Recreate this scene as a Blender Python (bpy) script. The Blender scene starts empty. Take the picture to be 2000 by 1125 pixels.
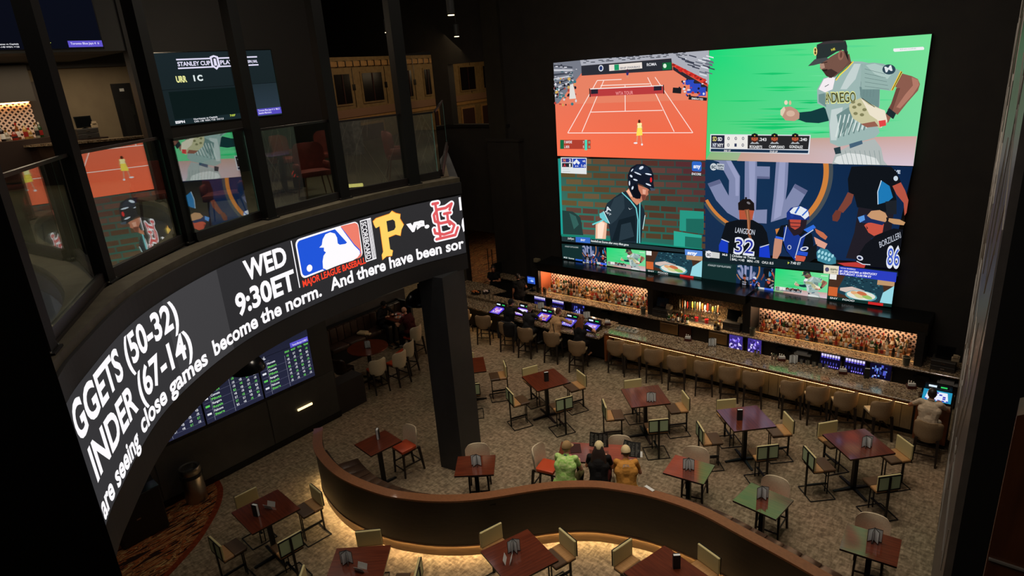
import bpy, bmesh, math, random
import numpy as np
from mathutils import Vector, Matrix
from mathutils.geometry import tessellate_polygon
random.seed(7)
SC = bpy.context.scene
COL = SC.collection
PI = math.pi

# ------------------------------------------------------------------ camera
F_PX = 1266.6
EYE = np.array([0.0, 0.0, 8.5])
RX, RYAW, RROLL = 1.24727, 0.70938, -0.07476
def _rz(a): return np.array([[math.cos(a), -math.sin(a), 0], [math.sin(a), math.cos(a), 0], [0, 0, 1]])
def _rx(a): return np.array([[1, 0, 0], [0, math.cos(a), -math.sin(a)], [0, math.sin(a), math.cos(a)]])
CAMR = _rz(RYAW) @ _rx(RX) @ _rz(RROLL)
cam_data = bpy.data.cameras.new('camera')
cam = bpy.data.objects.new('camera', cam_data)
COL.objects.link(cam)
cam_data.sensor_width = 36.0
cam_data.lens = F_PX / 2000.0 * 36.0
cam_data.clip_start = 0.05; cam_data.clip_end = 200
mw = Matrix.Identity(4)
for i in range(3):
    for j in range(3): mw[i][j] = CAMR[i, j]
    mw[i][3] = EYE[i]
cam.matrix_world = mw
SC.camera = cam

# survey helpers: where a sight line of the 2000x1125 photograph meets a plane of the room
def ray(x, y): return CAMR @ np.array([x - 1000.0, -(y - 562.5), -F_PX])
def at(x, y, z):
    d = ray(x, y); return Vector(EYE + d * (z - EYE[2]) / d[2])
def atY(x, y, Y):
    d = ray(x, y); return Vector(EYE + d * Y / d[1])
def atX(x, y, X):
    d = ray(x, y); return Vector(EYE + d * X / d[0])
def at_line(x, y, p, dr):
    n = np.array([-dr[1], dr[0]]); d = ray(x, y)
    return Vector(EYE + d * (n @ np.array(p)) / (n @ d[:2]))

# ------------------------------------------------------------------ world, view, lights
w = bpy.data.worlds.new('world'); SC.world = w; w.use_nodes = True
w.node_tree.nodes['Background'].inputs[0].default_value = (1.0, 0.8, 0.6, 1)
w.node_tree.nodes['Background'].inputs[1].default_value = 0.004
SC.view_settings.view_transform = 'Standard'
SC.view_settings.look = 'None'
SC.view_settings.exposure = 0.0
SC.view_settings.gamma = 1.0
SC.view_settings.use_curve_mapping = False
try:
    SC.cycles.use_denoising = True
    SC.cycles.max_bounces = 6; SC.cycles.diffuse_bounces = 3; SC.cycles.glossy_bounces = 4
    SC.cycles.transparent_max_bounces = 12
    SC.cycles.sample_clamp_indirect = 4.0
except Exception: pass

def lamp(kind, name, loc, energy, color, rad=0.1, spot=None, blend=0.6, rot=None):
    d = bpy.data.lights.new(name, kind); d.energy = energy; d.color = color
    if kind == 'SPOT':
        d.spot_size = math.radians(spot); d.spot_blend = blend; d.shadow_soft_size = rad
    elif kind == 'POINT': d.shadow_soft_size = rad
    elif kind == 'AREA': d.shape = 'RECTANGLE'; d.size, d.size_y = rad
    o = bpy.data.objects.new(name, d); o.location = loc
    if rot: o.rotation_euler = rot
    COL.objects.link(o); return o
WARM = (1.0, 0.80, 0.56)
NEUT = (1.0, 0.88, 0.73)
# ceiling downlights over the dining floor: (x, y, watts)
DOWN = [(-9.6, 11.9, 330), (-6.9, 11.4, 330), (-4.4, 11.6, 330), (-2.1, 11.9, 300), (-11.4, 7.2, 260), (-8.3, 7.3, 240),
        (-5.4, 8.9, 260), (-2.6, 8.2, 260), (-8.8, 4.6, 200), (-12.4, 13.3, 300), (-10.6, 3.9, 150), (-6.0, 6.3, 150)]
for i, (x, y, e) in enumerate(DOWN):
    lamp('SPOT', 'ceiling_spot', (x, y, 11.6), e * 1.45, NEUT, 0.12, 62, 0.8)
for x in (-13.5, -11.0, -8.2, -5.4, -2.6):
    lamp('SPOT', 'bar_spot', (x, 15.4, 11.6), 340, WARM, 0.1, 36, 0.7)
# unseen fill spots added under the balcony to brighten the floor below
for (x, y, e) in ((-12.3, 3.6, 34), (-12.4, 6.2, 30), (-12.2, 8.8, 34), (-14.6, 11.6, 40), (-16.2, 13.0, 16), (-11.2, 2.0, 24), (-10.9, 6.0, 24)):
    lamp('SPOT', 'soffit_spot', (x, y, 4.57), e, NEUT, 0.06, 125, 0.8)
# broad unseen area lamps added to lift the hall's ambient light
lamp('AREA', 'house_light', (-6.5, 9.0, 13.2), 300, (1.0, 0.86, 0.74), (10.0, 9.0))
lamp('AREA', 'house_light', (-4.0, -1.0, 13.0), 170, (1.0, 0.88, 0.76), (6.0, 4.0), rot=(math.radians(38), 0, math.radians(25)))  # added fill from the camera side for chair backs and menu pages
lamp('AREA', 'house_light', (-15.0, 7.0, 13.2), 25, (1.0, 0.86, 0.74), (6.0, 10.0))

# ------------------------------------------------------------------ colour and material helpers
def lin(c):
    if max(c[:3]) > 1.0: c = [v / 255.0 for v in c]
    return tuple(((v / 12.92) if v <= 0.04045 else ((v + 0.055) / 1.055) ** 2.4) for v in c[:3])
MATS = {}
def mat(name, col, rough=0.6, metal=0.0, emit=None, spec=0.5, coat=0.0, alpha=None, trans=0.0):
    if name in MATS: return MATS[name]
    m = bpy.data.materials.new(name); m.use_nodes = True
    b = m.node_tree.nodes['Principled BSDF']
    b.inputs['Base Color'].default_value = (*lin(col), 1)
    b.inputs['Roughness'].default_value = rough
    b.inputs['Metallic'].default_value = metal
    b.inputs['Specular IOR Level'].default_value = spec
    if coat: b.inputs['Coat Weight'].default_value = coat; b.inputs['Coat Roughness'].default_value = 0.06
    if trans: b.inputs['Transmission Weight'].default_value = trans
    if emit:
        b.inputs['Emission Color'].default_value = (*lin(emit[0]), 1); b.inputs['Emission Strength'].default_value = emit[1]
    MATS[name] = m; return m
def nt(m): return m.node_tree, m.node_tree.nodes, m.node_tree.links, m.node_tree.nodes['Principled BSDF']
def noisy(name, c1, c2, scale=8, rough=0.7, detail=4, stretch=(1, 1, 1), spec=0.5, bump=0.0, coat=0.0, lo=0.35, hi=0.65, extra=None, dist=0.0, rot=(0, 0, 0)):
    """two colours blended by noise in object/world position"""
    if name in MATS: return MATS[name]
    m = mat(name, c1, rough, spec=spec, coat=coat)
    t, N, L, b = nt(m)
    tc = N.new('ShaderNodeTexCoord'); mp = N.new('ShaderNodeMapping'); mp.inputs['Scale'].default_value = stretch
    mp.inputs['Rotation'].default_value = rot
    L.new(tc.outputs['Object'], mp.inputs[0])
    nz = N.new('ShaderNodeTexNoise'); nz.inputs['Scale'].default_value = scale; nz.inputs['Detail'].default_value = detail
    nz.inputs['Distortion'].default_value = dist
    L.new(mp.outputs[0], nz.inputs['Vector'])
    r = N.new('ShaderNodeValToRGB'); r.color_ramp.elements[0].position = lo; r.color_ramp.elements[1].position = hi
    r.color_ramp.elements[0].color = (*lin(c1), 1); r.color_ramp.elements[1].color = (*lin(c2), 1)
    if extra:
        e = r.color_ramp.elements.new((lo + hi) / 2); e.color = (*lin(extra), 1)
    L.new(nz.outputs['Fac'], r.inputs[0]); L.new(r.outputs[0], b.inputs['Base Color'])
    if bump:
        bp = N.new('ShaderNodeBump'); bp.inputs['Strength'].default_value = bump; bp.inputs['Distance'].default_value = 0.01
        L.new(nz.outputs['Fac'], bp.inputs['Height']); L.new(bp.outputs[0], b.inputs['Normal'])
    return m

def emis(name, col, s):
    if name in MATS: return MATS[name]
    m = bpy.data.materials.new(name); m.use_nodes = True
    t = m.node_tree; t.nodes.clear()
    e = t.nodes.new('ShaderNodeEmission'); o = t.nodes.new('ShaderNodeOutputMaterial')
    e.inputs[0].default_value = (*lin(col), 1); e.inputs[1].default_value = s
    t.links.new(e.outputs[0], o.inputs[0]); MATS[name] = m; return m
def screen_mat(name, s=1.0):
    m = bpy.data.materials.new(name); m.use_nodes = True
    t = m.node_tree; t.nodes.clear()
    a = t.nodes.new('ShaderNodeAttribute'); a.attribute_name = 'Col'
    e = t.nodes.new('ShaderNodeEmission'); o = t.nodes.new('ShaderNodeOutputMaterial')
    e.inputs[1].default_value = s
    t.links.new(a.outputs['Color'], e.inputs[0]); t.links.new(e.outputs[0], o.inputs[0]); return m

# ------------------------------------------------------------------ mesh builder
KIDS = {}
class MB:
    def __init__(s): s.v = []; s.f = []; s.m = []; s.cm = 0; s.X = None
    def mat(s, i): s.cm = i; return s
    def add(s, vs, fs):
        b = len(s.v)
        if s.X is not None: vs = [s.X @ Vector(p) for p in vs]
        s.v += [tuple(p) for p in vs]; s.f += [tuple(b + i for i in f) for f in fs]; s.m += [s.cm] * len(fs); return s
    def box(s, x0, x1, y0, y1, z0, z1, R=None, C=(0, 0, 0)):
        vs = [Vector((x, y, z)) for z in (z0, z1) for y in (y0, y1) for x in (x0, x1)]
        if R is not None: vs = [R @ v + Vector(C) for v in vs]
        return s.add(vs, [(0, 2, 3, 1), (4, 5, 7, 6), (0, 1, 5, 4), (2, 6, 7, 3), (0, 4, 6, 2), (1, 3, 7, 5)])
    def hexa(s, q0, q1):
        """two matching quads joined into a solid"""
        vs = list(q0) + list(q1)
        return s.add(vs, [(3, 2, 1, 0), (4, 5, 6, 7), (0, 1, 5, 4), (1, 2, 6, 5), (2, 3, 7, 6), (3, 0, 4, 7)])
    def tube(s, p0, p1, r0, r1=None, n=8, caps=True):
        r1 = r0 if r1 is None else r1
        p0 = Vector(p0); p1 = Vector(p1); d = (p1 - p0)
        if d.length < 1e-6: return s
        d.normalize()
        u = d.orthogonal().normalized(); w_ = d.cross(u)
        vs = []
        for p, r in ((p0, r0), (p1, r1)):
            for k in range(n):
                a = 2 * PI * k / n; vs.append(p + (u * math.cos(a) + w_ * math.sin(a)) * r)
        fs = [(k, (k + 1) % n, n + (k + 1) % n, n + k) for k in range(n)]
        if caps: fs += [tuple(range(n))[::-1], tuple(range(n, 2 * n))]
        return s.add(vs, fs)
    def bar(s, p0, p1, wd, th, up=(0, 0, 1)):
        p0 = Vector(p0); p1 = Vector(p1); d = (p1 - p0).normalized(); up = Vector(up)
        if abs(d.dot(up)) > 0.98: up = Vector((0, 1, 0))
        a = d.cross(up).normalized() * wd / 2; b = a.cross(d).normalized() * th / 2
        q = lambda p: [p - a - b, p + a - b, p + a + b, p - a + b]
        return s.hexa(q(p0), q(p1))
    def path(s, pts, r, n=6, closed=False):
        P = [Vector(p) for p in pts]
        for i in range(len(P) - (0 if closed else 1)): s.tube(P[i], P[(i + 1) % len(P)], r, r, n)
        return s
    def lathe(s, prof, c=(0, 0, 0), n=12, sx=1, sy=1):
        vs = []; fs = []; c = Vector(c)
        for (r, z) in prof:
            for k in range(n):
                a = 2 * PI * k / n; vs.append(c + Vector((r * math.cos(a) * sx, r * math.sin(a) * sy, z)))
        for i in range(len(prof) - 1):
            for k in range(n):
                fs.append((i * n + k, i * n + (k + 1) % n, (i + 1) * n + (k + 1) % n, (i + 1) * n + k))
        fs.append(tuple(range(n))[::-1]); fs.append(tuple(range((len(prof) - 1) * n, len(prof) * n)))
        return s.add(vs, fs)
    def prism(s, poly, z0, z1):
        n = len(poly)
        vs = [(p[0], p[1], z0) for p in poly] + [(p[0], p[1], z1) for p in poly]
        tri = tessellate_polygon([[Vector((p[0], p[1], 0)) for p in poly]])
        fs = []
        for t in tri:
            a, b, c = [Vector((poly[i][0], poly[i][1], 0)) for i in t]
            if (b - a).cross(c - a).z < 0: t = (t[0], t[2], t[1])
            fs.append(tuple(n + i for i in t)); fs.append((t[2], t[1], t[0]))
        area = sum(poly[i][0] * poly[(i + 1) % n][1] - poly[(i + 1) % n][0] * poly[i][1] for i in range(n))
        for i in range(n):
            j = (i + 1) % n
            fs.append((i, j, n + j, n + i) if area > 0 else (j, i, n + i, n + j))
        return s.add(vs, fs)
    def sweep(s, line, prof):
        """line: plan points; prof: closed list of (offset to the left of travel, z); solid along the line"""
        L = [Vector((p[0], p[1], 0)) for p in line]; n = len(prof); vs = []
        for i, p in enumerate(L):
            a = L[max(i - 1, 0)]; b = L[min(i + 1, len(L) - 1)]; t = (b - a).normalized(); nn = Vector((-t.y, t.x, 0))
            for (o, z) in prof: vs.append(p + nn * o + Vector((0, 0, z)))
        fs = []
        for i in range(len(L) - 1):
            for k in range(n): fs.append((i * n + k, i * n + (k + 1) % n, (i + 1) * n + (k + 1) % n, (i + 1) * n + k))
        fs.append(tuple(range(n))[::-1]); fs.append(tuple(range((len(L) - 1) * n, len(L) * n)))
        return s.add(vs, fs)
    def rbox(s, x0, x1, y0, y1, z0, z1, r=0.02, seg=2, R=None, C=(0, 0, 0)):
        bm = bmesh.new(); bmesh.ops.create_cube(bm, size=1)
        for v in bm.verts:
            v.co = Vector(((x0 + x1) / 2 + v.co.x * (x1 - x0), (y0 + y1) / 2 + v.co.y * (y1 - y0), (z0 + z1) / 2 + v.co.z * (z1 - z0)))
        bmesh.ops.bevel(bm, geom=bm.edges[:], offset=r, segments=seg, profile=0.6, affect='EDGES')
        bm.verts.index_update()
        vs = [v.co.copy() for v in bm.verts]
        if R is not None: vs = [R @ v + Vector(C) for v in vs]
        fs = [tuple(v.index for v in f.verts) for f in bm.faces]; bm.free()
        return s.add(vs, fs)
    def ball(s, c, r, n=10, m=7, sx=1, sy=1, sz=1, z0=-1.0, z1=1.0):
        prof = []
        a0 = math.asin(z0); a1 = math.asin(z1)
        for i in range(m + 1):
            a = a0 + (a1 - a0) * i / m; prof.append((max(math.cos(a) * r, 1e-4), math.sin(a) * r * sz))
        return s.lathe(prof, c, n, sx, sy)
    def mesh(s, name, mats, smooth=None):
        me = bpy.data.meshes.new(name); me.from_pydata(s.v, [], s.f)
        for m_ in (mats if isinstance(mats, (list, tuple)) else [mats]): me.materials.append(m_)
        if isinstance(mats, (list, tuple)) and len(mats) > 1: me.polygons.foreach_set('material_index', s.m)
        if smooth:
            me.polygons.foreach_set('use_smooth', [True] * len(me.polygons))
            try: me.set_sharp_from_angle(angle=math.radians(smooth))
            except Exception: pass
        me.update(); return me
    def build(s, name, mats, parent=None, smooth=None):
        return link(name, s.mesh(name, mats, smooth), parent)
def link(name, me, parent=None, loc=None, rz=None):
    o = bpy.data.objects.new(name, me); COL.objects.link(o)
    if parent is not None: o.parent = parent; KIDS.setdefault(parent.name, []).append(o)
    if loc is not None: o.location = loc
    if rz is not None: o.rotation_euler = (0, 0, rz)
    return o
def tag(o, label, cat, group=None):
    o['label'] = label; o['category'] = cat
    if group: o['group'] = group
    return o
def thing(name, label, cat, loc=(0, 0, 0), rz=0.0, group=None):
    o = link(name, None); o.location = loc; o.rotation_euler = (0, 0, rz); o.empty_display_size = 0.1
    return tag(o, label, cat, group)
def struct(o): o['kind'] = 'structure'; return o
def dup(o, loc=None, rz=None, label=None, parent=None):
    c = o.copy(); COL.objects.link(c)
    if parent is not None: c.parent = parent; KIDS.setdefault(parent.name, []).append(c)
    for k in KIDS.get(o.name, []): dup(k, parent=c)
    if loc is not None: c.location = loc
    if rz is not None: c.rotation_euler = (0, 0, rz)
    if label: c['label'] = label
    return c
def cr(P, n=16):
    P = [np.array(p, float) for p in P]; P = [2 * P[0] - P[1]] + P + [2 * P[-1] - P[-2]]; out = []
    for i in range(1, len(P) - 2):
        for k in range(n):
            t = k / n; a, b, c, d = P[i - 1:i + 3]
            out.append(.5 * ((2 * b) + (-a + c) * t + (2 * a - 5 * b + 4 * c - d) * t * t + (-a + 3 * b - 3 * c + d) * t ** 3))
    out.append(P[-2]); return [tuple(p) for p in out]
def offset(line, o):
    L = [Vector((p[0], p[1])) for p in line]; out = []
    for i, p in enumerate(L):
        t = (L[min(i + 1, len(L) - 1)] - L[max(i - 1, 0)]).normalized(); out.append((p.x - t.y * o, p.y + t.x * o))
    return out

# ------------------------------------------------------------------ materials
BLACK = mat('black_paint', (20, 20, 19), 0.55)
BLACKG = mat('black_gloss', (14, 15, 15), 0.22)
BMETAL = mat('black_metal', (17, 18, 18), 0.4, 0.3)
DKWALL = noisy('charcoal_wall', (44, 41, 37), (50, 46, 41), 3, 0.75)
UPWALL = noisy('upper_wall', (120, 104, 80), (128, 112, 86), 2, 0.8)
DWOOD = noisy('espresso_laminate', (33, 28, 22), (42, 35, 27), 3, 0.42, stretch=(1, 1, 9))
CAPWOOD = noisy('walnut_cap', (118, 74, 44), (136, 88, 54), 5, 0.38, stretch=(3, 10, 3), detail=8, coat=0.2, lo=.3, hi=.7)
BASEWOOD = noisy('walnut_base', (86, 62, 36), (100, 74, 44), 3, 0.5, stretch=(1, 1, 9))
CHROME = mat('brushed_steel', (170, 165, 158), 0.28, 1.0)
STEEL = mat('satin_steel', (150, 132, 104), 0.38, 1.0)
WHITE = mat('white_paper', (205, 205, 200), 0.6)
LGREY = mat('light_grey', (150, 152, 150), 0.5)
LWOOD = mat('dark_leg_wood', (30, 21, 15), 0.45)
SCREENOFF = mat('dark_display', (8, 9, 10), 0.12)

def carpet():
    m = mat('dining_carpet', (110, 98, 76), 0.95, spec=0.15)
    t, N, L, b = nt(m)
    tc = N.new('ShaderNodeTexCoord')
    def nz(scale, st, det=4, rot=0.0, dist=0.0):
        mp = N.new('ShaderNodeMapping'); mp.inputs['Scale'].default_value = st; mp.inputs['Rotation'].default_value = (0, 0, rot)
        L.new(tc.outputs['Object'], mp.inputs[0]); n_ = N.new('ShaderNodeTexNoise')
        n_.inputs['Scale'].default_value = scale; n_.inputs['Detail'].default_value = det; n_.inputs['Distortion'].default_value = dist
        L.new(mp.outputs[0], n_.inputs['Vector']); return n_
    a = nz(6.5, (1, 2.6, 1), 6, 0.5, 0.5); c = nz(7.0, (2.8, 1, 1), 6, -0.4, 0.5); d = nz(0.5, (1, 1, 1), 2)
    mx = N.new('ShaderNodeMath'); mx.operation = 'ADD'; L.new(a.outputs['Fac'], mx.inputs[0]); L.new(c.outputs['Fac'], mx.inputs[1])
    ml = N.new('ShaderNodeMath'); ml.operation = 'MULTIPLY'; ml.inputs[1].default_value = 0.5; L.new(mx.outputs[0], ml.inputs[0])
    r = N.new('ShaderNodeValToRGB'); e = r.color_ramp.elements
    e[0].position = 0.38; e[0].color = (*lin((108, 96, 80)), 1); e[1].position = 0.64; e[1].color = (*lin((172, 156, 134)), 1)
    k = e.new(0.50); k.color = (*lin((138, 123, 103)), 1)
    L.new(ml.outputs[0], r.inputs[0])
    r2 = N.new('ShaderNodeValToRGB'); e = r2.color_ramp.elements
    e[0].position = 0.35; e[0].color = (*lin((222, 224, 214)), 1); e[1].position = 0.7; e[1].color = (*lin((250, 236, 226)), 1)
    L.new(d.outputs['Fac'], r2.inputs[0])
    mm = N.new('ShaderNodeMixRGB'); mm.blend_type = 'MULTIPLY'; mm.inputs[0].default_value = 1
    L.new(r.outputs[0], mm.inputs[1]); L.new(r2.outputs[0], mm.inputs[2]); L.new(mm.outputs[0], b.inputs['Base Color'])
    f = nz(90, (1, 1, 1), 2); bp = N.new('ShaderNodeBump'); bp.inputs['Strength'].default_value = 0.35; bp.inputs['Distance'].default_value = 0.01
    L.new(f.outputs['Fac'], bp.inputs['Height']); L.new(bp.outputs[0], b.inputs['Normal'])
    return m
CARPET = carpet()
def casino():
    m = mat('casino_carpet', (110, 60, 30), 0.95, spec=0.1)
    t, N, L, b = nt(m)
    tc = N.new('ShaderNodeTexCoord')
    mp = N.new('ShaderNodeMapping'); mp.inputs['Scale'].default_value = (5.5, 0.9, 1); mp.inputs['Rotation'].default_value = (0, 0, 0.45)
    L.new(tc.outputs['Object'], mp.inputs[0]); n1 = N.new('ShaderNodeTexNoise'); n1.inputs['Scale'].default_value = 1.5; n1.inputs['Detail'].default_value = 3; n1.inputs['Distortion'].default_value = 1.6
    L.new(mp.outputs[0], n1.inputs['Vector'])
    r = N.new('ShaderNodeValToRGB'); r.color_ramp.interpolation = 'CONSTANT'; e = r.color_ramp.elements
    e[0].position = 0; e[0].color = (*lin((42, 26, 20)), 1); e[1].position = 0.44; e[1].color = (*lin((132, 66, 30)), 1)
    for p, c in ((0.5, (176, 140, 88)), (0.53, (86, 54, 34)), (0.57, (150, 82, 40)), (0.63, (60, 40, 30)), (0.67, (170, 130, 80))):
        k = e.new(p); k.color = (*lin(c), 1)
    L.new(n1.outputs['Fac'], r.inputs[0]); L.new(r.outputs[0], b.inputs['Base Color']); return m
CASINO = casino()
def granite():
    m = mat('speckled_granite', (120, 104, 84), 0.10, spec=0.75); m.node_tree.nodes['Principled BSDF'].inputs['IOR'].default_value = 1.75
    t, N, L, b = nt(m)
    tc = N.new('ShaderNodeTexCoord'); v = N.new('ShaderNodeTexVoronoi'); v.inputs['Scale'].default_value = 38
    L.new(tc.outputs['Object'], v.inputs['Vector'])
    r = N.new('ShaderNodeValToRGB'); e = r.color_ramp.elements
    sp = N.new('ShaderNodeSeparateColor'); L.new(v.outputs['Color'], sp.inputs[0])
    e[0].position = 0; e[0].color = (*lin((62, 52, 42)), 1); e[1].position = 1; e[1].color = (*lin((176, 158, 130)), 1)
    for p, c in ((0.3, (104, 86, 66)), (0.6, (138, 116, 90)), (0.85, (160, 144, 120))):
        k = e.new(p); k.color = (*lin(c), 1)
    L.new(sp.outputs[0], r.inputs[0]); L.new(r.outputs[0], b.inputs['Base Color']); return m
GRANITE = granite()
TABLE = noisy('mahogany_top', (88, 36, 18), (112, 50, 27), 2.4, 0.3, stretch=(1.0, 14, 1), detail=5, coat=1.0, spec=0.4)
TABLE.node_tree.nodes['Principled BSDF'].inputs['Coat IOR'].default_value = 2.0; TABLE.node_tree.nodes['Principled BSDF'].inputs['Coat Roughness'].default_value = 0.09
TABLE_E = mat('table_edge', (30, 14, 9), 0.4)
def lattice():
    """pale diamond lattice mosaic on dark tile"""
    m = mat('lattice_tile', (200, 150, 120), 0.35)
    t, N, L, b = nt(m)
    tc = N.new('ShaderNodeTexCoord'); mp = N.new('ShaderNodeMapping'); mp.inputs['Rotation'].default_value = (0, math.radians(45), 0); mp.inputs['Scale'].default_value = (11, 11, 11)
    s0 = N.new('ShaderNodeSeparateXYZ'); L.new(tc.outputs['Object'], s0.inputs[0]); ad = N.new('ShaderNodeMath'); ad.operation = 'ADD'; L.new(s0.outputs['X'], ad.inputs[0]); L.new(s0.outputs['Y'], ad.inputs[1])
    cb = N.new('ShaderNodeCombineXYZ'); L.new(ad.outputs[0], cb.inputs['X']); L.new(s0.outputs['Z'], cb.inputs['Z']); L.new(cb.outputs[0], mp.inputs[0]); sx = N.new('ShaderNodeSeparateXYZ'); L.new(mp.outputs[0], sx.inputs[0])
    outs = []
    for k in ('X', 'Z'):
        f = N.new('ShaderNodeMath'); f.operation = 'FRACT'; L.new(sx.outputs[k], f.inputs[0])
        g = N.new('ShaderNodeMath'); g.operation = 'LESS_THAN'; g.inputs[1].default_value = 0.42; L.new(f.outputs[0], g.inputs[0]); outs.append(g)
    mx = N.new('ShaderNodeMath'); mx.operation = 'MAXIMUM'; L.new(outs[0].outputs[0], mx.inputs[0]); L.new(outs[1].outputs[0], mx.inputs[1])
    mc = N.new('ShaderNodeMixRGB'); mc.inputs[1].default_value = (*lin((52, 32, 26)), 1); mc.inputs[2].default_value = (*lin((236, 206, 186)), 1)
    L.new(mx.outputs[0], mc.inputs[0]); L.new(mc.outputs[0], b.inputs['Base Color']); return m
LATTICE = lattice()
def glassmat(name, tint=(1, 1, 1), refl=0.5, tr=0.75):
    m = bpy.data.materials.new(name); m.use_nodes = True; t = m.node_tree; t.nodes.clear(); N = t.nodes; L = t.links
    tb = N.new('ShaderNodeBsdfTransparent'); tb.inputs[0].default_value = (tr * tint[0], tr * tint[1], tr * tint[2], 1)
    g = N.new('ShaderNodeBsdfGlossy'); g.inputs['Roughness'].default_value = 0.0; g.inputs[0].default_value = (0.95, 0.97, 0.96, 1)
    fr = N.new('ShaderNodeFresnel'); ge = N.new('ShaderNodeNewGeometry'); io = N.new('ShaderNodeMath'); io.operation = 'MULTIPLY_ADD'; io.inputs[1].default_value = -0.8333; io.inputs[2].default_value = 1.5
    L.new(ge.outputs['Backfacing'], io.inputs[0]); L.new(io.outputs[0], fr.inputs[0])
    ma = N.new('ShaderNodeMath'); ma.operation = 'MULTIPLY_ADD'; ma.inputs[1].default_value = 1.0; ma.inputs[2].default_value = refl; ma.use_clamp = True
    L.new(fr.outputs[0], ma.inputs[0]); mx = N.new('ShaderNodeMixShader'); o = N.new('ShaderNodeOutputMaterial')
    L.new(ma.outputs[0], mx.inputs[0]); L.new(tb.outputs[0], mx.inputs[1]); L.new(g.outputs[0], mx.inputs[2]); L.new(mx.outputs[0], o.inputs[0])
    MATS[name] = m; return m
RAILGLASS = glassmat('coated_rail_glass', (0.9, 1.0, 0.95), 0.30, 0.92)
CLEAR = glassmat('clear_glass', (1, 1, 1), 0.06, 0.92)
FAB_TAUPE = noisy('taupe_fabric', (150, 124, 94), (164, 138, 106), 60, 0.85, spec=0.2)
FAB_GREY = noisy('grey_fabric', (200, 184, 154), (214, 198, 168), 60, 0.85, spec=0.2)
CREAM = mat('cream_vinyl', (214, 196, 160), 0.4)
ORANGE = mat('orange_vinyl', (182, 70, 38), 0.3)
SAGE = mat('sage_vinyl', (170, 190, 152), 0.42)
YELLOW = mat('pale_yellow_vinyl', (214, 200, 144), 0.42)
TANSEAT = noisy('tan_seat', (166, 122, 76), (182, 138, 88), 3, 0.36, stretch=(12, 1, 1))
BROWNL = noisy('brown_leather', (54, 36, 26), (66, 45, 33), 8, 0.42)
LED = emis('warm_led', (255, 196, 120), 16)
LEDDIM = emis('warm_led_small', (255, 220, 160), 5)
# ================================================================== ROOM SHELL
RIBP = [(-9.30, 9.42), (-9.56, 8.3), (-9.60, 7.0), (-9.42, 5.54), (-8.95, 4.1), (-7.85, 2.55), (-6.4, 1.42), (-5.45, 0.86), (-5.1, 0.2)]
RIB = cr(RIBP, 14)
RS = [0.0]
for i in range(len(RIB) - 1): RS.append(RS[-1] + math.dist(RIB[i], RIB[i + 1]))
def rib_hit(x, y):
    d = ray(x, y); best = None
    for i in range(len(RIB) - 1):
        a = np.array(RIB[i]); e = np.array(RIB[i + 1]) - a
        M2 = np.array([[d[0], -e[0]], [d[1], -e[1]]])
        if abs(np.linalg.det(M2)) < 1e-9: continue
        t, u = np.linalg.solve(M2, a)
        if t > 0 and -1e-6 <= u <= 1 + 1e-6: return RS[i] + u * (RS[i + 1] - RS[i]), EYE[2] + d[2] * t
    return None
def rib_pt(s, z, off=0.0):
    s = min(max(s, 0.0), RS[-1] - 1e-6); i = 0
    while RS[i + 1] < s: i += 1
    u = (s - RS[i]) / (RS[i + 1] - RS[i]); a = Vector(RIB[i]); b = Vector(RIB[i + 1]); p = a.lerp(b, u); t = (b - a).normalized()
    return Vector((p.x - t.y * off, p.y + t.x * off, z))     # travel runs to the left of the picture: + is towards the hall

floor = struct(MB().box(-40, 1.6, -4, 30, -0.2, 0).build('floor', CARPET))
# patterned casino carpet with a rust border, lower left, and beyond the doorway
edge = [(-13.85, 5.22), (-13.4, 5.08), (-12.9, 4.75), (-12.45, 4.3), (-12.12, 3.9), (-11.85, 3.45), (-11.62, 3.0), (-11.4, 2.4), (-11.2, 1.4), (-11.15, -1.5)]
EC = cr(edge, 6)
struct(MB().prism(EC + [(-13.85, -1.5)], 0.0, 0.006).build('floor_patterned', CASINO))
RUST = noisy('rust_carpet_border', (96, 38, 18), (120, 52, 26), 14, 0.95, spec=0.1)
struct(MB().sweep(EC, [(-0.10, 0.0), (-0.10, 0.009), (0.02, 0.009), (0.02, 0.0)]).build('trim_carpet', RUST))
struct(MB().box(-30, -12.5, 18.4, 40, 0.0, 0.01).build('floor_beyond', CASINO))
TANF = noisy('tan_walkway', (150, 112, 72), (168, 128, 84), 3, 0.6)
struct(MB().prism([(-17.3, 14.3), (-18.6, 14.9), (-23, 18.0), (-30, 18.0), (-30, 12.5), (-17.4, 12.6)], 0.0, 0.012).build('floor_walkway', TANF))
struct(MB().box(-40, 3, -4, 40, 13.6, 13.8).build('ceiling', BLACK))

# screen wall (far wall) with the doorway and the opening above it
YW = 18.12
mb = MB()
mb.box(-15.1, 2.0, YW, YW + .3, 0, 13.6)
mb.box(-15.98, -15.1, YW, YW + .3, 0, 6.70); mb.box(-15.98, -15.1, YW, YW + .3, 8.86, 13.6)
mb.box(-15.72, -15.1, YW, YW + .3, 6.70, 8.86)
mb.box(-17.95, -15.98, YW, YW + .3, 2.62, 6.70); mb.box(-17.88, -15.72, YW, YW + .3, 8.86, 13.6)
mb.box(-18.7, -17.95, YW, YW + .3, 0, 6.66); mb.box(-18.7, -17.88, YW, YW + .3, 6.66, 13.6)
mb.box(-40, -18.7, YW, YW + .3, 9.4, 13.6)
struct(mb.build('wall_far', DKWALL))
struct(MB().box(-18.7, -15.1, YW - .07, YW, 6.60, 6.70).build('trim_1', BLACK))
struct(MB().box(-16.0, -14.55, 17.86, YW, 0, 6.12).box(-16.02, -14.50, 17.82, YW, 6.12, 6.2).build('wall_pier', DKWALL))
struct(MB().box(-15.95, -15.2, 17.98, YW, 6.2, 13.6).build('wall_pilaster', noisy('olive_wall', (44, 40, 30), (50, 46, 34), 3, 0.75)))
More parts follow.
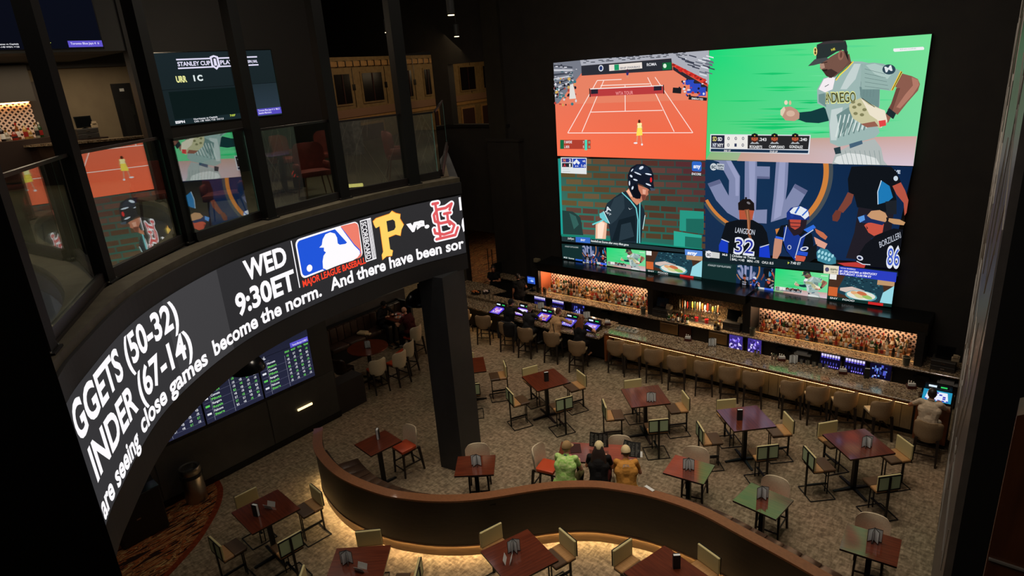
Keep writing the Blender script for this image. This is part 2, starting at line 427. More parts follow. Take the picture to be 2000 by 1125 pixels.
# wall below the balcony on the left
struct(MB().box(-14.1, -13.85, -4, 8.7, 0, 4.67).build('wall_left', DKWALL))
struct(MB().box(-13.85, -13.83, -1.5, 8.7, 0, 0.16).build('baseboard_left', BLACKG))
struct(MB().box(-14.35, -13.9, 8.7, 9.6, 0, .86).build('wall_return', noisy('umber_wall', (34, 27, 23), (39, 31, 27), 3, 0.6)))
# panelling on that wall, parts of the wall
wl = bpy.data.objects['wall_left']
PANEL = noisy('graphite_panel', (50, 48, 45), (56, 54, 50), 4, 0.55)
for (y0, y1) in ((-1.4, 1.3), (1.34, 4.0), (4.04, 6.7), (6.74, 8.66)):
    MB().box(-13.85, -13.835, y0, y1, 0.17, 1.36).build('panel', PANEL, wl)
# right-hand wall with etched lines, running almost along the line of sight
def wr(Y, off=0.0): return ((0.17 - 0.068 * Y if Y > 10.8 else -.564 + (10.8 - Y) * .125) - off, Y - 0.068 * off)
ETCH = noisy('etched_wall', (78, 74, 72), (90, 85, 82), 4, 0.40, spec=0.8)
struct(MB().prism([wr(9.0), wr(10.8), wr(15.9), (1.0, 15.9), (1.0, 9.0)], 0, 13.6).build('wall_right', ETCH))
wrp = bpy.data.objects['wall_right']
random.seed(3)
LINE = mat('etched_line', (176, 170, 160), 0.35, 0.6)
mb = MB()
for k in range(46):
    z = random.uniform(0.3, 7.6); y = random.uniform(9.2, 15.2); pts = [(y, z)]
    for q in range(random.choice((2, 3, 4))):
        ang = random.choice((1.45, 1.7, 1.2, 1.95)); ln = random.uniform(.7, 2.2); sg = random.choice((-1, 1)) if q == 1 else 1
        y += math.cos(ang) * ln * random.choice((1, -1)) * 1.3; z += math.sin(ang) * ln * sg
        y = min(max(y, 9.05), 15.8); z = min(max(z, 0.1), 12); pts.append((y, z))
    for (a, b) in zip(pts, pts[1:]):
        pa = (*wr(a[0], .003), a[1]); pb = (*wr(b[0], .003), b[1]); mb.bar(pa, pb, 0.006, 0.012, (1, 0, 0))
mb.build('etched_lines', LINE, wrp)['kind'] = 'stuff'
struct(MB().box(-0.10, 1.6, 3.6, 3.9, 0, 13.6).build('wall_near', mat('near_black_wall', (14, 15, 15), 0.7)))
# walnut panelled wall right beside the camera
pz = atY(1986, 812, 2.6).z
PWOOD = noisy('rosewood_panel', (74, 40, 22), (98, 54, 28), 2.4, 0.4, stretch=(9, 9, 1), detail=5)
struct(MB().hexa([(0.014, 2.6, 4.6), (1.5, 2.6, 4.6), (1.5, 2.75, 4.6), (0.014, 2.75, 4.6)],
                 [(0.030, 2.6, pz), (1.5, 2.6, pz + .9), (1.5, 2.75, pz + .9), (0.030, 2.75, pz)]).build('trim_2', PWOOD))
MB().box(0.03, 1.5, 2.590, 2.60, 6.63, 6.638).build('joint', LINE, bpy.data.objects['trim_2'])
struct(MB().box(-4.95, -4.4, -2.0, 0.917, 0, 13.6).build('wall_camera', mat('near_pillar_black', (10, 10, 10), 0.85, spec=0.1)))

# ---- balcony: slab, curved fascia, ledge
slab_poly = [tuple(p) for p in RIB] + [(-5.1, -3.5), (-40, -3.5), (-40, 18.1), (-18.65, 18.1)]
struct(MB().prism(slab_poly[::-1], 4.60, 6.50).build('floor_balcony', noisy('fascia_charcoal', (34, 33, 33), (40, 39, 38), 2, 0.6)))
UPF = noisy('balcony_floor', (70, 58, 38), (82, 68, 46), 5, 0.7)
struct(MB().prism([(p[0], p[1]) for p in offset(RIB, -0.35)] + [(-5.4, -3.3), (-39, -3.3), (-39, 18.0), (-18.7, 18.0)][:4], 6.50, 6.515).build('floor_balcony_finish', UPF))
LEDGE = noisy('ledge_stone', (74, 66, 50), (88, 80, 62), 6, 0.6)
struct(MB().sweep(RIB, [(0.05, 6.43), (0.05, 6.52), (-0.24, 6.52), (-0.24, 6.43)]).build('trim_ledge', LEDGE))
struct(MB().sweep(RIB, [(0.09, 6.20), (0.09, 6.43), (0.0, 6.43), (0.0, 6.20)]).build('trim_fascia_top', mat('fascia_dark', (36, 34, 35), 0.6)))
struct(MB().sweep(RIB, [(0.06, 4.60), (0.06, 4.93), (0.0, 4.93), (0.0, 4.60)]).build('trim_fascia_bottom', mat('fascia_low', (42, 40, 41), 0.6)))
# column under the end of the balcony
R8 = Matrix.Rotation(math.radians(9.5), 3, 'Z')
struct(MB().box(-0.62, 0.0, 0.0, 0.78, 0, 4.62, R8, (-9.22, 8.60, 0)).build('column', noisy('column_charcoal', (37, 38, 40), (42, 43, 45), 4, 0.5)))

# balcony posts (mullions) and glass rail
POST = mat('post_bronze', (12, 11, 10), 0.6, spec=.3)
PP = [at(205, 552, 6.52), at(367, 474, 6.52), at(526, 427, 6.52), at(670, 388, 6.52), at(806, 360, 6.52)]
P0 = Vector((-6.35, 1.28, 6.52))
posts = [P0] + PP
for i, p in enumerate(posts):
    t = (posts[min(i + 1, 5)] - posts[max(i - 1, 0)]); ang = math.atan2(t.y, t.x)
    wdt = (0.085, 0.085, .08, .085, .1, .125)[i]
    o = MB().box(-wdt, wdt, -.09, .09, 0, 7.1).box(-wdt - .03, wdt + .03, -.12, .12, 0, 0.02).build('balcony_post', POST)
    o.location = p; o.rotation_euler = (0, 0, ang); struct(o)
    for q in (-1, 1): MB().tube((q * (wdt + .015), -.08, .02), (q * (wdt + .015), -.08, .035), .018, n=6).build('bolt', CHROME, o)
GEDGE = mat('green_glass_edge', (120, 170, 160), 0.2, spec=0.8)
GFR = mat('rail_frame', (30, 25, 24), 0.4)
def panel(a, b, zt, name='glass_rail_panel', label='', split=1, yaw=0.0):
    a = Vector(a); b = Vector(b); m0 = (a + b) / 2; R0 = Matrix.Rotation(math.radians(yaw), 3, 'Z'); a = m0 + R0 @ (a - m0); b = m0 + R0 @ (b - m0); d = (b - a); n = Vector((-d.y, d.x, 0)).normalized()
    t = thing(name, label, 'railing', a, math.atan2(d.y, d.x), 'glass railing panels of the balcony')
    Ln = Vector((d.x, d.y)).length
    MB().box(0.04, Ln - .04, -.035, .035, 0, .14).box(0.04, Ln - .04, -.05, .05, 0, .03).build('base_rail', GFR, t)
    MB().box(0.04, Ln - .04, -.02, .02, zt - 6.52, zt - 6.485).build('top_rail', GFR, t)
    w0 = (Ln - .1) / split
    for k in range(split):
        MB().box(0.05 + k * w0, 0.05 + (k + 1) * w0 - .03, -.007, .007, .14, zt - 6.52).build('glass_pane', RAILGLASS, t)
        MB().box(0.05 + (k + 1) * w0 - .03, 0.05 + (k + 1) * w0 - .018, -.009, .009, .14, zt - 6.52).build('glass_edge', GEDGE, t)
    return t
panel(posts[0], posts[1], 7.96, label='glass railing panel nearest the black foreground pillar, left of the first post')
panel(posts[1], posts[2], 7.96, label='glass railing panel reflecting the clay court between first and second post', yaw=1.5)
panel(posts[2], posts[3], 7.92, label='glass railing panel reflecting the grey jersey between second and third post', yaw=9.0)
panel(posts[3], posts[4], 7.88, label='dark glass railing panel before the red chairs between third and fourth post')
panel(posts[4], posts[5], 7.84, label='glass railing panel with small yellow light behind, between fourth and fifth post')
EP = at(862, 345, 6.52)
panel(posts[5] + Vector((-.1, .12, 0)), posts[5] + Vector((-.02, .80, 0)), 7.80, label='short glass railing end panel right of the last post')
panel(EP, EP + Vector((-4.0, 4.2, 0)), 7.80, label='glass railing side panel running back from the balcony end')

# bar canopy (dark soffit with glossy top ledge) and its piers
cn = struct(MB().box(-13.55, -9.12, 17.2, YW, 1.74, 2.04).build('beam_canopy_left', BLACKG))
struct(MB().box(-9.12, -6.08, 16.98, YW, 1.84, 2.10).build('beam_canopy_centre', BLACKG))
struct(MB().box(-6.08, -1.75, 17.2, YW, 1.74, 2.04).build('beam_canopy_right', BLACKG))
for (x0, x1, z1) in ((-13.60, -13.48, 1.8), (-9.20, -9.02, 1.84), (-6.20, -5.98, 1.84), (-1.95, -1.78, 1.8)):
    struct(MB().box(x0, x1, 17.17, YW, .92, z1).build('pillar_bar', BLACK))
struct(MB().box(-13.5, -9.18, 17.9, 17.95, .92, 1.74).box(-5.98, -1.93, 17.9, 17.95, .92, 1.74).build('wall_tile', LATTICE))
MIR = noisy('mottled_mirror', (44, 36, 26), (120, 98, 70), 22, 0.25)
struct(MB().box(-9.02, -6.20, 17.9, 17.95, .92, 1.84).build('wall_mirror', MIR))
struct(MB().box(-13.5, -13.47, 17.3, 17.9, .92, 1.74).build('wall_tile_side', mat('copper_tile', (170, 92, 58), 0.4)))
# dark hood rod in front of the right tile band
struct(MB().box(-5.98, -1.93, 17.80, 17.86, 1.55, 1.60).build('trim_3', BLACK))
for (x0, x1) in ((-13.45, -9.22), (-5.96, -1.97)):
    tag(MB().box(x0, x1, 17.82, 17.86, 1.715, 1.735).build('led_strip', emis('shelf_led', (255, 196, 140), 46)),
        'warm light strip hidden under the %s bar canopy' % ('left' if x0 < -10 else 'right'), 'light')
    tag(MB().box(x0, x1, 17.38, 17.40, .925, .935).build('led_strip', emis('shelf_led2', (255, 190, 110), 0.7)),
        'warm light strip along the foot of the %s bottle shelf' % ('left' if x0 < -10 else 'right'), 'light')
for x in (-13.0, -11.4, -9.8, -5.4, -4.0, -2.6):
    lamp('POINT', 'shelf_glow', (x, 17.45, 1.66), 15, (1.0, .70, .46), 0.05)
lamp('SPOT', 'tap_spot', (-7.6, 17.2, 1.80), 90, (1, .72, .42), 0.05, 120, .6)
lamp('SPOT', 'tap_spot', (-7.1, 17.2, 1.80), 70, (1, .72, .42), 0.05, 120, .6)

# ceiling beams and hanging things high up
for k, (y, z) in enumerate(((6, 12.6), (9.5, 12.4), (13, 12.6), (16, 12.4))):
    struct(MB().box(-34, -10.5, y, y + .25, z, z + .5).build('beam_steel', BLACKG))
for x in (-14, -18, -23):
    struct(MB().box(x, x + .12, 3, 18, 12.2, 12.35).build('beam_pipe', mat('pipe_grey', (60, 54, 46), 0.5)))
for (px, py, D, lbl) in ((881, 29, 15, 'upper black cylinder downlight with a glowing rim high left of the screen'), (892, 71, 20, 'lower cylinder downlight right above the lit facade window'), (757, 63, 19, 'small cylinder downlight beside the fifth balcony post')):
    d = ray(px, py); h = math.hypot(d[0], d[1]); p = Vector(EYE + d * D / h)
    t = thing('cylinder_downlight', lbl, 'light', p, 0, 'cylinder lights under the ceiling')
    MB().lathe([(.075, 0), (.085, .02), (.085, .32), (.03, .34)], n=12).build('housing', BLACK, t)
    MB().lathe([(.07, -.012), (.07, 0.004)], n=12).build('lens', emis('lens_glow', (255, 226, 170), 6), t)
    MB().tube((0, 0, .34), (0, 0, 13.6 - p.z), .008, n=5).build('rod', BLACK, t)
# ================================================================== FLAT PICTURES ON DISPLAYS
def text_tris(s, bold=0.02, _c={}):
    key = (s, bold)
    if key in _c: return _c[key]
    def mk(st):
        cu = bpy.data.curves.new('t', 'FONT'); cu.body = st; cu.size = 1.0; cu.offset = bold; cu.resolution_u = 4
        ob = bpy.data.objects.new('t', cu); me = bpy.data.meshes.new_from_object(ob)
        vs = [(v.co.x, v.co.y) for v in me.vertices]; me.calc_loop_triangles()
        tr = [tuple(t.vertices) for t in me.loop_triangles]
        bpy.data.objects.remove(ob); bpy.data.curves.remove(cu); bpy.data.meshes.remove(me)
        return vs, tr
    vs, tr = mk(s)
    if not vs: return ([], 0)
    cap = 0.729 * 1.0
    x0 = min(v[0] for v in vs); x1 = max(v[0] for v in vs)
    out = [[((vs[i][0] - x0) / (x1 - x0), vs[i][1] / cap) for i in t] for t in tr]
    _c[key] = (out, (x1 - x0) / cap); return _c[key]
def homog(src, dst):
    A = []; B = []
    for (x, y), (u, v) in zip(src, dst):
        A.append([x, y, 1, 0, 0, 0, -u * x, -u * y]); B.append(u)
        A.append([0, 0, 0, x, y, 1, -v * x, -v * y]); B.append(v)
    h = np.linalg.solve(np.array(A, float), np.array(B, float))
    return lambda x, y: ((h[0] * x + h[1] * y + h[2]) / (h[6] * x + h[7] * y + 1), (h[3] * x + h[4] * y + h[5]) / (h[6] * x + h[7] * y + 1))
class Canvas:
    """a stack of thin flat colour shapes on a display; fn(x, y, depth) gives the point on the display"""
    def __init__(s, fn, step=0.0003): s.fn = fn; s.v = []; s.f = []; s.c = []; s.d = 0.0; s.step = step; s.T = lambda x, y: (x, y); s.clip = None
    def tf(s, ox=0, oy=0, k=1.0, then=None):
        if then: s.T = lambda x, y: then(ox + x / k, oy + y / k)
        else: s.T = lambda x, y: (ox + x / k, oy + y / k)
        return s
    def _emit(s, tris, cols):
        b = len(s.v)
        for t, cc in zip(tris, cols):
            s.v += [tuple(s.fn(p[0], p[1], s.d)) for p in t]; s.c += list(cc); s.f.append((b, b + 1, b + 2)); b += 3
    def p(s, col, pts, grad=None):
        """polygon; pts flat list in the current frame; grad: second colour reached at the bottom"""
        q = [(pts[i], pts[i + 1]) for i in range(0, len(pts), 2)]
        ys = [a[1] for a in q]; y0, y1 = min(ys), max(ys) + 1e-6
        c0 = lin(col); c1 = lin(grad) if grad else c0
        cs = [tuple(c0[k] + (c1[k] - c0[k]) * (a[1] - y0) / (y1 - y0) for k in range(3)) for a in q]
        Q = [s.T(*a) for a in q]
        tri = [(0, 1, 2)] if len(Q) == 3 else tessellate_polygon([[Vector((a[0], a[1], 0)) for a in Q]])
        s._emit([[Q[i] for i in t] for t in tri], [[cs[i] for i in t] for t in tri]); s.d += s.step; return s
    def r(s, col, x0, y0, x1, y1, grad=None): return s.p(col, [x0, y0, x1, y0, x1, y1, x0, y1], grad)
    def quadc(s, pts, cols):
        q = [s.T(pts[i], pts[i + 1]) for i in range(0, 8, 2)]; c = [lin(k) for k in cols]
        s._emit([[q[0], q[1], q[2]], [q[0], q[2], q[3]]], [[c[0], c[1], c[2]], [c[0], c[2], c[3]]]); s.d += s.step; return s
    def e(s, col, cx, cy, rx, ry=None, rot=0, n=16, grad=None):
        ry = ry or rx; pts = []
        for k in range(n):
            a = 2 * PI * k / n; u = math.cos(a) * rx; v = math.sin(a) * ry
            pts += [cx + u * math.cos(rot) - v * math.sin(rot), cy + u * math.sin(rot) + v * math.cos(rot)]
        return s.p(col, pts, grad)
    def l(s, col, pts, w):
        q = [(pts[i], pts[i + 1]) for i in range(0, len(pts), 2)]
        for a, b in zip(q, q[1:]):
            dx, dy = b[0] - a[0], b[1] - a[1]; L_ = math.hypot(dx, dy) or 1; nx, ny = -dy / L_ * w / 2, dx / L_ * w / 2
            s.p(col, [a[0] + nx, a[1] + ny, b[0] + nx, b[1] + ny, b[0] - nx, b[1] - ny, a[0] - nx, a[1] - ny]); s.d -= s.step
        s.d += s.step; return s
    def arc(s, col, cx, cy, r0, r1, a0, a1, n=20, ky=1.0):
        for k in range(n):
            a = math.radians(a0 + (a1 - a0) * k / n); b = math.radians(a0 + (a1 - a0) * (k + 1) / n)
            s.p(col, [cx + r0 * math.cos(a), cy + r0 * ky * math.sin(a), cx + r1 * math.cos(a), cy + r1 * ky * math.sin(a), cx + r1 * math.cos(b), cy + r1 * ky * math.sin(b), cx + r0 * math.cos(b), cy + r0 * ky * math.sin(b)]); s.d -= s.step
        s.d += s.step; return s
    def t(s, col, st, bl, br, h, bold=0.02, up=None):
        """text on baseline bl..br, capital height h (frame units), up = direction of the capitals"""
        tr, asp = text_tris(st, bold)
        if not tr: return s
        dx, dy = br[0] - bl[0], br[1] - bl[1]
        if up is None: L_ = math.hypot(dx, dy); up = (dy / L_, -dx / L_)
        c = lin(col)
        T = [[s.T(bl[0] + dx * u + up[0] * h * v, bl[1] + dy * u + up[1] * h * v) for (u, v) in t] for t in tr]
        s._emit(T, [[c, c, c]] * len(T)); s.d += s.step; return s
    def build(s, name, m, parent=None):
        me = bpy.data.meshes.new(name); me.from_pydata(s.v, [], s.f); me.materials.append(m)
        a = me.color_attributes.new('Col', 'FLOAT_COLOR', 'POINT')
        a.data.foreach_set('color', np.array([(c[0], c[1], c[2], 1.0) for c in s.c], 'f').ravel())
        return link(name, me, parent)

VW_Y = 18.0
def vwf(x, y, d): return atY(x, y, VW_Y - 0.02 - d)

# --- the four pictures, each drawn in its own frame of photograph pixels
def tennis(cv, then=None, small=False):
    cv.tf(1070, 60, 4.166, then)
    cv.quadc([45, 262, 1312, 160, 1284, 1055, 78, 1018], [(222, 120, 96), (226, 124, 98), (248, 104, 66), (252, 116, 80)])
    cv.p((118, 122, 134), [45, 262, 270, 240, 285, 330, 230, 400, 160, 560, 60, 600])
    for k in range(7): cv.p((196, 198, 206) if k % 2 else (64, 68, 80), [48, 275 + k * 38, 200 + k * 2, 262 + k * 22 + 30, 200, 275 + k * 22 + 30, 50, 292 + k * 38])
    random.seed(2)
    for k in range(60):
        a = random.uniform(50, 250); b = random.uniform(262, 560)
        if a > 250 - (b - 262) * .35: continue
        cv.r(random.choice(((58, 62, 74), (214, 214, 222), (150, 150, 160), (54, 96, 104))), a, b, a + random.uniform(6, 26), b + random.uniform(5, 10))
    cv.p((172, 174, 184), [262, 240, 1310, 160, 1312, 440, 1010, 260, 1000, 225, 272, 285])
    for k in range(60):
        a = random.uniform(280, 1120); y = 238 - (a - 280) * 0.075 + random.choice((-2, 10, 20)); cv.r((54, 58, 68), a, y, a + 24, y + 6)
    for k in range(40):
        a = random.uniform(1030, 1300); y = random.uniform(180, 350)
        if y - 165 > (a - 1000) * .8: continue
        cv.p(random.choice(((60, 64, 80), (222, 226, 232), (104, 110, 124))), [a, y, a + 60, y + 16, a + 60, y + 26, a, y + 9])
    cv.p((44, 46, 54), [272, 285, 1005, 225, 1015, 322, 275, 366])
    cv.p((232, 222, 214), [498, 278, 765, 256, 768, 306, 500, 328]); cv.p((30, 150, 100), [540, 276, 578, 273, 580, 320, 542, 323]); cv.t((130, 130, 140), 'BNP PARIBAS', (590, 312), (750, 300), 16)
    cv.e((225, 228, 235), 432, 305, 20, 26); cv.e((44, 60, 110), 432, 305, 13, 18); cv.t((225, 225, 230), 'ROMA', (806, 288), (886, 282), 24)
    cv.p((20, 110, 60), [932, 262, 1004, 256, 1006, 314, 934, 320]); cv.e((220, 240, 220), 952, 286, 14, 18)
    cv.p((232, 130, 100), [275, 366, 1015, 322, 1300, 480, 1290, 560, 80, 600, 200, 440])
    cv.p((214, 54, 44), [1015, 262, 1290, 400, 1300, 450, 1020, 290]); cv.p((46, 40, 48), [1018, 290, 1300, 455, 1298, 500, 1120, 385, 1018, 318])
    for k in range(26):
        t = k / 26; a = 1020 + t * 275; y = 285 + t * 150 + random.uniform(-20, 10); cv.e(random.choice(((200, 40, 36), (230, 70, 50), (150, 40, 34))), a, y, 12, 9, n=7)
    for (a, b, w_, h_) in ((1120, 400, 70, 40), (1155, 430, 90, 60), (1225, 460, 60, 70), (1130, 490, 90, 18)): cv.r((46, 74, 190), a, b, a + w_, b + h_)
    for k in range(34):
        a = random.uniform(1065, 1290); b = random.uniform(395, 560)
        if b > 400 + (a - 1050) * .8 + 60: continue
        cv.e(random.choice(((30, 30, 44), (220, 225, 235), (40, 70, 180), (190, 60, 50))), a, b, random.uniform(5, 13), random.uniform(5, 12), n=7)
    cv.p((30, 30, 34), [1018, 462, 1088, 466, 1084, 512, 1014, 506]); cv.p((30, 30, 34), [1148, 530, 1296, 545, 1292, 570, 1144, 560]); cv.t((230, 230, 230), 'EMIRATES', (1170, 558), (1262, 566), 16)
    for k in range(50):
        a = random.uniform(56, 235); b = random.uniform(380, 610); cv.e(random.choice(((30, 30, 40), (216, 214, 220), (60, 120, 128), (176, 70, 60), (210, 170, 90))), a, b, random.uniform(5, 14), random.uniform(5, 14), n=7)
    cv.p((226, 222, 216), [180, 440, 205, 430, 230, 552, 175, 556])
    W = (255, 232, 224); lw = 6
    for L_ in ((402, 405, 162, 832), (456, 403, 278, 824), (812, 380, 1028, 822), (872, 378, 1180, 830), (162, 832, 1180, 830), (350, 662, 934, 648), (628, 444, 630, 655), (402, 405, 600, 396), (430, 446, 830, 432)): cv.l(W, L_, lw)
    cv.p((186, 60, 62), [345, 478, 942, 448, 944, 510, 345, 536]); cv.l((250, 236, 230), [340, 474, 942, 446], 8)
    cv.p((40, 34, 48), [350, 478, 408, 475, 408, 512, 350, 516]); cv.p((40, 34, 48), [862, 452, 926, 449, 926, 484, 862, 488])
    cv.l((40, 30, 34), [340, 470, 344, 540], 8); cv.l((40, 30, 34), [940, 440, 944, 514], 8)
    cv.t((240, 150, 150), 'WTA TOUR', (552, 524), (694, 516), 28)
    cv.e((70, 40, 60), 648, 328, 10, 16); cv.p((52, 46, 110), [636, 340, 660, 338, 654, 364, 640, 364]); cv.l((210, 150, 120), [642, 362, 644, 382], 6); cv.l((210, 150, 120), [652, 362, 654, 380], 6)
    cv.e((84, 40, 26), 744, 738, 10, 15); cv.p((255, 226, 90), [728, 752, 764, 750, 770, 850, 720, 856]); cv.p((255, 240, 170), [728, 752, 764, 750, 764, 790, 728, 792])
    cv.l((220, 140, 100), [728, 770, 722, 820], 7); cv.l((220, 140, 100), [764, 768, 772, 800, 762, 800], 7); cv.l((220, 150, 120), [730, 854, 722, 912], 9); cv.l((220, 150, 120), [756, 852, 766, 920], 9)
    cv.e((240, 236, 240), 714, 914, 16, 7); cv.e((240, 236, 240), 766, 926, 8, 9)
    for (x0, y0, x1, y1, c) in ((100, 888, 348, 962, (176, 64, 48)), (100, 888, 130, 962, (20, 110, 66)), (300, 888, 320, 972, (70, 220, 190))): cv.r(c, x0, y0, x1, y1)
    cv.t((240, 240, 240), 'F. NAVONE', (134, 916), (196, 916), 22); cv.t((240, 240, 240), 'L. BOIS', (134, 954), (174, 954), 20); cv.t((240, 240, 240), '7', (286, 918), (294, 918), 20); cv.t((240, 240, 240), '5', (286, 954), (294, 954), 20)
    cv.t((40, 220, 180), '15', (330, 916), (344, 916), 18); cv.t((40, 220, 180), '15', (330, 954), (344, 954), 18)

def faceinset(cv, cx, cy):
    cv.p((40, 40, 44), [cx - 34, cy + 48, cx + 34, cy + 48, cx + 30, cy + 34, cx - 30, cy + 34]); cv.p((170, 176, 180), [cx - 36, cy + 48, cx - 20, cy + 32, cx + 20, cy + 32, cx + 36, cy + 48])
    cv.e((186, 96, 60), cx, cy + 6, 26, 32); cv.e((70, 34, 24), cx, cy + 22, 20, 18); cv.e((180, 90, 58), cx, cy + 10, 19, 16); cv.p((24, 24, 28), [cx - 28, cy - 2, cx - 24, cy - 26, cx, cy - 36, cx + 24, cy - 26, cx + 28, cy - 2])
    cv.e((40, 20, 16), cx - 9, cy + 6, 4, 3, n=6); cv.e((40, 20, 16), cx + 9, cy + 6, 4, 3, n=6); cv.e((220, 180, 60), cx, cy - 16, 5, 6, n=6)

def baseball(cv, then=None):
    cv.tf(1360, 50, 4.0188, then)
    cv.quadc([102, 195, 1848, 66, 1703, 1102, 75, 1052], [(20, 216, 120), (120, 226, 152), (120, 214, 160), (86, 210, 124)])
    random.seed(5)
    for k in range(46):
        y = random.uniform(150, 850); x = random.uniform(100, 1300); L_ = random.uniform(200, 700); h = random.uniform(6, 26)
        x1 = min(x + L_, 1700 - (y - 100) * 0.12)
        if y < 200 - (x - 100) * 0.0738 + 12: continue
        cc = random.choice(((30, 206, 112), (64, 214, 128), (24, 196, 108), (70, 218, 138)) if x1 < 1150 else ((90, 216, 144), (106, 222, 152)))
        cv.p(cc, [x, y, (x + x1) / 2, y - h * .5, x1, y - 4, (x + x1) / 2, y + h * .5])
    cv.quadc([180, 892, 1733, 868, 1703, 1102, 75, 1052], [(120, 190, 130), (206, 168, 160), (214, 186, 196), (150, 180, 128)])
    cv.quadc([400, 900, 1733, 868, 1703, 1102, 320, 1062], [(190, 158, 140), (206, 168, 160), (214, 196, 210), (198, 160, 144)])
    # scoreboard graphic
    cv.p((222, 226, 232), [110, 852, 898, 858, 886, 1010, 106, 990])
    cv.p((34, 38, 58), [118, 860, 222, 861, 222, 962, 116, 958]); cv.p((236, 234, 228), [222, 861, 404, 862, 402, 966, 220, 962]); cv.p((40, 40, 42), [404, 862, 890, 866, 878, 972, 402, 966])
    cv.p((26, 50, 76), [114, 966, 880, 980, 876, 1002, 112, 988])
    cv.t((226, 214, 120), 'SD', (128, 905), (160, 906), 34, .03); cv.t((240, 240, 240), 'SD', (168, 904), (202, 905), 28, .03); cv.t((220, 226, 240), 'NY', (128, 952), (160, 953), 32, .03); cv.t((240, 240, 240), 'NYY', (166, 952), (212, 953), 28, .03)
    for i, (a, b) in enumerate((('0', '0'), ('0', '1'), ('0', '0'))):
        cv.t((50, 60, 90), a, (244 + i * 57, 898), (262 + i * 57, 898), 26, .01); cv.t((50, 60, 90), b, (242 + i * 57, 950), (260 + i * 57, 950), 26, .01)
    for i, (nm, av) in enumerate((('BOGAERTS', '.243'), ('CAMPUSANO', ''), ('GONZALEZ', '.240'))):
        cx = (458, 614, 776)[i]; faceinset(cv, cx, 880)
        cv.t((240, 240, 240), nm, ((418, 570, 730)[i], 960), ((516, 692, 836)[i], 964), 22, .02)
        if av: cv.t((240, 240, 240), av, (cx + 34, 904), (cx + 92, 906), 24, .02)
    cv.t((240, 240, 240), 'END 1ST', (218, 988), (270, 989), 14, .02); cv.t((240, 240, 240), 'DUE UP', (578, 994), (638, 996), 14, .02)
    cv.p((240, 240, 242), [1548, 180, 1780, 166, 1789, 176, 1786, 190, 1556, 206, 1545, 196]); cv.t((170, 200, 180), 'ENCORE', (1600, 192), (1726, 184), 10, .01)
    # player: back arm with sleeve and hand (moving, drawn as it shows)
    cv.p((20, 60, 62), [800, 682, 900, 672, 1000, 640, 1060, 700, 1040, 748, 960, 766, 860, 760, 800, 738])
    cv.p((190, 148, 128), [690, 640, 740, 634, 790, 660, 810, 690, 808, 730, 770, 750, 700, 744, 668, 708, 672, 660]); cv.p((222, 206, 180), [660, 664, 690, 634, 700, 660, 676, 712, 660, 700]); cv.e((236, 214, 190), 704, 604, 14, 18); cv.e((210, 190, 150), 736, 606, 10, 18); cv.e((214, 180, 158), 740, 690, 34, 24)
    # trousers
    J = (156, 182, 178); J2 = (196, 210, 208); J3 = (112, 142, 140)
    cv.p((176, 184, 182), [1095, 1000, 1230, 930, 1400, 890, 1450, 960, 1470, 1060, 1500, 1096, 1066, 1086, 1080, 1040]); cv.p((220, 224, 222), [1100, 1030, 1190, 1000, 1300, 1010, 1410, 1040, 1440, 1092, 1120, 1088, 1080, 1072])
    for k in range(9): cv.l((120, 140, 140), [1130 + k * 38, 980, 1160 + k * 36, 1090], 3)
    # jersey body
    cv.p(J, [1216, 280, 1300, 282, 1380, 300, 1440, 500, 1440, 620, 1410, 740, 1440, 840, 1400, 880, 1220, 930, 1120, 950, 1050, 920, 1046, 860, 1040, 740, 1010, 640, 950, 610, 948, 500, 1000, 410, 1060, 400, 1130, 400])
    cv.p(J2, [1060, 660, 1150, 640, 1130, 760, 1100, 900, 1056, 900, 1046, 780]); cv.p((244, 236, 240), [960, 500, 1000, 420, 1050, 402, 1090, 410, 1070, 500, 1010, 524]); cv.p(J3, [1100, 700, 1230, 620, 1240, 760, 1130, 860]); cv.p(J3, [1280, 480, 1440, 500, 1430, 700, 1300, 620])
    cv.p(J2, [1240, 300, 1290, 300, 1250, 420, 1180, 500, 1130, 500, 1180, 400]); cv.p(J3, [960, 540, 1010, 530, 1020, 640, 960, 600])
    for k in range(8): cv.p((214, 226, 222), [1090 + k * 34, 870 - k * 10, 1130 + k * 34, 700 - k * 4, 1138 + k * 34, 704 - k * 4, 1100 + k * 34, 880 - k * 10])
    for k in range(6): cv.p((96, 124, 122), [1110 + k * 40, 880 - k * 12, 1150 + k * 36, 760, 1156 + k * 36, 764, 1118 + k * 40, 884 - k * 12])
    for k in range(5): cv.l((104, 130, 130), [1300 + k * 26, 300, 1286 + k * 26, 560], 3)
    # sleeve and arm
    cv.p((150, 178, 172), [1300, 300, 1390, 290, 1470, 300, 1616, 360, 1530, 512, 1430, 500, 1300, 500, 1290, 420]); cv.p((176, 200, 194), [1330, 310, 1400, 298, 1560, 350, 1500, 420, 1400, 380])
    for k in range(5): cv.l((96, 122, 120), [1322, 340 + k * 34, 1480 + k * 8, 380 + k * 30], 3)
    cv.p((246, 206, 60), [1602, 356, 1620, 364, 1544, 508, 1526, 510]); cv.p((34, 40, 40), [1610, 360, 1616, 363, 1540, 508, 1534, 509])
    cv.e((46, 70, 84), 1512, 344, 52, 40); cv.t((226, 232, 236), 'M', (1486, 366), (1540, 352), 44, .03)
    cv.p((140, 92, 78), [1616, 376, 1690, 396, 1740, 420, 1756, 460, 1740, 510, 1660, 600, 1580, 700, 1500, 662, 1560, 560, 1596, 500, 1560, 480]); cv.p((178, 122, 104), [1690, 404, 1740, 424, 1750, 466, 1700, 540, 1600, 650, 1570, 640, 1640, 540, 1700, 470]); cv.p((110, 70, 60), [1600, 490, 1570, 490, 1520, 640, 1500, 662, 1540, 668])
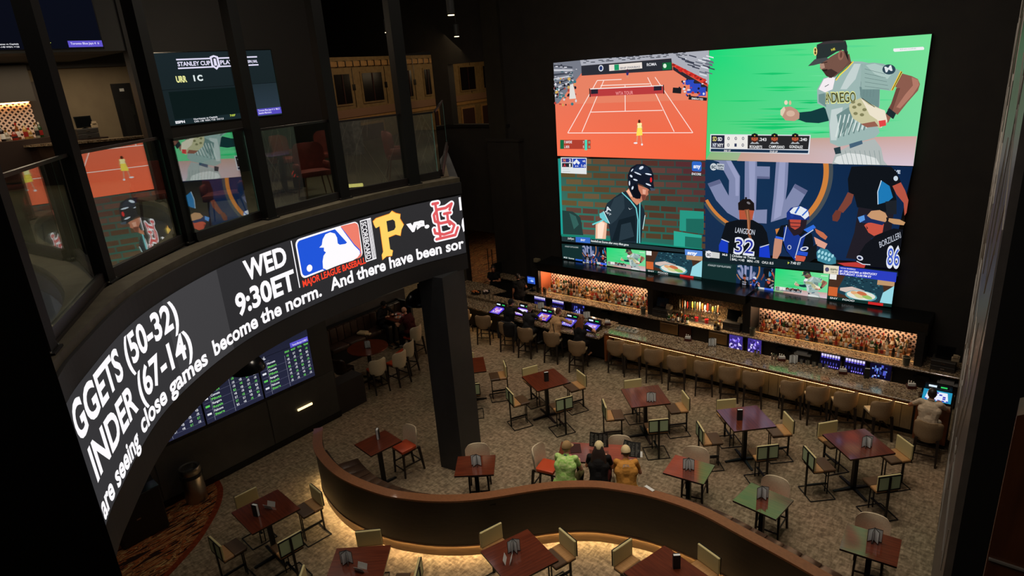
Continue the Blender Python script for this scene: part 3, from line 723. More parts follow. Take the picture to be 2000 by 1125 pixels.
    cv.p((30, 44, 48), [1512, 646, 1568, 690, 1546, 734, 1486, 694]); cv.p((150, 100, 84), [1486, 690, 1526, 720, 1508, 760, 1470, 770, 1440, 720])
    # belt
    cv.p((40, 60, 68), [1078, 962, 1130, 950, 1136, 1002, 1092, 1010]); cv.p((70, 98, 120), [1200, 930, 1300, 900, 1306, 928, 1206, 964])
    # letters
    for i, ch in enumerate('ANDIEGO'):
        x = (1016, 1034, 1064, 1110, 1128, 1160, 1208)[i]; wd = (22, 30, 40, 10, 34, 42, 44)[i]
        cv.t((226, 230, 150), ch, (x - 3, 610 - i), (x + wd + 3, 608 - i), 88, .05); cv.t((70, 74, 50), ch, (x, 606 - i), (x + wd, 604 - i), 80, .012)
    # glove
    cv.p((200, 196, 156), [1240, 590, 1290, 568, 1340, 600, 1420, 640, 1480, 670, 1500, 760, 1440, 806, 1380, 770, 1300, 772, 1230, 730, 1200, 660, 1200, 620]); cv.p((236, 226, 204), [1290, 568, 1350, 620, 1480, 666, 1500, 750, 1450, 804, 1420, 740, 1360, 700, 1330, 640])
    for (a, b) in ((1240, 640), (1280, 620), (1250, 690), (1300, 700), (1320, 660), (1230, 600)): cv.e((132, 130, 92), a, b, 18, 13, n=8)
    cv.p((226, 70, 72), [1430, 748, 1486, 740, 1490, 784, 1440, 796]); cv.l((60, 56, 50), [1300, 570, 1400, 640], 5); cv.p((150, 96, 80), [1290, 772, 1400, 752, 1430, 790, 1340, 800])
    # neck, head, cap
    cv.p((106, 76, 66), [1080, 300, 1200, 220, 1216, 290, 1150, 350, 1090, 400, 1040, 412]); cv.p((118, 84, 72), [976, 300, 1060, 240, 1140, 196, 1190, 200, 1190, 290, 1130, 360, 1060, 410, 1010, 380, 990, 350, 970, 336])
    cv.p((66, 48, 44), [990, 352, 1060, 340, 1110, 370, 1060, 412, 1020, 396]); cv.p((46, 34, 30), [984, 346, 1030, 340, 1024, 358, 994, 360]); cv.p((176, 140, 122), [968, 300, 1000, 292, 1010, 330, 976, 344]); cv.l((40, 28, 26), [980, 296, 1028, 286], 6)
    cv.e((150, 104, 88), 1134, 232, 22, 40, .1); cv.e((104, 66, 56), 1136, 230, 10, 24, .1); cv.p((38, 30, 28), [1160, 200, 1186, 200, 1196, 280, 1180, 250])
    cv.p((42, 50, 50), [946, 150, 1000, 126, 1080, 116, 1172, 118, 1184, 160, 1184, 214, 1150, 190, 1100, 206, 1020, 256, 940, 270]); cv.p((70, 74, 76), [876, 318, 930, 264, 1020, 250, 1040, 262, 980, 296, 920, 312]); cv.p((60, 54, 56), [946, 150, 1000, 126, 1100, 116, 1170, 118, 1160, 130, 1000, 146])
    cv.e((240, 214, 130), 934, 202, 15, 34); cv.e((80, 60, 30), 934, 190, 7, 12); cv.e((80, 60, 30), 934, 214, 7, 12); cv.t((220, 210, 80), 'NE', (1062, 200), (1092, 190), 18, .03)
    cv.l((250, 216, 70), [1232, 282, 1190, 330, 1130, 384, 1096, 430], 9); cv.l((40, 46, 46), [1222, 284, 1180, 330, 1120, 380, 1092, 424], 4)
    cv.l((70, 80, 80), [1008, 480, 1040, 462], 5)

def batter(cv, then=None):
    cv.tf(1070, 300, 4.327, then)
    cv.quadc([82, 42, 1332, 50, 1306, 806, 116, 700], [(58, 88, 78), (56, 56, 56), (40, 96, 84), (52, 128, 112)])
    random.seed(11)
    n = 0
    for row in range(13):
        y = 34 + row * 59.0; x = 100 + (row % 2) * 66 - random.uniform(0, 20)
        x = max(x, 98 + (y - 42) * .052) if row else 100
        while x < 1322:
            wdt = 140; x1 = min(x + wdt - 12, 1330); yy = y + (x - 100) * (0.062 if row > 5 else 0.03); y2 = y + (x1 - 100) * (0.062 if row > 5 else 0.03)
            if yy > 26 and x > 96 and yy + 44 < 705 + (x - 110) * .085:
                t = (x - 100) / 1230; u = row / 12
                base = (104 - 26 * t, 62 - 30 * t * (1 - u) + 24 * (1 - t), 54 - 10 * t)
                if u > .55 and t < .3: base = (96, 66, 56)
                j = random.uniform(-9, 9); cv.p(tuple(max(v + j, 12) for v in base), [x, yy + 3, x1, y2 + 3, x1, y2 + 45, x, yy + 45])
            x += wdt
        
    cv.p((30, 160, 150), [88, 42, 106, 42, 128, 690, 112, 690]); cv.p((26, 128, 108), [112, 680, 560, 716, 1306, 800, 1306, 812, 116, 700]); 
    cv.p((36, 62, 60), [122, 480, 210, 490, 276, 540, 300, 690, 128, 680]); cv.p((52, 96, 90), [180, 500, 236, 530, 262, 600, 220, 640])
    cv.p((40, 150, 130), [1116, 478, 1318, 490, 1316, 680, 1112, 650]); cv.p((30, 104, 92), [1168, 550, 1316, 552, 1316, 680, 1168, 662]); cv.p((46, 168, 146), [1064, 654, 1300, 690, 1300, 800, 1064, 780]); cv.p((30, 110, 96), [1160, 700, 1300, 714, 1300, 804, 1158, 786])
    # body
    N1 = (30, 44, 54)
    cv.p(N1, [530, 742, 520, 640, 510, 590, 460, 520, 500, 420, 560, 370, 620, 330, 660, 318, 740, 420, 780, 410, 812, 470, 822, 520, 800, 620, 788, 752, 760, 760])
    cv.p((44, 60, 70), [560, 380, 640, 340, 650, 460, 580, 560, 530, 600, 500, 520]); cv.p((20, 32, 40), [600, 560, 740, 520, 744, 740, 540, 740]); cv.p((40, 56, 66), [620, 600, 700, 580, 730, 700, 600, 740])
    cv.p((238, 186, 156), [404, 600, 450, 560, 500, 590, 490, 722, 402, 718]); cv.p((255, 226, 204), [420, 600, 450, 570, 480, 590, 460, 718, 420, 716])
    cv.l((110, 214, 214), [376, 600, 440, 574, 478, 556], 12); cv.p((110, 200, 206), [436, 508, 470, 490, 520, 590, 490, 580, 440, 540]); cv.l((220, 240, 240), [470, 486, 522, 592], 5)
    cv.l((120, 214, 220), [626, 328, 700, 400, 746, 460, 762, 560, 756, 756], 9); cv.l((30, 80, 84), [634, 330, 706, 398, 752, 458, 768, 560, 762, 756], 3); cv.l((120, 214, 220), [778, 412, 776, 560, 776, 756], 9); cv.l((200, 230, 230), [822, 520, 802, 640], 6)
    cv.t((220, 230, 236), 'A', (492, 492), (536, 480), 40, .03); cv.t((210, 220, 226), 'NIT', (480, 496), (530, 526), 16, .02, up=(.5, -.86)); cv.p((226, 234, 236), [680, 456, 690, 474, 720, 458, 694, 470, 684, 464])
    cv.p((206, 136, 104), [660, 318, 700, 280, 760, 360, 800, 400, 752, 436, 716, 400]); cv.p((250, 190, 160), [664, 316, 690, 300, 720, 360, 700, 366])
    # head and helmet
    cv.p((196, 122, 96), [750, 260, 858, 300, 846, 320, 850, 346, 830, 360, 824, 386, 786, 406, 740, 380]); cv.p((120, 64, 52), [790, 346, 830, 350, 824, 384, 800, 400]); cv.p((232, 170, 146), [800, 300, 830, 306, 824, 344, 802, 340])
    cv.p((20, 26, 40), [676, 260, 676, 180, 700, 120, 750, 90, 810, 88, 870, 120, 894, 180, 892, 250, 900, 300, 872, 316, 800, 266, 760, 252, 770, 330, 760, 384, 720, 370, 690, 310]); cv.p((28, 40, 60), [700, 150, 760, 100, 840, 110, 870, 160, 800, 170, 730, 160]); cv.p((12, 16, 26), [740, 250, 790, 350, 780, 382, 740, 380, 706, 320])
    for (a, b, rx, ry, ro) in ((712, 140, 16, 5, -.9), (760, 168, 34, 6, .4), (850, 174, 30, 7, .2), (704, 190, 14, 9, .8), (740, 222, 20, 7, .3), (690, 250, 6, 22, 0), (790, 120, 12, 22, 1.0), (850, 262, 26, 7, .4), (716, 290, 8, 16, .3)): cv.e((216, 226, 240), a, b, rx, ry, ro, n=8)
    cv.e((222, 40, 46), 872, 222, 9, 22); cv.p((70, 84, 100), [862, 286, 908, 296, 904, 312, 870, 314])
    # score bug and network mark
    cv.p((226, 230, 232), [110, 32, 328, 36, 328, 174, 112, 164]); cv.r((52, 56, 130), 118, 40, 206, 74); cv.r((40, 44, 52), 120, 80, 206, 114); cv.r((40, 70, 176), 212, 42, 322, 120)
    cv.t((240, 130, 70), 'N', (130, 68), (150, 68), 24, .04); cv.t((240, 240, 240), '2', (178, 70), (196, 70), 24, .03); cv.t((200, 50, 60), 'A', (130, 110), (154, 110), 24, .04); cv.t((240, 240, 240), '1', (180, 110), (192, 110), 24, .03)
    for (a, b) in ((242, 62), (226, 78), (258, 78)): cv.p((236, 240, 244), [a, b - 16, a + 14, b, a, b + 16, a - 14, b])
    cv.e((240, 240, 240), 236, 106, 5); cv.e((240, 240, 240), 252, 106, 5); cv.t((240, 240, 240), 'v6', (292, 72), (316, 72), 20, .02); cv.t((240, 240, 240), '1-0', (282, 112), (318, 114), 22, .02); cv.l((170, 174, 176), [124, 130, 180, 130], 3); cv.l((170, 174, 176), [124, 150, 190, 150], 3)
    cv.p((46, 104, 200), [1226, 66, 1290, 68, 1300, 78, 1298, 144, 1290, 152, 1226, 148, 1218, 140, 1218, 76]); cv.t((236, 240, 250), 'sny', (1230, 122), (1292, 122), 34, .04); cv.t((236, 236, 240), 'ENCORE', (1216, 180), (1294, 184), 20, .02)
    # ticker
    cv.p((36, 52, 56), [116, 700, 234, 706, 1156, 812, 1306, 830, 1306, 850, 118, 740]); cv.p((56, 108, 200), [234, 704, 358, 710, 358, 758, 236, 748]); cv.t((232, 238, 250), 'SNY', (276, 738), (316, 742), 18, .03); cv.t((230, 230, 230), '5:07pm', (168, 724), (220, 728), 16, .02)
    cv.t((230, 236, 236), 'baseball.net Scores after every Mets game', (364, 744), (682, 780), 18, .02)
    cv.p((90, 140, 220), [1158, 808, 1306, 824, 1306, 868, 1160, 856]); cv.t((240, 244, 255), 'sny', (1178, 850), (1262, 858), 30, .05)

def sec(cv, then=None):
    cv.tf(1360, 300, 3.63, then)
    cv.quadc([65, 45, 1536, 92, 1380, 1085 if False else 780, 45, 690], [(22, 52, 84), (14, 36, 70), (18, 42, 80), (24, 44, 76)])
    G = (70, 78, 84); O = (206, 128, 60)
    # ring
    def ring(r0, r1, c, lo, hi): cv.arc(c, 470, 120, r0, r1, lo, hi, 34, 0.985)
    ring(470, 500, G, -8, 68); ring(432, 470, O, -8, 78); ring(440, 462, O, 95, 152); ring(462, 480, G, 95, 150)
    L1 = (128, 136, 172); L2 = (152, 158, 194); L3 = (96, 102, 138)
    # big letters
    cv.p(L1, [120, 48, 246, 50, 310, 160, 306, 470, 220, 420, 140, 330, 80, 212, 165, 182, 230, 300, 232, 190, 160, 60]); cv.p(L2, [210, 50, 246, 50, 304, 162, 300, 300, 278, 300, 276, 176])
    cv.p(L3, [80, 212, 165, 182, 176, 210, 96, 238]); cv.p(L1, [344, 52, 430, 54, 430, 90, 522, 92, 520, 178, 430, 176, 420, 480, 410, 490, 340, 400]); cv.p(L2, [372, 54, 418, 54, 412, 470, 380, 420]); cv.p(L3, [430, 160, 522, 164, 520, 180, 430, 178])
    cv.p(L1, [410, 400, 502, 396, 498, 496, 408, 490]); cv.p(L1, [566, 56, 654, 60, 646, 220, 632, 330, 700, 214, 790, 262, 720, 380, 640, 452, 528, 486, 548, 300]); cv.p(L2, [590, 58, 632, 60, 620, 330, 600, 440, 548, 470, 570, 280]); cv.p(L3, [700, 214, 790, 262, 770, 292, 690, 240])
    cv.e((200, 208, 214), 122, 94, 24, 26); cv.t((30, 60, 80), 'SC', (106, 104), (140, 106), 20, .04); cv.p((190, 198, 206), [146, 70, 198, 74, 196, 118, 146, 112]); cv.t((40, 60, 80), 'ESPN', (152, 92), (192, 94), 12, .04); cv.t((40, 60, 80), '3:30', (156, 110), (188, 112), 11, .03)
    cv.t((210, 224, 240), 'LIVE', (1378, 138), (1446, 142), 24, .04)
    # umpire
    cv.p((16, 20, 26), [1100, 92, 1240, 86, 1380, 92, 1420, 130, 1450, 200, 1400, 240, 1420, 330, 1390, 440, 1260, 420, 1140, 380, 1120, 300, 1080, 270, 1074, 180]); cv.p((34, 30, 38), [1150, 380, 1400, 420, 1380, 560, 1240, 600, 1200, 760, 1060, 740, 1120, 560])
    cv.p((30, 120, 180), [1310, 190, 1370, 230, 1394, 310, 1360, 340, 1290, 360, 1284, 280]); cv.l((200, 220, 236), [1312, 190, 1286, 270, 1288, 360], 6)
    cv.p((124, 66, 54), [1074, 274, 1116, 290, 1100, 350, 1040, 420, 1000, 404, 1040, 340]); cv.p((110, 56, 46), [990, 400, 1030, 410, 1016, 460, 1000, 482, 966, 476, 964, 440]); cv.p((180, 84, 66), [1390, 230, 1450, 204, 1480, 260, 1504, 330, 1490, 420, 1476, 440, 1470, 350, 1420, 290]); cv.e((200, 214, 226), 1414, 176, 16, 18)
    cv.p((30, 34, 40), [1340, 340, 1420, 330, 1420, 430, 1350, 430])
    # player 32
    cv.p((16, 20, 26), [210, 490, 290, 470, 400, 470, 470, 510, 500, 560, 516, 650, 450, 650, 452, 740, 226, 720, 232, 620, 176, 600]); cv.p((26, 60, 190), [178, 610, 224, 624, 224, 706, 160, 690, 160, 650]); cv.p((26, 60, 200), [448, 660, 514, 650, 524, 744, 444, 740]); cv.l((210, 216, 230), [178, 606, 232, 628], 6); cv.l((210, 216, 230), [452, 664, 516, 644], 6)
    cv.p((180, 84, 58), [302, 390, 412, 394, 396, 470, 306, 466]); cv.p((28, 22, 22), [298, 400, 296, 350, 330, 322, 380, 322, 410, 352, 412, 404, 370, 400, 330, 402]); cv.e((120, 116, 120), 370, 350, 14, 8, .5); cv.e((20, 20, 24), 352, 316, 8)
    cv.p((140, 84, 54), [340, 398, 374, 394, 384, 470, 380, 560, 396, 612, 380, 622, 362, 560, 360, 470]); cv.l((190, 130, 90), [360, 400, 372, 540], 6)
    cv.t((214, 220, 232), 'LANGDON', (274, 560), (412, 578), 40, .0); cv.t((226, 230, 240), '32', (262, 704), (410, 718), 112, .06); cv.t((40, 50, 160), '32', (270, 698), (402, 710), 100, .0)
    # catcher
    cv.p((16, 22, 30), [570, 570, 600, 510, 660, 500, 760, 540, 820, 570, 832, 640, 800, 730, 770, 770, 700, 750, 640, 700, 610, 640, 560, 610]); cv.p((26, 54, 140), [622, 520, 660, 520, 740, 590, 780, 560, 740, 700, 700, 760, 640, 690, 616, 620]); cv.l((210, 220, 236), [700, 740, 740, 600, 830, 540], 6); cv.l((210, 220, 236), [640, 510, 618, 620], 5)
    cv.p((196, 140, 116), [556, 600, 612, 610, 600, 700, 574, 746, 540, 742, 548, 660]); cv.l((50, 100, 220), [562, 592, 616, 604], 16); cv.p((200, 90, 70), [704, 720, 776, 730, 770, 770, 702, 764]); cv.p((40, 80, 200), [724, 690, 792, 700, 786, 728, 712, 716]); cv.p((50, 110, 220), [760, 540, 830, 504, 848, 524, 790, 560])
    cv.p((40, 30, 38), [650, 440, 790, 450, 776, 520, 740, 570, 690, 584, 652, 530]); cv.p((186, 74, 60), [662, 466, 742, 470, 736, 520, 700, 540, 668, 520]); cv.l((30, 30, 40), [660, 490, 750, 494], 5); cv.l((30, 30, 40), [664, 515, 744, 520], 5)
    cv.p((26, 50, 130), [640, 470, 640, 420, 670, 384, 720, 372, 780, 384, 802, 420, 800, 470, 760, 470, 680, 466]); cv.p((226, 232, 240), [662, 410, 690, 382, 740, 374, 790, 400, 800, 440, 770, 466, 740, 440, 670, 424]); cv.l((50, 100, 200), [700, 424, 730, 376], 12); cv.l((50, 100, 200), [750, 440, 790, 400], 10); cv.e((30, 60, 150), 678, 442, 13, 14)
    cv.e((210, 216, 230), 766, 674, 30, 15, -.2); cv.e((26, 40, 100), 766, 674, 18, 8, -.2); cv.e((200, 206, 220), 660, 664, 14, 16); cv.e((26, 44, 110), 660, 664, 9, 11)
    cv.p((196, 110, 78), [840, 530, 900, 560, 930, 590, 916, 612, 880, 590, 850, 560]); cv.p((220, 160, 140), [834, 590, 930, 640, 910, 676, 850, 650]); cv.p((60, 130, 150), [850, 700, 880, 670, 930, 680, 990, 740, 990, 780, 940, 788, 860, 760]); 
    for k in range(9): cv.e((160, 214, 226), 870 + (k % 5) * 24, 694 + (k // 5) * 34 + (k % 5) * 8, 9, 14, .5, n=7)
    cv.p((20, 24, 30), [820, 660, 856, 640, 850, 740, 800, 770, 760, 770])
    # player 8_ right
    cv.p((18, 20, 26), [1290, 570, 1400, 530, 1466, 540, 1428, 816, 1200, 800, 1130, 756, 1160, 700, 1200, 640]); cv.p((190, 60, 56), [1000, 776, 1130, 770, 1200, 790, 1190, 812, 1060, 800]); cv.l((214, 220, 236), [1136, 762, 1180, 784, 1234, 788], 6)
    cv.p((200, 84, 66), [1200, 500, 1240, 480, 1330, 500, 1320, 560, 1260, 584, 1220, 560, 1204, 530, 1190, 510]); cv.p((60, 30, 30), [1204, 510, 1218, 530, 1210, 536]); cv.p((26, 44, 90), [1146, 450, 1200, 430, 1240, 460, 1340, 480, 1320, 508, 1240, 490, 1180, 492, 1150, 480]); cv.p((90, 150, 220), [1144, 452, 1190, 436, 1196, 470, 1160, 490])
    cv.p((198, 150, 110), [1210, 440, 1240, 406, 1300, 400, 1340, 420, 1360, 460, 1340, 486, 1240, 462]); cv.p((196, 150, 104), [1366, 458, 1440, 466, 1482, 488, 1470, 508, 1400, 500, 1360, 480]); cv.l((20, 20, 26), [1352, 452, 1356, 484], 12)
    cv.t((206, 212, 226), 'BORZILLERI', (1302, 668), (1452, 596), 44, -.005, up=(-.18, -1)); cv.t((226, 230, 240), '86', (1344, 800), (1440, 806), 146, .06); cv.t((60, 90, 200), '86', (1352, 790), (1436, 796), 128, .0); cv.e((210, 216, 230), 1160, 740, 24, 17, .4); cv.e((26, 34, 70), 1158, 740, 14, 9, .4)
    # ticker
    cv.p((20, 34, 40), [50, 690, 1430, 836, 1430, 870, 46, 780 - 10]); cv.p((206, 208, 206), [66, 690, 166, 704, 164, 744, 68, 734]); cv.e((226, 226, 230), 88, 714, 24, 26); cv.t((60, 60, 70), 'SC', (74, 724), (104, 727), 18, .04); cv.t((226, 226, 226), 'MLB', (184, 722), (220, 726), 15, .02); cv.l((200, 200, 200), [242, 712, 242, 758], 3)
    cv.t((226, 230, 230), 'Orioles vs Twins', (252, 732), (418, 748), 18, .02); cv.t((226, 230, 230), 'BAL: +145   MIN: -175', (252, 756), (444, 776), 17, .02); cv.t((226, 230, 230), 'O/U: 8.5', (464, 778), (546, 786), 17, .02); cv.t((226, 230, 230), '7:40 ET', (668, 782), (740, 790), 18, .02); cv.p((200, 210, 80), [648, 766, 662, 774, 648, 784])

def food(cv, then=None):
    cv.tf(0, 0, 1, then)          # frame 0..160 x 0..100
    cv.r((70, 46, 34), 0, 0, 160, 100); cv.p((30, 62, 76), [40, 0, 130, 0, 140, 60, 120, 100, 20, 70]); random.seed(4)
    for k in range(60): cv.e(random.choice(((70, 120, 130), (20, 40, 52))), random.uniform(40, 125), random.uniform(2, 60), 3, 2, n=5)
    cv.r((190, 150, 110), 120, 4, 160, 22); cv.r((236, 236, 230), 0, 0, 18, 20); cv.r((206, 100, 50), 0, 50, 24, 86); cv.p((210, 190, 180), [30, 50, 60, 40, 92, 50, 90, 66, 50, 66, 30, 60]); cv.p((150, 214, 226), [130, 100, 136, 50, 160, 20, 160, 100])
    cv.e((90, 160, 170), 84, 72, 40, 21); cv.e((226, 226, 214), 84, 70, 36, 17)
    for (a, b, c) in ((70, 64, (226, 170, 120)), (80, 74, (214, 206, 150)), (92, 68, (236, 190, 150)), (100, 74, (150, 190, 100)), (86, 62, (200, 110, 70))): cv.e(c, a, b, 13, 7, .3)
    cv.r((20, 50, 46), 0, 88, 160, 100); cv.t((220, 220, 220), 'SNY    FOOD', (6, 98), (70, 98), 7, .02); cv.r((206, 40, 40), 104, 90, 140, 100)

def strip(cv, q):
    """bottom row of thumbnails; q: four corners tl tr br bl in photograph pixels"""
    H4 = homog([(0, 0), (275, 0), (275, 52), (0, 52)], q)
    src = {'t': [(1081, 124), (1384, 100), (1377, 312), (1089, 305)], 'b': [(1385, 99), (1820, 66), (1784, 324), (1379, 312)], 's': [(1378, 312), (1784, 324), (1754, 520), (1372, 490)]}
    cv.tf(0, 0, 1, H4); cv.r((20, 46, 46), 0, 0, 275, 52); cv.r((40, 62, 64), 12, 3, 52, 9); cv.t((170, 180, 180), 'STANLEY CUP PLAYOFFS', (10, 10), (50, 10), 4, .03)
    cv.t((210, 220, 220), 'MLB  Scores', (4, 49), (36, 49), 5, .03); cv.r((50, 100, 210), 40, 46, 60, 51)
    def sub(fn, key, x0, x1, y0=0, y1=52):
        dst = [H4(x0, y0), H4(x1, y0), H4(x1, y1), H4(x0, y1)]; h = homog(src[key], dst); fn(cv, h); cv.tf(0, 0, 1, H4)
    sub(sec, 's', 60, 120); cv.r((206, 206, 206), 98, 46, 106, 52); cv.r((60, 100, 220), 106, 46, 120, 52)
    sub(baseball, 'b', 121, 196)
    dst = [H4(197, 0), H4(275, 0), H4(275, 52), H4(197, 52)]; food(cv, homog([(0, 0), (160, 0), (160, 100), (0, 100)], dst)); cv.tf()

VW = thing('video_wall', 'huge four-picture video wall glowing above the bottle bar', 'video wall', (-7.8, 18.05, 2.0))
MVW = screen_mat('video_wall_picture', 1.0)
c0 = [atY(1080, 122, VW_Y), atY(1821, 65, VW_Y), atY(1741, 601, VW_Y), atY(1097, 507, VW_Y)]
c1 = [p + Vector((0, .1, 0)) for p in c0]
def vpart(o, parent=VW):
    o.parent = parent; KIDS.setdefault(parent.name, []).append(o); o.matrix_parent_inverse = Matrix.Translation(-Vector(parent.location)); return o
vpart(MB().hexa(c0, c1).build('housing', BLACK))
for nm, fn in (('tennis_picture', tennis), ('fielder_picture', baseball)):
    cv = Canvas(vwf); fn(cv); o = vpart(cv.build(nm, MVW)); o['label'] = {'tennis_picture': 'clay court tennis broadcast', 'fielder_picture': 'baseball fielder in grey jersey on green'}[nm]
cv = Canvas(vwf); batter(cv); cv.tf(); strip(cv, [(1097, 476), (1372, 499), (1370, 547), (1099, 505)]); 
cv.tf(1070, 300, 4.327); cv.p((90, 140, 220), [1158, 808, 1306, 824, 1306, 868, 1160, 856]); cv.t((240, 244, 255), 'sny', (1178, 850), (1262, 858), 30, .05)
vpart(cv.build('batter_picture', MVW))['label'] = 'helmeted batter before a brick wall'
cv = Canvas(vwf); sec(cv); cv.tf(); strip(cv, [(1372, 510), (1748, 548), (1741, 600), (1371, 551)])
cv.tf(1480, 380, 4.89); cv.p((226, 216, 190), [630, 672, 776, 684, 774, 766, 628, 752]); cv.e((80, 80, 110), 662, 716, 20, 22); cv.t((90, 100, 80), 'ESPN', (694, 722), (760, 728), 18, .04); cv.t((90, 90, 80), '7:00 ET', (696, 746), (758, 752), 14, .02)
cv.p((44, 62, 190), [776, 684, 1330, 746, 1318, 838, 770, 764]); cv.t((226, 230, 250), 'NCAA BASEBALL', (790, 706), (936, 722), 12, .02); cv.t((240, 240, 255), '#1 OKLAHOMA at KENTUCKY', (782, 738), (1140, 772), 20, .03); cv.t((240, 240, 255), 'SATURDAY 12:30 PM ET', (782, 762), (1084, 794), 18, .03)
vpart(cv.build('softball_picture', MVW))['label'] = 'softball players before a large blue emblem'

# --------------------------------------------------------------- curved ribbon board
class RibCanvas(Canvas):
    """frame is (s, z) on the ribbon: polygons are cut into narrow upright strips so they follow the bend"""
    def _emit(s, tris, cols):
        W_ = 0.12
        for t, cc in zip(tris, cols):
            lo = min(p[0] for p in t); hi = max(p[0] for p in t)
            poly = [(p[0], p[1], *c) for p, c in zip(t, cc)]
            for k in range(int(math.floor(lo / W_)), int(math.floor(hi / W_)) + 1):
                q = poly
                for sgn, lim in ((1, k * W_), (-1, (k + 1) * W_)):
                    out = []
                    for i in range(len(q)):
                        a, b = q[i], q[(i + 1) % len(q)]; da = (a[0] - lim) * sgn; db = (b[0] - lim) * sgn
                        if da >= 0: out.append(a)
                        if (da > 0 > db) or (da < 0 < db):
                            u = da / (da - db); out.append(tuple(a[j] + (b[j] - a[j]) * u for j in range(5)))
                    q = out
                    if len(q) < 3: break
                if len(q) < 3: continue
                b0 = len(s.v)
                for a in q: s.v.append(tuple(rib_pt(a[0], a[1], 0.062 + s.d))); s.c.append(a[2:5])
                s.f.append(tuple(range(b0, b0 + len(q))))
    def txt(s, col, st, sl, sr, z, h, bold=0.03): return s.t(col, st, (sl, z), (sr, z), h, bold, up=(0, 1))
RB = tag(MB().sweep(RIB[:-8], [(0.06, 4.93), (0.06, 6.19), (0.0, 6.19), (0.0, 4.93)]).build('ribbon_board', BLACK), 'curved black LED ribbon board with white scores along the balcony edge', 'display')
rc = RibCanvas(None, 0.0004)
ZB, ZT = 4.95, 6.16
for (a, b, g) in ((0.02, 5.62, 45), (5.62, 6.9, 62), (6.9, 10.6, 53)): rc.p((g, g - 1, g + 1), [a, ZB, b, ZB, b, ZT, a, ZT], grad=(g + 3, g + 2, g + 4))
W = (255, 252, 255)
rc.txt(W, 'WED', 5.04, 4.13, 5.80, .31, .035); rc.txt(W, '9:30ET', 5.37, 4.04, 5.36, .33, .035)
rc.txt(W, 'And there have been sor', 3.30, 0.06, 5.065, .225, .03); rc.txt(W, 'become the norm.', 6.08, 3.52, 5.05, .225, .03)
rc.txt(W, 'close games', 8.14, 6.26, 5.03, .225, .03); rc.txt(W, 'are seeing', 9.62, 8.28, 4.99, .225, .03)
rc.txt(W, 'GGETS (50-32)', 9.62, 6.66, 5.77, .335, .03); rc.txt(W, 'INDER (67-14)', 9.50, 6.52, 5.32, .335, .03)
# league badge: coordinates u 0..1 across, v 0..1 upwards
def U(u, v, s0=3.90, s1=2.46, z0=5.46, z1=6.13): return (s0 + (s1 - s0) * u, z0 + (z1 - z0) * v)
def up(col, pts, **k):
    q = []
    for i in range(0, len(pts), 2): q += list(U(pts[i], pts[i + 1], **k))
    rc.p(col, q)
def rr(x0, y0, x1, y1, r, n=5):
    out = []
    for (cx, cy, a0) in ((x1 - r, y1 - r * 2, 0), (x0 + r, y1 - r * 2, 90), (x0 + r, y0 + r * 2, 180), (x1 - r, y0 + r * 2, 270)):
        for k in range(n + 1):
            a = math.radians(a0 + 90 * k / n); out += [cx + r * math.cos(a), cy + r * 2 * math.sin(a)]
    return out
rc.p(W, [3.985, 5.34, 3.965, 5.34, 3.965, 6.14, 3.985, 6.14])
up(W, rr(0, 0, 1, 1, .07)); up((34, 86, 218), rr(.022, .045, .978, .955, .06)); 
rd = [588, 382, 740, 346, 768, 360, 780, 400, 812, 670, 806, 700, 780, 715, 722, 733, 724, 716, 780, 694, 802, 660, 790, 622, 735, 570, 660, 470]
def lg(col, pts):
    q = []
    for i in range(0, len(pts), 2):
        h = rib_hit(550 + pts[i] / 5.357, 370 + pts[i + 1] / 5.357); q += [h[0], h[1]]
    rc.p(col, q)
lg((240, 128, 108), rd)
lg(W, [365, 605, 392, 578, 400, 520, 430, 466, 480, 445, 530, 458, 552, 500, 560, 562, 582, 575, 640, 566, 658, 552, 520, 402, 585, 384, 655, 480, 735, 585, 790, 640, 795, 668, 770, 705, 722, 738, 560, 790, 445, 838, 405, 828, 400, 750, 410, 690, 436, 655, 414, 640, 414, 606])
lg((34, 86, 218), [405, 838, 402, 822, 436, 832, 424, 846]); up(W, sum([[.145 + .045 * math.cos(a), .20 + .09 * math.sin(a)] for a in [k * PI / 7 for k in range(14)]], []))
rc.txt((255, 70, 44), 'MAJOR LEAGUE BASEBALL', 3.90, 2.42, 5.325, .115, .03)
# narrow vertical score box
rc.p(W, [2.42, 5.34, 2.16, 5.34, 2.16, 6.12, 2.42, 6.12]); rc.p((50, 48, 54), [2.405, 5.36, 2.255, 5.36, 2.255, 6.10, 2.405, 6.10]); rc.t(W, 'SCOREBOARD', (2.39, 6.08), (2.39, 5.38), .115, .02, up=(-1, 0))
for k in range(3): rc.p((50, 48, 54), [2.235 - k * .026, 5.36, 2.225 - k * .026, 5.36, 2.225 - k * .026, 6.10, 2.235 - k * .026, 6.10])
# block letter P
PG = (255, 214, 104)
def pp(col, pts, s0=2.12, s1=1.42, z0=5.30, z1=6.14):
    q = []
    for i in range(0, len(pts), 2): q += list(U(pts[i], pts[i + 1], s0, s1, z0, z1))
    rc.p(col, q)
Pout = [.0, .88, .12, .93, .56, .95, .66, 1.0, .78, .93, .93, .88, .90, .78, 1.0, .62, .90, .52, .84, .40, .68, .46, .44, .44, .44, .16, .52, .12, .48, 0, .30, .03, .14, -.02, .14, .10, .20, .16, .20, .74, .06, .72, .02, .80]
pp((246, 140, 40), [v + (0.012 if i % 2 else 0.0) * (1 if v > .5 else -1) + (0.0 if i % 2 else (.015 if v > .5 else -.015)) for i, v in enumerate(Pout)]); pp(PG, Pout); pp((46, 45, 47), [.44, .56, .66, .57, .72, .62, .72, .76, .66, .81, .44, .81])
rc.txt(W, 'vs.', 1.36, .82, 5.66, .235, .06)
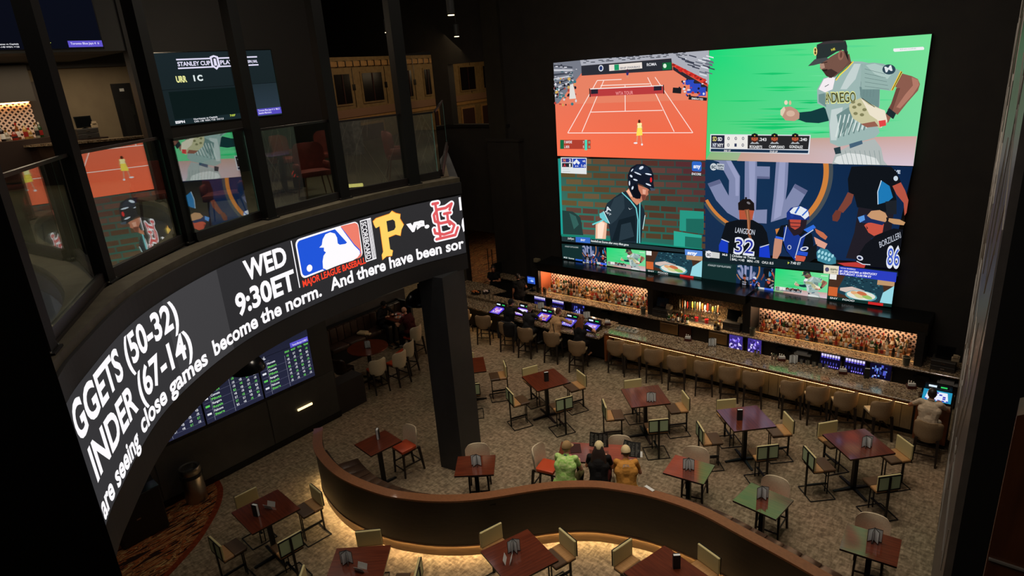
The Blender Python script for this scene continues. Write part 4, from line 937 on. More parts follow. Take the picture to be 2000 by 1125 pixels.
# interlaced cap letters
def sl(col, pts, wd):
    q = [U(pts[i], pts[i + 1], .78, .16, 5.33, 6.13) for i in range(0, len(pts), 2)]
    rc.l(col, sum([list(a) for a in q], []), wd)
SH = [[.14, .96, .34, .96], [.24, .96, .30, .06], [.14, .06, .86, .06, .98, .24], [.74, .74, .84, .88, .60, .80, .30, .80, .14, .68, .16, .52, .36, .44, .70, .44, .86, .32, .74, .16, .44, .14, .12, .22, .10, .32], [.52, .66, .76, .66], [.64, .66, .64, .46, .70, .36]]
def dots(col, q, wd):
    for i in range(0, len(q), 2):
        a = U(q[i], q[i + 1], .78, .16, 5.33, 6.13); rc.e(col, a[0], a[1], wd / 2, n=10); rc.d -= rc.step
for q in SH: sl(W, q, .125); dots(W, q, .125)
for q in SH: sl((226, 92, 96), q, .058); dots((226, 92, 96), q, .058)
rc.p(W, [.085, 5.86, .035, 5.86, .035, 6.13, .085, 6.13]); rc.p(W, [.05, 5.40, .02, 5.42, .02, 5.70, .055, 5.66, .08, 5.55])
rc.build('ribbon_picture', screen_mat('ribbon_picture_mat', 1.0), RB)
# ================================================================== BAR
mb = MB(); mb.box(-9.45, -0.95, 14.95, 15.70, 1.02, 1.06)
BAR = thing('bar_counter', 'long granite topped bar with pale planked front and glowing edge', 'bar counter', (-5.4, 15.3, 0))
def pin(o, parent):
    """keep a part built in room coordinates in place under its thing"""
    o.matrix_parent_inverse = Matrix.Rotation(-parent.rotation_euler[2], 4, 'Z') @ Matrix.Translation(-Vector(parent.location)) if parent.rotation_euler[2] else Matrix.Translation(-Vector(parent.location)); return o
def part(b, name, mats, parent, smooth=None): return pin(b.build(name, mats, parent, smooth), parent)
part(MB().rbox(-9.45, -0.93, 14.95, 15.72, 1.015, 1.06, .008, 1), 'countertop', GRANITE, BAR)
part(MB().box(-9.40, -1.55, 14.985, 15.01, .955, 1.013), 'edge_rail', noisy('orange_edge_wood', (120, 66, 30), (150, 84, 40), 6, .4, stretch=(1, 8, 8)), BAR)
part(MB().box(-9.42, -1.55, 15.37, 15.68, .14, 1.015), 'carcass', BLACK, BAR)
part(MB().box(-9.42, -1.55, 15.42, 15.66, 0, .14), 'toe_kick', BLACKG, BAR)
part(MB().box(-9.30, -1.62, 15.012, 15.03, .938, .953), 'led_strip', emis('bar_led', (255, 206, 140), 9), BAR)
PLANK = noisy('pale_plank', (132, 118, 92), (146, 131, 103), 5, .5, stretch=(6, 6, 1))
npk = 34; pw = (9.34 - 1.62) / npk
pm = MB().rbox(0, pw - .008, 0, .02, .15, .985, .004, 1).mesh('plank', PLANK)
for k in range(npk): pin(link('plank', pm, BAR, (-9.34 + k * pw, 15.345, 0)), BAR)
for x in (-8.3, -6.65, -5.0, -3.35): part(MB().box(x, x + .03, 14.99, 15.03, .93, .955), 'bracket', BMETAL, BAR)
EW = noisy('copper_brown_wood', (112, 62, 32), (134, 78, 42), 4, .4, stretch=(6, 6, 1))
part(MB().box(-9.46, -9.40, 14.99, 15.65, .12, 1.013), 'end_panel', EW, BAR)
part(MB().box(-1.55, -0.93, 15.06, 15.6, .12, 1.013), 'end_cabinet', EW, BAR)
part(MB().box(-1.5, -0.93, 15.12, 15.6, 0, .12), 'end_kick', BLACKG, BAR)
# gaming end of the bar: lower top, raised strip behind
GB = thing('gaming_counter', 'lower granite counter with sunken game screens left of the planked bar', 'bar counter', (-12.6, 15.2, 0))
part(MB().prism([(-16.3, 15.0), (-14.4, 14.80), (-12.4, 14.66), (-10.5, 14.62), (-9.48, 14.74), (-9.46, 15.46), (-16.3, 15.62)], .905, .95), 'countertop', GRANITE, GB)
part(MB().prism([(-16.3, 15.46), (-9.46, 15.46), (-9.46, 15.82), (-12.6, 15.92), (-16.3, 15.92)], 1.03, 1.06), 'raised_shelf', GRANITE, GB)
part(MB().box(-16.3, -9.47, 15.48, 15.52, .95, 1.03), 'upstand', GRANITE, GB)
part(MB().box(-16.3, -9.47, 15.2, 15.7, .1, .905), 'carcass', BLACK, GB)
part(MB().box(-16.3, -9.47, 15.3, 15.65, 0, .1), 'toe_kick', BLACKG, GB)
part(MB().box(-16.2, -13.2, 15.17, 15.195, .86, .9), 'led_strip', emis('gb_led', (255, 210, 140), 12), GB)
SV = thing('service_counter', 'granite topped service peninsula with food baskets at the far left of the bar', 'counter', (-15.4, 16.2, 0))
part(MB().prism([(-16.6, 15.94), (-14.75, 15.94), (-14.45, 16.5), (-15.5, 16.75), (-16.6, 16.75)], 1.02, 1.06), 'countertop', GRANITE, SV)
part(MB().prism([(-16.5, 15.98), (-15.0, 15.98), (-14.8, 16.4), (-15.5, 16.6), (-16.5, 16.6)], 0, 1.02), 'carcass', BLACK, SV)
W2 = thing('waiter_station', 'dark cupboard with a small granite top behind the standing bartender', 'cabinet', (-15.3, 17.4, 0))
part(MB().box(-15.75, -14.6, 17.3, 17.80, 1.14, 1.18), 'countertop', GRANITE, W2)
part(MB().box(-15.7, -14.65, 17.35, 17.78, 0, 1.14), 'carcass', BLACK, W2)
part(MB().box(-15.8, -15.72, 17.3, 17.8, 0, 1.62), 'side_panel', BLACK, W2)

# back counter under the bottles
BC = thing('back_counter', 'long granite back counter carrying the bottles under the video wall', 'counter', (-7.4, 17.4, 0))
part(MB().rbox(-14.1, -0.85, 16.95, 17.90, .88, .92, .006, 1), 'countertop', GRANITE, BC)
part(MB().box(-14.05, -0.9, 17.12, 17.88, .08, .88), 'carcass', BLACK, BC)
for (x0, x1, s_) in ((-13.65, -13.12, 1), (-12.86, -12.33, 1), (-12.02, -11.5, 2), (-6.52, -6.13, 3), (-5.98, -5.60, 3), (-4.05, -3.54, 1), (-3.46, -2.95, 1), (-2.86, -2.38, 2)):
    zt = .84; z0_ = .30
    dr = part(MB().box(x0 - .04, x1 + .04, 17.06, 17.12, z0_ - .05, zt + .03), 'cooler_door', BLACKG, BC)
    cvv = Canvas(lambda x, y, d, X0=x0, X1=x1: Vector((X0 + (X1 - X0) * x, 17.058 - d, .30 + .54 * (1 - y))), 0.0004)
    cvv.r((16, 12, 40), 0, 0, 1, 1, grad=(10, 8, 22)); random.seed(int(x0 * -100))
    if s_ == 1:
        for k in range(7): cvv.r((226, 216, 255), .06 + k * .13, .03, .16 + k * .13, .16)
        for k in range(7): cvv.r((110, 96, 230), .06 + k * .13, .17, .15 + k * .13, .24)
        for k in range(6): cvv.r((60, 60, 150), .08 + k * .14, .42, .13 + k * .14, .56); cvv.r((150, 130, 255), .35 + k * .1, .62, .40 + k * .1, .70)
    elif s_ == 2:
        for k in range(26): a = random.uniform(.04, .9); b = random.uniform(.05, .85); cvv.r(random.choice(((80, 90, 200), (190, 180, 255), (40, 50, 120), (110, 150, 220))), a, b, a + random.uniform(.04, .12), b + random.uniform(.06, .2))
    else:
        cvv.r((60, 46, 130), 0, 0, 1, 1)
        for k in range(30): a = random.uniform(0, .8); b = random.uniform(.0, .8); cvv.p(random.choice(((120, 96, 230), (180, 160, 255), (40, 30, 90), (226, 214, 255))), [a, b, a + random.uniform(.05, .2), b + random.uniform(-.05, .1), a + random.uniform(.05, .2), b + random.uniform(.1, .2), a, b + .12])
    o = cvv.build('lit_interior', MATS.get('cooler') or MATS.setdefault('cooler', screen_mat('cooler_glow', 1.0)), dr)
    part(MB().box(x1 + .01, x1 + .025, 17.03, 17.055, .45, .7), 'handle', CHROME, BC)
    dr['label'] = 'cooler door glowing violet'
for (x0, x1) in ((-8.72, -8.12), (-7.14, -6.58)):
    dr = part(MB().rbox(x0, x1, 17.05, 17.12, .46, .85, .01, 1), 'steel_drawer', STEEL, BC); MBh = MB().tube((x0 + .05, 17.03, .80), (x1 - .05, 17.03, .80), .012, n=6); part(MBh, 'handle', CHROME, BC)
part(MB().box(-8.08, -7.7, 17.06, 17.12, .3, .82), 'red_front', mat('dark_red', (60, 16, 14), .4), BC)
for x in (-10.9, -10.2, -5.2, -4.7, -1.9, -1.4): part(MB().box(x, x + .42, 17.0, 17.12, .66, .70).box(x + .06, x + .34, 17.0, 17.1, .70, .76), 'open_shelf', LGREY if x in (-4.7, -1.4) else BMETAL, BC)

# ---------------------------------------------------------------- bottles
GL = [mat('amber_spirit', (150, 90, 40), .12, spec=.7, trans=.35), mat('clear_spirit', (186, 180, 160), .08, spec=.8, trans=.5), mat('green_bottle', (36, 70, 30), .12, spec=.7, trans=.2),
      mat('dark_bottle', (30, 16, 10), .12, spec=.7), mat('red_spirit', (160, 50, 32), .12, spec=.7, trans=.3), mat('gold_spirit', (204, 162, 84), .1, spec=.7, trans=.4), mat('orange_spirit', (204, 110, 60), .12, trans=.3), mat('blue_bottle', (60, 110, 140), .1, trans=.4)]
CN = ['amber', 'clear', 'green', 'dark', 'red', 'golden', 'orange', 'pale blue']
LBL = [mat('label_cream', (222, 208, 176), .6), mat('label_black', (22, 20, 20), .5), mat('label_white', (232, 228, 220), .6), mat('label_red', (150, 26, 20), .5)]
CAPM = [mat('cap_black', (14, 14, 14), .4), mat('cap_gold', (190, 150, 70), .3, .8), mat('cap_white', (214, 206, 190), .5), mat('cap_red', (170, 24, 18), .4)]
SHAPES = [[(.036, 0), (.038, .01), (.038, .17), (.030, .20), (.013, .225), (.012, .275)], [(.044, 0), (.046, .01), (.046, .12), (.036, .15), (.014, .17), (.013, .22)],
          [(.033, 0), (.034, .01), (.034, .19), (.013, .24), (.013, .30)], [(.050, 0), (.052, .01), (.050, .09), (.030, .135), (.015, .16), (.014, .19)], [(.030, 0), (.040, .02), (.042, .15), (.024, .2), (.012, .23), (.012, .29)]]
BM = {}
def bottle_mesh(sh, g, l, c):
    key = (sh, g, l, c)
    if key in BM: return BM[key]
    pr = SHAPES[sh]; mb = MB(); mb.mat(0); mb.lathe(pr, n=8); h = pr[-1][1]; r = pr[2][0]
    mb.mat(1); zt = pr[2][1]; mb.lathe([(r + .0012, zt * .25), (r + .0012, zt * .8)], n=8)
    mb.mat(2); mb.lathe([(pr[-1][0] + .003, h - .03), (pr[-1][0] + .003, h + .012)], n=8)
    BM[key] = mb.mesh('bottle', [GL[g], LBL[l], CAPM[c]], 40); return BM[key]
random.seed(21)
def bottle(x, y, z, side, where, g=None, sc=1.0):
    sh = random.randrange(5); g = random.choice((0, 0, 0, 1, 1, 1, 2, 3, 3, 4, 5, 7)) if g is None else g; l = random.choice((0, 0, 1, 2, 2, 3)); c = random.randrange(4)
    o = link('bottle', bottle_mesh(sh, g, l, c)); o.location = (x, y, z); o.rotation_euler[2] = random.uniform(0, 6.28); o.scale = (sc, sc, sc * random.uniform(.95, 1.12))
    ln = ('cream', 'black', 'white', 'red')[l]
    tag(o, '%s %s bottle with %s label, %s' % (('tall', 'squat', 'slim', 'bell-shaped', 'waisted')[sh], CN[g], ln, where), 'bottle', '%s %s bottles with %s label %s' % (('tall', 'squat', 'slim', 'bell-shaped', 'waisted')[sh], CN[g], ln, where))
for (x0, x1, nm) in ((-13.30, -9.40, 'left'), (-5.80, -2.15, 'right')):
    for k, (dy, dz) in enumerate(((0, .09), (.16, .18))):
        struct(MB().box(x0 - .05, x1 + .05, 17.53 + dy, 17.69 + dy if k == 0 else 17.80, .921, .92 + dz).build('trim_riser', mat('lit_riser', (180, 130, 90), .4)))
    for row, (y, z) in enumerate(((17.45, .921), (17.61, 1.011), (17.745, 1.101))):
        n = int((x1 - x0) / (.108 if row else .118))
        for k in range(n):
            if random.random() < .06: continue
            x = x0 + (x1 - x0) * (k + .5) / n + random.uniform(-.012, .012)
            g = None
            if nm == 'right' and row == 0: g = random.choice((5, 6, 4, 1, 0, 3, 7)) if x < -4.6 else None
            bottle(x, y + random.uniform(-.008, .008), z, nm, ('front', 'middle', 'back')[row] + ' row, %s lit shelf' % nm, g)
for k in range(9): bottle(-8.41 + k * .075, 17.03 + (k % 2) * .09, .921, 'c', 'beside the left till of the tap alcove', random.choice((2, 3, 3, 0)))
for k in range(4): bottle(-6.94 + (k // 2) * .10, 17.02 + (k % 2) * .10, .921, 'c', 'right of the beer taps', random.choice((2, 3, 5)))
# shaker cups of straws/napkins at shelf ends
def cup(x, y, z, r, h, label, cat='pot', m=None, grp=None):
    t = MB().lathe([(r * .8, 0), (r, h), (r * .93, h), (r * .75, .01)], n=14).build('metal_pot', m or mat('zinc', (96, 100, 92), .4, .6), smooth=40); t.location = (x, y, z); tag(t, label, cat, grp); return t
cup(-9.33, 17.12, .921, .085, .22, 'grey zinc pot standing at the right end of the left bottle shelf')
cup(-5.88, 17.10, .921, .085, .22, 'grey zinc pot at the left end of the right bottle shelf')
cup(-2.10, 17.12, .921, .09, .22, 'grey zinc pot holding a green cap bottle at the far right shelf end')
for k in range(3): cup(-13.38 + k * .11, 17.12 + (k % 2) * .06, .921, .045, .24, 'steel cocktail shaker on the far left end of the back counter', 'shaker', CHROME, 'steel cocktail shakers at the left end of the back counter')

# beer taps
BT = thing('beer_tap_tower', 'long steel beer tap tower crowded with colourful handles in the centre alcove', 'beer tap', (-7.62, 17.5, .921))
MB().tube((-.62, 0, .30), (.62, 0, .30), .045, n=10).tube((-.5, 0, 0), (-.5, 0, .3), .04, n=10).tube((.5, 0, 0), (.5, 0, .3), .04, n=10).tube((0, 0, 0), (0, 0, .3), .04, n=10).build('pipe', CHROME, BT, 40)
MB().rbox(-.68, .68, -.30, -.06, 0, .03, .006, 1).build('drip_tray', CHROME, BT)
TC = [(232, 214, 180), (206, 120, 50), (226, 226, 220), (170, 40, 30), (30, 30, 30), (210, 170, 70), (60, 80, 60), (186, 110, 70)]
for k in range(16):
    x = -.60 + k * .08
    MB().tube((x, -.04, .28), (x, -.13, .27), .014, .012, 6).tube((x, -.13, .27), (x, -.14, .18), .010, .008, 6).build('faucet', CHROME, BT)
    m_ = mat('tap_%d' % (k % 8), TC[k % 8], .35); h = random.uniform(.20, .30); z = .31
    MB().tube((x, -.09, z), (x, -.10, z + .04), .008, n=5).lathe([(.008, z + .04), (.020, z + .09), (.026, z + h * .8), (.020, z + h), (.006, z + h + .02)], (x, -.10, 0), 7).build('tap_handle', m_, BT)
for k in range(3):
    o = MB().lathe([(.05, 0), (.055, .10), (.06, .12)], n=12).build('glass_cup', mat('red_glass', (190, 30, 40), .1, trans=.4)); o.location = (-7.95 + k * .32, 17.28, .952 if False else .953); tag(o, 'red glass standing on the tap tray, %s' % ('left one', 'middle one', 'right one')[k], 'glass', 'red glasses under the beer taps')

def till(x, y, z, label, rz=0.0):
    t = thing('till', label, 'cash register', (x, y, z), rz)
    for k, zz in enumerate((0, .13)):
        dk = MB().rbox(-.25, .25, -.2, .2, zz, zz + .12, .006, 1).build('cash_drawer', mat('till_grey', (46, 42, 38), .5), t); MB().box(-.04, .04, -.208, -.2, zz + .05, zz + .07).build('lock', CHROME, dk)
    R = Matrix.Rotation(-.25, 3, 'X')
    MB().box(-.20, .20, -.015, .015, 0, .30, R, (0, -.02, .28)).build('monitor', BLACKG, t)
    MB().box(-.18, .18, -.018, -.0155, .02, .28, R, (0, -.02, .28)).build('display', SCREENOFF, t)
    MB().box(-.06, .06, -.05, .06, .25, .27).box(-.03, .03, .0, .03, .26, .4).build('stand', BMETAL, t)
    MB().rbox(.14, .30, -.08, .1, .25, .36, .01, 1).box(.17, .27, -.1, -.02, .36, .42).build('receipt_printer', mat('printer_beige', (170, 150, 120), .5), t)
    return t
till(-8.75, 17.30, .921, 'black till with two cash drawers at the left of the tap alcove')
till(-6.50, 17.30, .921, 'black till with two cash drawers at the right of the tap alcove')
till(-1.35, 17.35, .921, 'dark till with tiny green lights at the far right of the back counter')
# blue order screen left of the bottles
os_ = thing('order_screen', 'small bright blue order screen at the left end of the back counter', 'monitor', (-13.86, 17.25, .921))
MB().box(-.1, .1, -.08, .08, 0, .02).box(-.02, .02, -.01, .02, .02, .32).build('stand', BMETAL, os_)
MB().box(-.19, .19, -.02, .02, .26, .56).build('housing', BLACKG, os_)
cvv = Canvas(lambda x, y, d: Vector((-13.86 - .17 + .34 * x, 17.25 - .021 - d, .921 + .28 + .26 * (1 - y))))
cvv.r((60, 110, 226), 0, 0, 1, 1); cvv.r((40, 60, 150), 0, 0, 1, .12); cvv.r((100, 150, 240), .1, .2, .9, .35); cvv.e((170, 200, 250), .6, .6, .2, .16); cvv.r((30, 50, 140), .05, .8, .9, .94)
pin(cvv.build('display', screen_mat('order_mat', 1.0), os_), os_)

# ---------------------------------------------------------------- gaming consoles
MG = screen_mat('game_mat', 1.0)
def console(x, y, z, rz, pal, label, wd=.54):
    t = thing('game_console', label, 'gaming machine', (x, y, z), rz, None)
    R = Matrix.Rotation(math.radians(16), 3, 'X')
    MB().hexa([(-wd / 2, -.22, 0), (wd / 2, -.22, 0), (wd / 2, .22, 0), (-wd / 2, .22, 0)], [(-wd / 2, -.22, .03), (wd / 2, -.22, .03), (wd / 2, .22, .14), (-wd / 2, .22, .14)]).build('housing', BLACKG, t)
    MB().box(-wd * .42, wd * .42, .20, .26, 0, .27).build('header', BLACKG, t)
    w2 = wd * .44
    cvv = Canvas(lambda a, b, d: Vector((-w2 + 2 * w2 * a, -.19 + .36 * (1 - b), .042 + .09 * (1 - b) + d)))
    bg, c1, c2, c3 = pal; cvv.r(bg, 0, 0, 1, 1); random.seed(int(-x * 1000) % 9973)
    cvv.p(c1, [.16, .12, .84, .12, .9, .82, .1, .82])
    for i in range(5):
        for j in range(4): cvv.r(random.choice((c2, c3, c1, (240, 236, 250))), .18 + i * .13, .16 + j * .16, .28 + i * .13, .29 + j * .16)
    cvv.r(c3, .1, .85, .9, .96)
    for k in range(5): cvv.e((230, 230, 240), .2 + k * .15, .90, .04, .05, n=8)
    cvv.build('display', MG, t)
    cvv = Canvas(lambda a, b, d: Vector((-.2 + .4 * a, .199 - d, .17 + .08 * (1 - b))))
    cvv.r((10, 14, 14), 0, 0, 1, 1); cvv.r((220, 236, 250), .04, .2, .42, .8); cvv.r((50, 210, 100), .6, .3, .9, .7); cvv.build('readout', MG, t)
    return t
PV = ((90, 60, 220), (170, 120, 236), (236, 150, 180), (60, 40, 160))
cc = [(972, 608, 'first game console from the column end with small violet screen', .46, PV), (1028, 606, 'second game console showing a white card grid framed in purple', .56, ((120, 70, 220), (236, 230, 250), (230, 226, 250), (140, 90, 230))),
      (1069, 617, 'third game console showing yellow and orange tiles on purple', .56, ((60, 40, 190), (110, 80, 220), (236, 200, 80), (226, 120, 110))), (1117, 628, 'fourth game console in front of the woman in tan', .5, ((80, 70, 190), (150, 130, 230), (190, 120, 170), (90, 90, 200))),
      (1160, 637, 'fifth game console touched by the long haired woman', .54, ((90, 80, 220), (180, 150, 240), (214, 150, 180), (110, 120, 230)))]
for (px, py, lb, wd, pal) in cc:
    p = at(px, py, 1.0); console(p.x, min(p.y, 15.16), .951, 0, pal, lb, wd)
console(-1.22, 15.30, 1.061, 0.05, ((40, 150, 190), (230, 236, 250), (226, 190, 200), (60, 60, 190)), 'game console with teal edged screen before the man in white', .60)

# ================================================================== SEATING
def leg_mb(p0, p1, a, b):
    p0 = Vector(p0); p1 = Vector(p1); q = lambda p, w_: [p + Vector((-w_, -w_, 0)), p + Vector((w_, -w_, 0)), p + Vector((w_, w_, 0)), p + Vector((-w_, w_, 0))]
    return MB().hexa(q(p0, a), q(p1, b))
def back_shell(w_, z0, z1, y, bow, th, nx=10, nz=7, dip=0.0):
    """curved upholstered back, rounded corners; bow pulls the sides forward"""
    mb = MB(); vs = []; 
    for side in (0, 1):
        for j in range(nz + 1):
            v = j / nz
            hw = w_ / 2 * (1 - .10 * max(0, (v - .80) / .20) ** 2.2 - .12 * max(0, (.22 - v) / .22) ** 2 - .03 * (1 - v))
            for i in range(nx + 1):
                u = -1 + 2 * i / nx; edge = max(abs(u), 0) ** 4
                z = z0 + (z1 - z0) * v - dip * (1 - u * u) * max(0, (v - .5) * 2) + (.02 * edge if v > .9 else 0) * 0
                if v > .75: z -= (.050 * max(0, (abs(u) - .72) / .28) ** 1.6) * ((v - .75) / .25)
                if v < .25: z += (.06 * max(0, (abs(u) - .6) / .4) ** 1.6) * ((.25 - v) / .25)
                t = th * (1 - .75 * edge) * (1 - .6 * (abs(v - .5) * 2) ** 6)
                yy = y + bow * u * u - .05 * v + (t / 2 if side else -t / 2); vs.append((hw * u, yy, z))
    n = (nx + 1) * (nz + 1); fs = []
    for j in range(nz):
        for i in range(nx):
            a = j * (nx + 1) + i; fs.append((a, a + 1, a + nx + 2, a + nx + 1)); fs.append((n + a + nx + 1, n + a + nx + 2, n + a + 1, n + a))
    for i in range(nx):
        fs.append((i + 1, i, n + i, n + i + 1)); a = nz * (nx + 1) + i; fs.append((a, a + 1, n + a + 1, n + a))
    for j in range(nz):
        a = j * (nx + 1); fs.append((a, a + nx + 1, n + a + nx + 1, n + a)); a += nx; fs.append((a + nx + 1, a, n + a, n + a + nx + 1))
    return mb.add(vs, fs)
def make_stool(label, cat, seatm, backm, grp, z=.66, zt=1.0):
    t = thing('bar_stool', label, cat, (0, 0, 0), 0, grp)
    MB().rbox(-.215, .215, -.17, .24, z - .07, z, .025, 2).build('seat', seatm, t, 50)
    back_shell(.53, z - .13, zt + .03, -.23, .12, .055, dip=.02).build('backrest', backm, t, 60)
    for sx in (-1, 1):
        leg_mb((sx * .195, -.215, z - .06), (sx * .215, -.285, 0), .026, .018).build('leg', LWOOD, t)
        leg_mb((sx * .19, .20, z - .06), (sx * .205, .235, 0), .022, .015).build('leg', LWOOD, t)
    for (a, b, zz) in (((-.21, -.25), (.21, -.25), .24), ((-.2, .22), (.2, .22), .19), ((-.207, -.25), (-.2, .22), .28), ((.207, -.25), (.2, .22), .28)):
        MB().bar((a[0], a[1], zz), (b[0], b[1], zz), .018, .03).build('stretcher', LWOOD, t)
    MB().box(-.2, .2, -.2, .2, z - .10, z - .068).build('seat_frame', LWOOD, t)
    return t
stool0 = make_stool('s', 'bar stool', CREAM, FAB_TAUPE, 'g')
ostool0 = make_stool('s', 'chair', ORANGE, FAB_GREY, 'g', .68, 1.04); ostool0.name = 'upholstered_stool'
for c_ in KIDS.get('bar_stool', []): pass
used = {}
def place(proto, x, y, rz, label, grp=None, sc=None):
    if proto.name not in used:
        used[proto.name] = 1; o = proto; o.location = (x, y, 0); o.rotation_euler = (0, 0, rz)
    else: o = dup(proto, (x, y, 0), rz)
    o['label'] = label
    if grp: o['group'] = grp
    elif 'group' in o: del o['group']
    return o
KIDS['upholstered_stool'] = [c for c in KIDS['bar_stool.001']] if 'bar_stool.001' in KIDS else KIDS.get('upholstered_stool', [])
feet = [(1197.7, 724), (1237.2, 734.7), (1280.4, 745.7), (1323.5, 760.5), (1377, 771.5), (1425.8, 784), (1471, 795), (1546.4, 815.5), (1596.5, 828), (1652.4, 838), (1725, 855.5)]
ordn = ['first', 'second', 'third', 'fourth', 'fifth', 'sixth', 'seventh', 'eighth', 'ninth', 'tenth', 'eleventh']
for i, (px, py) in enumerate(feet):
    p = at(px, py, 0); rz = (.40, .42, .52, .38, .42, .44, .36, .46, .48, .50, .66)[i]
    place(stool0, p.x - math.sin(rz) * .27 + (.14 if i == 0 else 0), p.y + math.cos(rz) * .27 - (.20 if i == 10 else .15 if i == 9 else .09), rz, 'empty brown backed bar stool at the planked bar, %s from the gaming counter' % ordn[i], 'empty stools along the planked bar')
p = at(1800.6, 908, 0); place(stool0, p.x + .0, p.y + .27, .06, 'bar stool under the man in the white shirt', 'occupied stools at the bar')
for i, (px, py, rz, lb) in enumerate(((923, 650, .5, 'bar stool half hidden by the column at the gaming counter'), (947.3, 672.4, .5, 'empty dark bar stool at the gaming counter beside the column'), (992.6, 686.8, .45, 'bar stool with a black jacket hung on it'),
        (1027, 699, .25, 'bar stool under the man with cropped hair'), (1078, 709, .25, 'bar stool under the woman in the tan top'), (1127.5, 728, .3, 'bar stool under the woman with long auburn hair'))):
    p = at(px, py, 0); p.y = min(p.y, 14.42); place(stool0, p.x - math.sin(rz) * .27, p.y + math.cos(rz) * .27 - .04, rz, lb, 'stools at the gaming counter')

def make_chair():
    t = thing('counter_chair', 'c', 'chair', (0, 0, 0), 0, 'yellow and green counter chairs')
    z = .68
    MB().rbox(-.22, .22, -.03, .22, z - .05, z, .012, 1).build('seat_front', mat('seat_umber', (84, 62, 42), .4), t)
    MB().rbox(-.22, .22, -.22, -.03, z - .05, z + .002, .012, 1).build('seat', TANSEAT, t)
    MB().rbox(-.225, .225, -.235, -.195, z + .0, 1.0, .012, 1).build('backrest', YELLOW, t)
    MB().box(-.205, -.02, -.245, -.236, z + .03, .97).box(.02, .205, -.245, -.236, z + .03, .97).build('back_panel', SAGE, t)
    fr = MB(); y = -.240
    fr.box(-.225, .225, -.248, -.234, z, z + .025).box(-.225, .225, -.248, -.234, .975, .995).box(-.225, -.205, -.248, -.234, z, .99).box(.205, .225, -.248, -.234, z, .99)
    fr.build('back_frame', BMETAL, t)
    MB().box(-.02, .02, -.262, -.235, 0, .97).build('rear_post', BMETAL, t)
    MB().box(-.05, -.032, .17, .188, 0, z - .05).build('leg', BMETAL, t); MB().box(.032, .05, .17, .188, 0, z - .05).build('leg', BMETAL, t)
    b = MB(); 
    for (p, q) in (((-.25, -.262), (.25, -.262)), ((.25, -.262), (.25, .24)), ((.25, .24), (-.25, .24)), ((-.25, .24), (-.25, -.262))): b.bar((p[0], p[1], .010), (q[0], q[1], .010), .016, .018)
    b.build('floor_loop', BMETAL, t)
    MB().box(-.018, .018, -.25, .18, .20, .23).build('foot_bar', BMETAL, t)
    MB().box(-.21, .21, -.22, .20, z - .066, z - .05).build('seat_frame', BMETAL, t)
    return t
chair0 = make_chair()
def make_table(name, w_, d_, label, rnd=False, base='cross'):
    t = thing(name, label, 'table')
    if rnd:
        MB().lathe([(w_ - .01, 1.025), (w_, 1.03), (w_, 1.055), (w_ - .004, 1.06)], n=40).build('tabletop', TABLE, t, 30)
    else:
        mb = MB(); mb.mat(1); mb.box(-w_ / 2, w_ / 2, -d_ / 2, d_ / 2, 1.025, 1.054); mb.mat(0); mb.box(-w_ / 2, w_ / 2, -d_ / 2, d_ / 2, 1.054, 1.06); mb.build('tabletop', [TABLE, TABLE_E], t)
    MB().box(-.04, .04, -.04, .04, .03, 1.0).box(-.15, .15, -.15, .15, 1.005, 1.025).build('pedestal', BMETAL, t)
    for a in ((0, 1, 2, 3) if base == 'cross' else (0, 1, 2, 3)):
        R = Matrix.Rotation(a * PI / 2, 3, 'Z'); L_ = min(w_, d_) * .46 if not rnd else .42
        MB().hexa([R @ Vector(v) for v in ((.0, -.03, .012), (L_, -.025, .012), (L_, .025, .012), (0, .03, .012))], [R @ Vector(v) for v in ((.0, -.03, .06), (L_, -.025, .03), (L_, .025, .03), (0, .03, .06))]).tube(R @ Vector((L_ - .03, 0, 0)), R @ Vector((L_ - .03, 0, .012)), .02, n=6).build('foot', BMETAL, t)
    return t
tab4 = make_table('square_table', .92, .92, 't'); tab2 = make_table('small_table', .78, .68, 't')
def make_menu(kind, label):
    t = thing('menu_stand', label, 'menu')
    if kind == 'open':
        for k, (a, ln) in enumerate(((-1.15, .11), (-.5, .11), (.35, .11), (1.15, .11))):
            R = Matrix.Rotation(a, 3, 'Z'); f_ = 1 if k < 2 else 1
            m_ = WHITE; MB().box(0, ln, -.002, .002, .012, .225, R).build('page', mat('menu_page', (236, 240, 240), .5), t)
            if k in (0, 1, 2, 3): MB().box(ln, ln + .006, -.003, .003, 0, .235, R).box(0, ln, -.003, .003, .226, .234, R).box(0, ln, -.003, .003, .0, .012, R).build('cover', BLACK, t)
        MB().box(-.006, .006, -.006, .006, 0, .24).build('spine', BLACK, t)
    else:
        MB().box(-.055, .055, -.006, .0, 0, .25).box(-.055, .055, .05, .056, 0, .25).box(-.055, -.049, -.006, .056, 0, .25).build('cover', BLACK, t)
        MB().box(-.048, .052, .004, .046, .006, .243).build('pages', mat('menu_page', (236, 240, 240), .5), t)
    return t
menuA = make_menu('open', 'm'); menuB = make_menu('closed', 'm')
def seat_label(i, k): return ('chair on the side nearest the bar', 'chair on the left side', 'chair on the near side', 'chair on the right side')[k]
def centre(corners, z=1.06):
    q = [at(*c, z) for c in corners]; c = sum(q, Vector((0, 0, 0))) / 4; b = (q[2] - q[1]) + (q[3] - q[0]); return c.x, c.y, math.atan2(b.y, b.x)
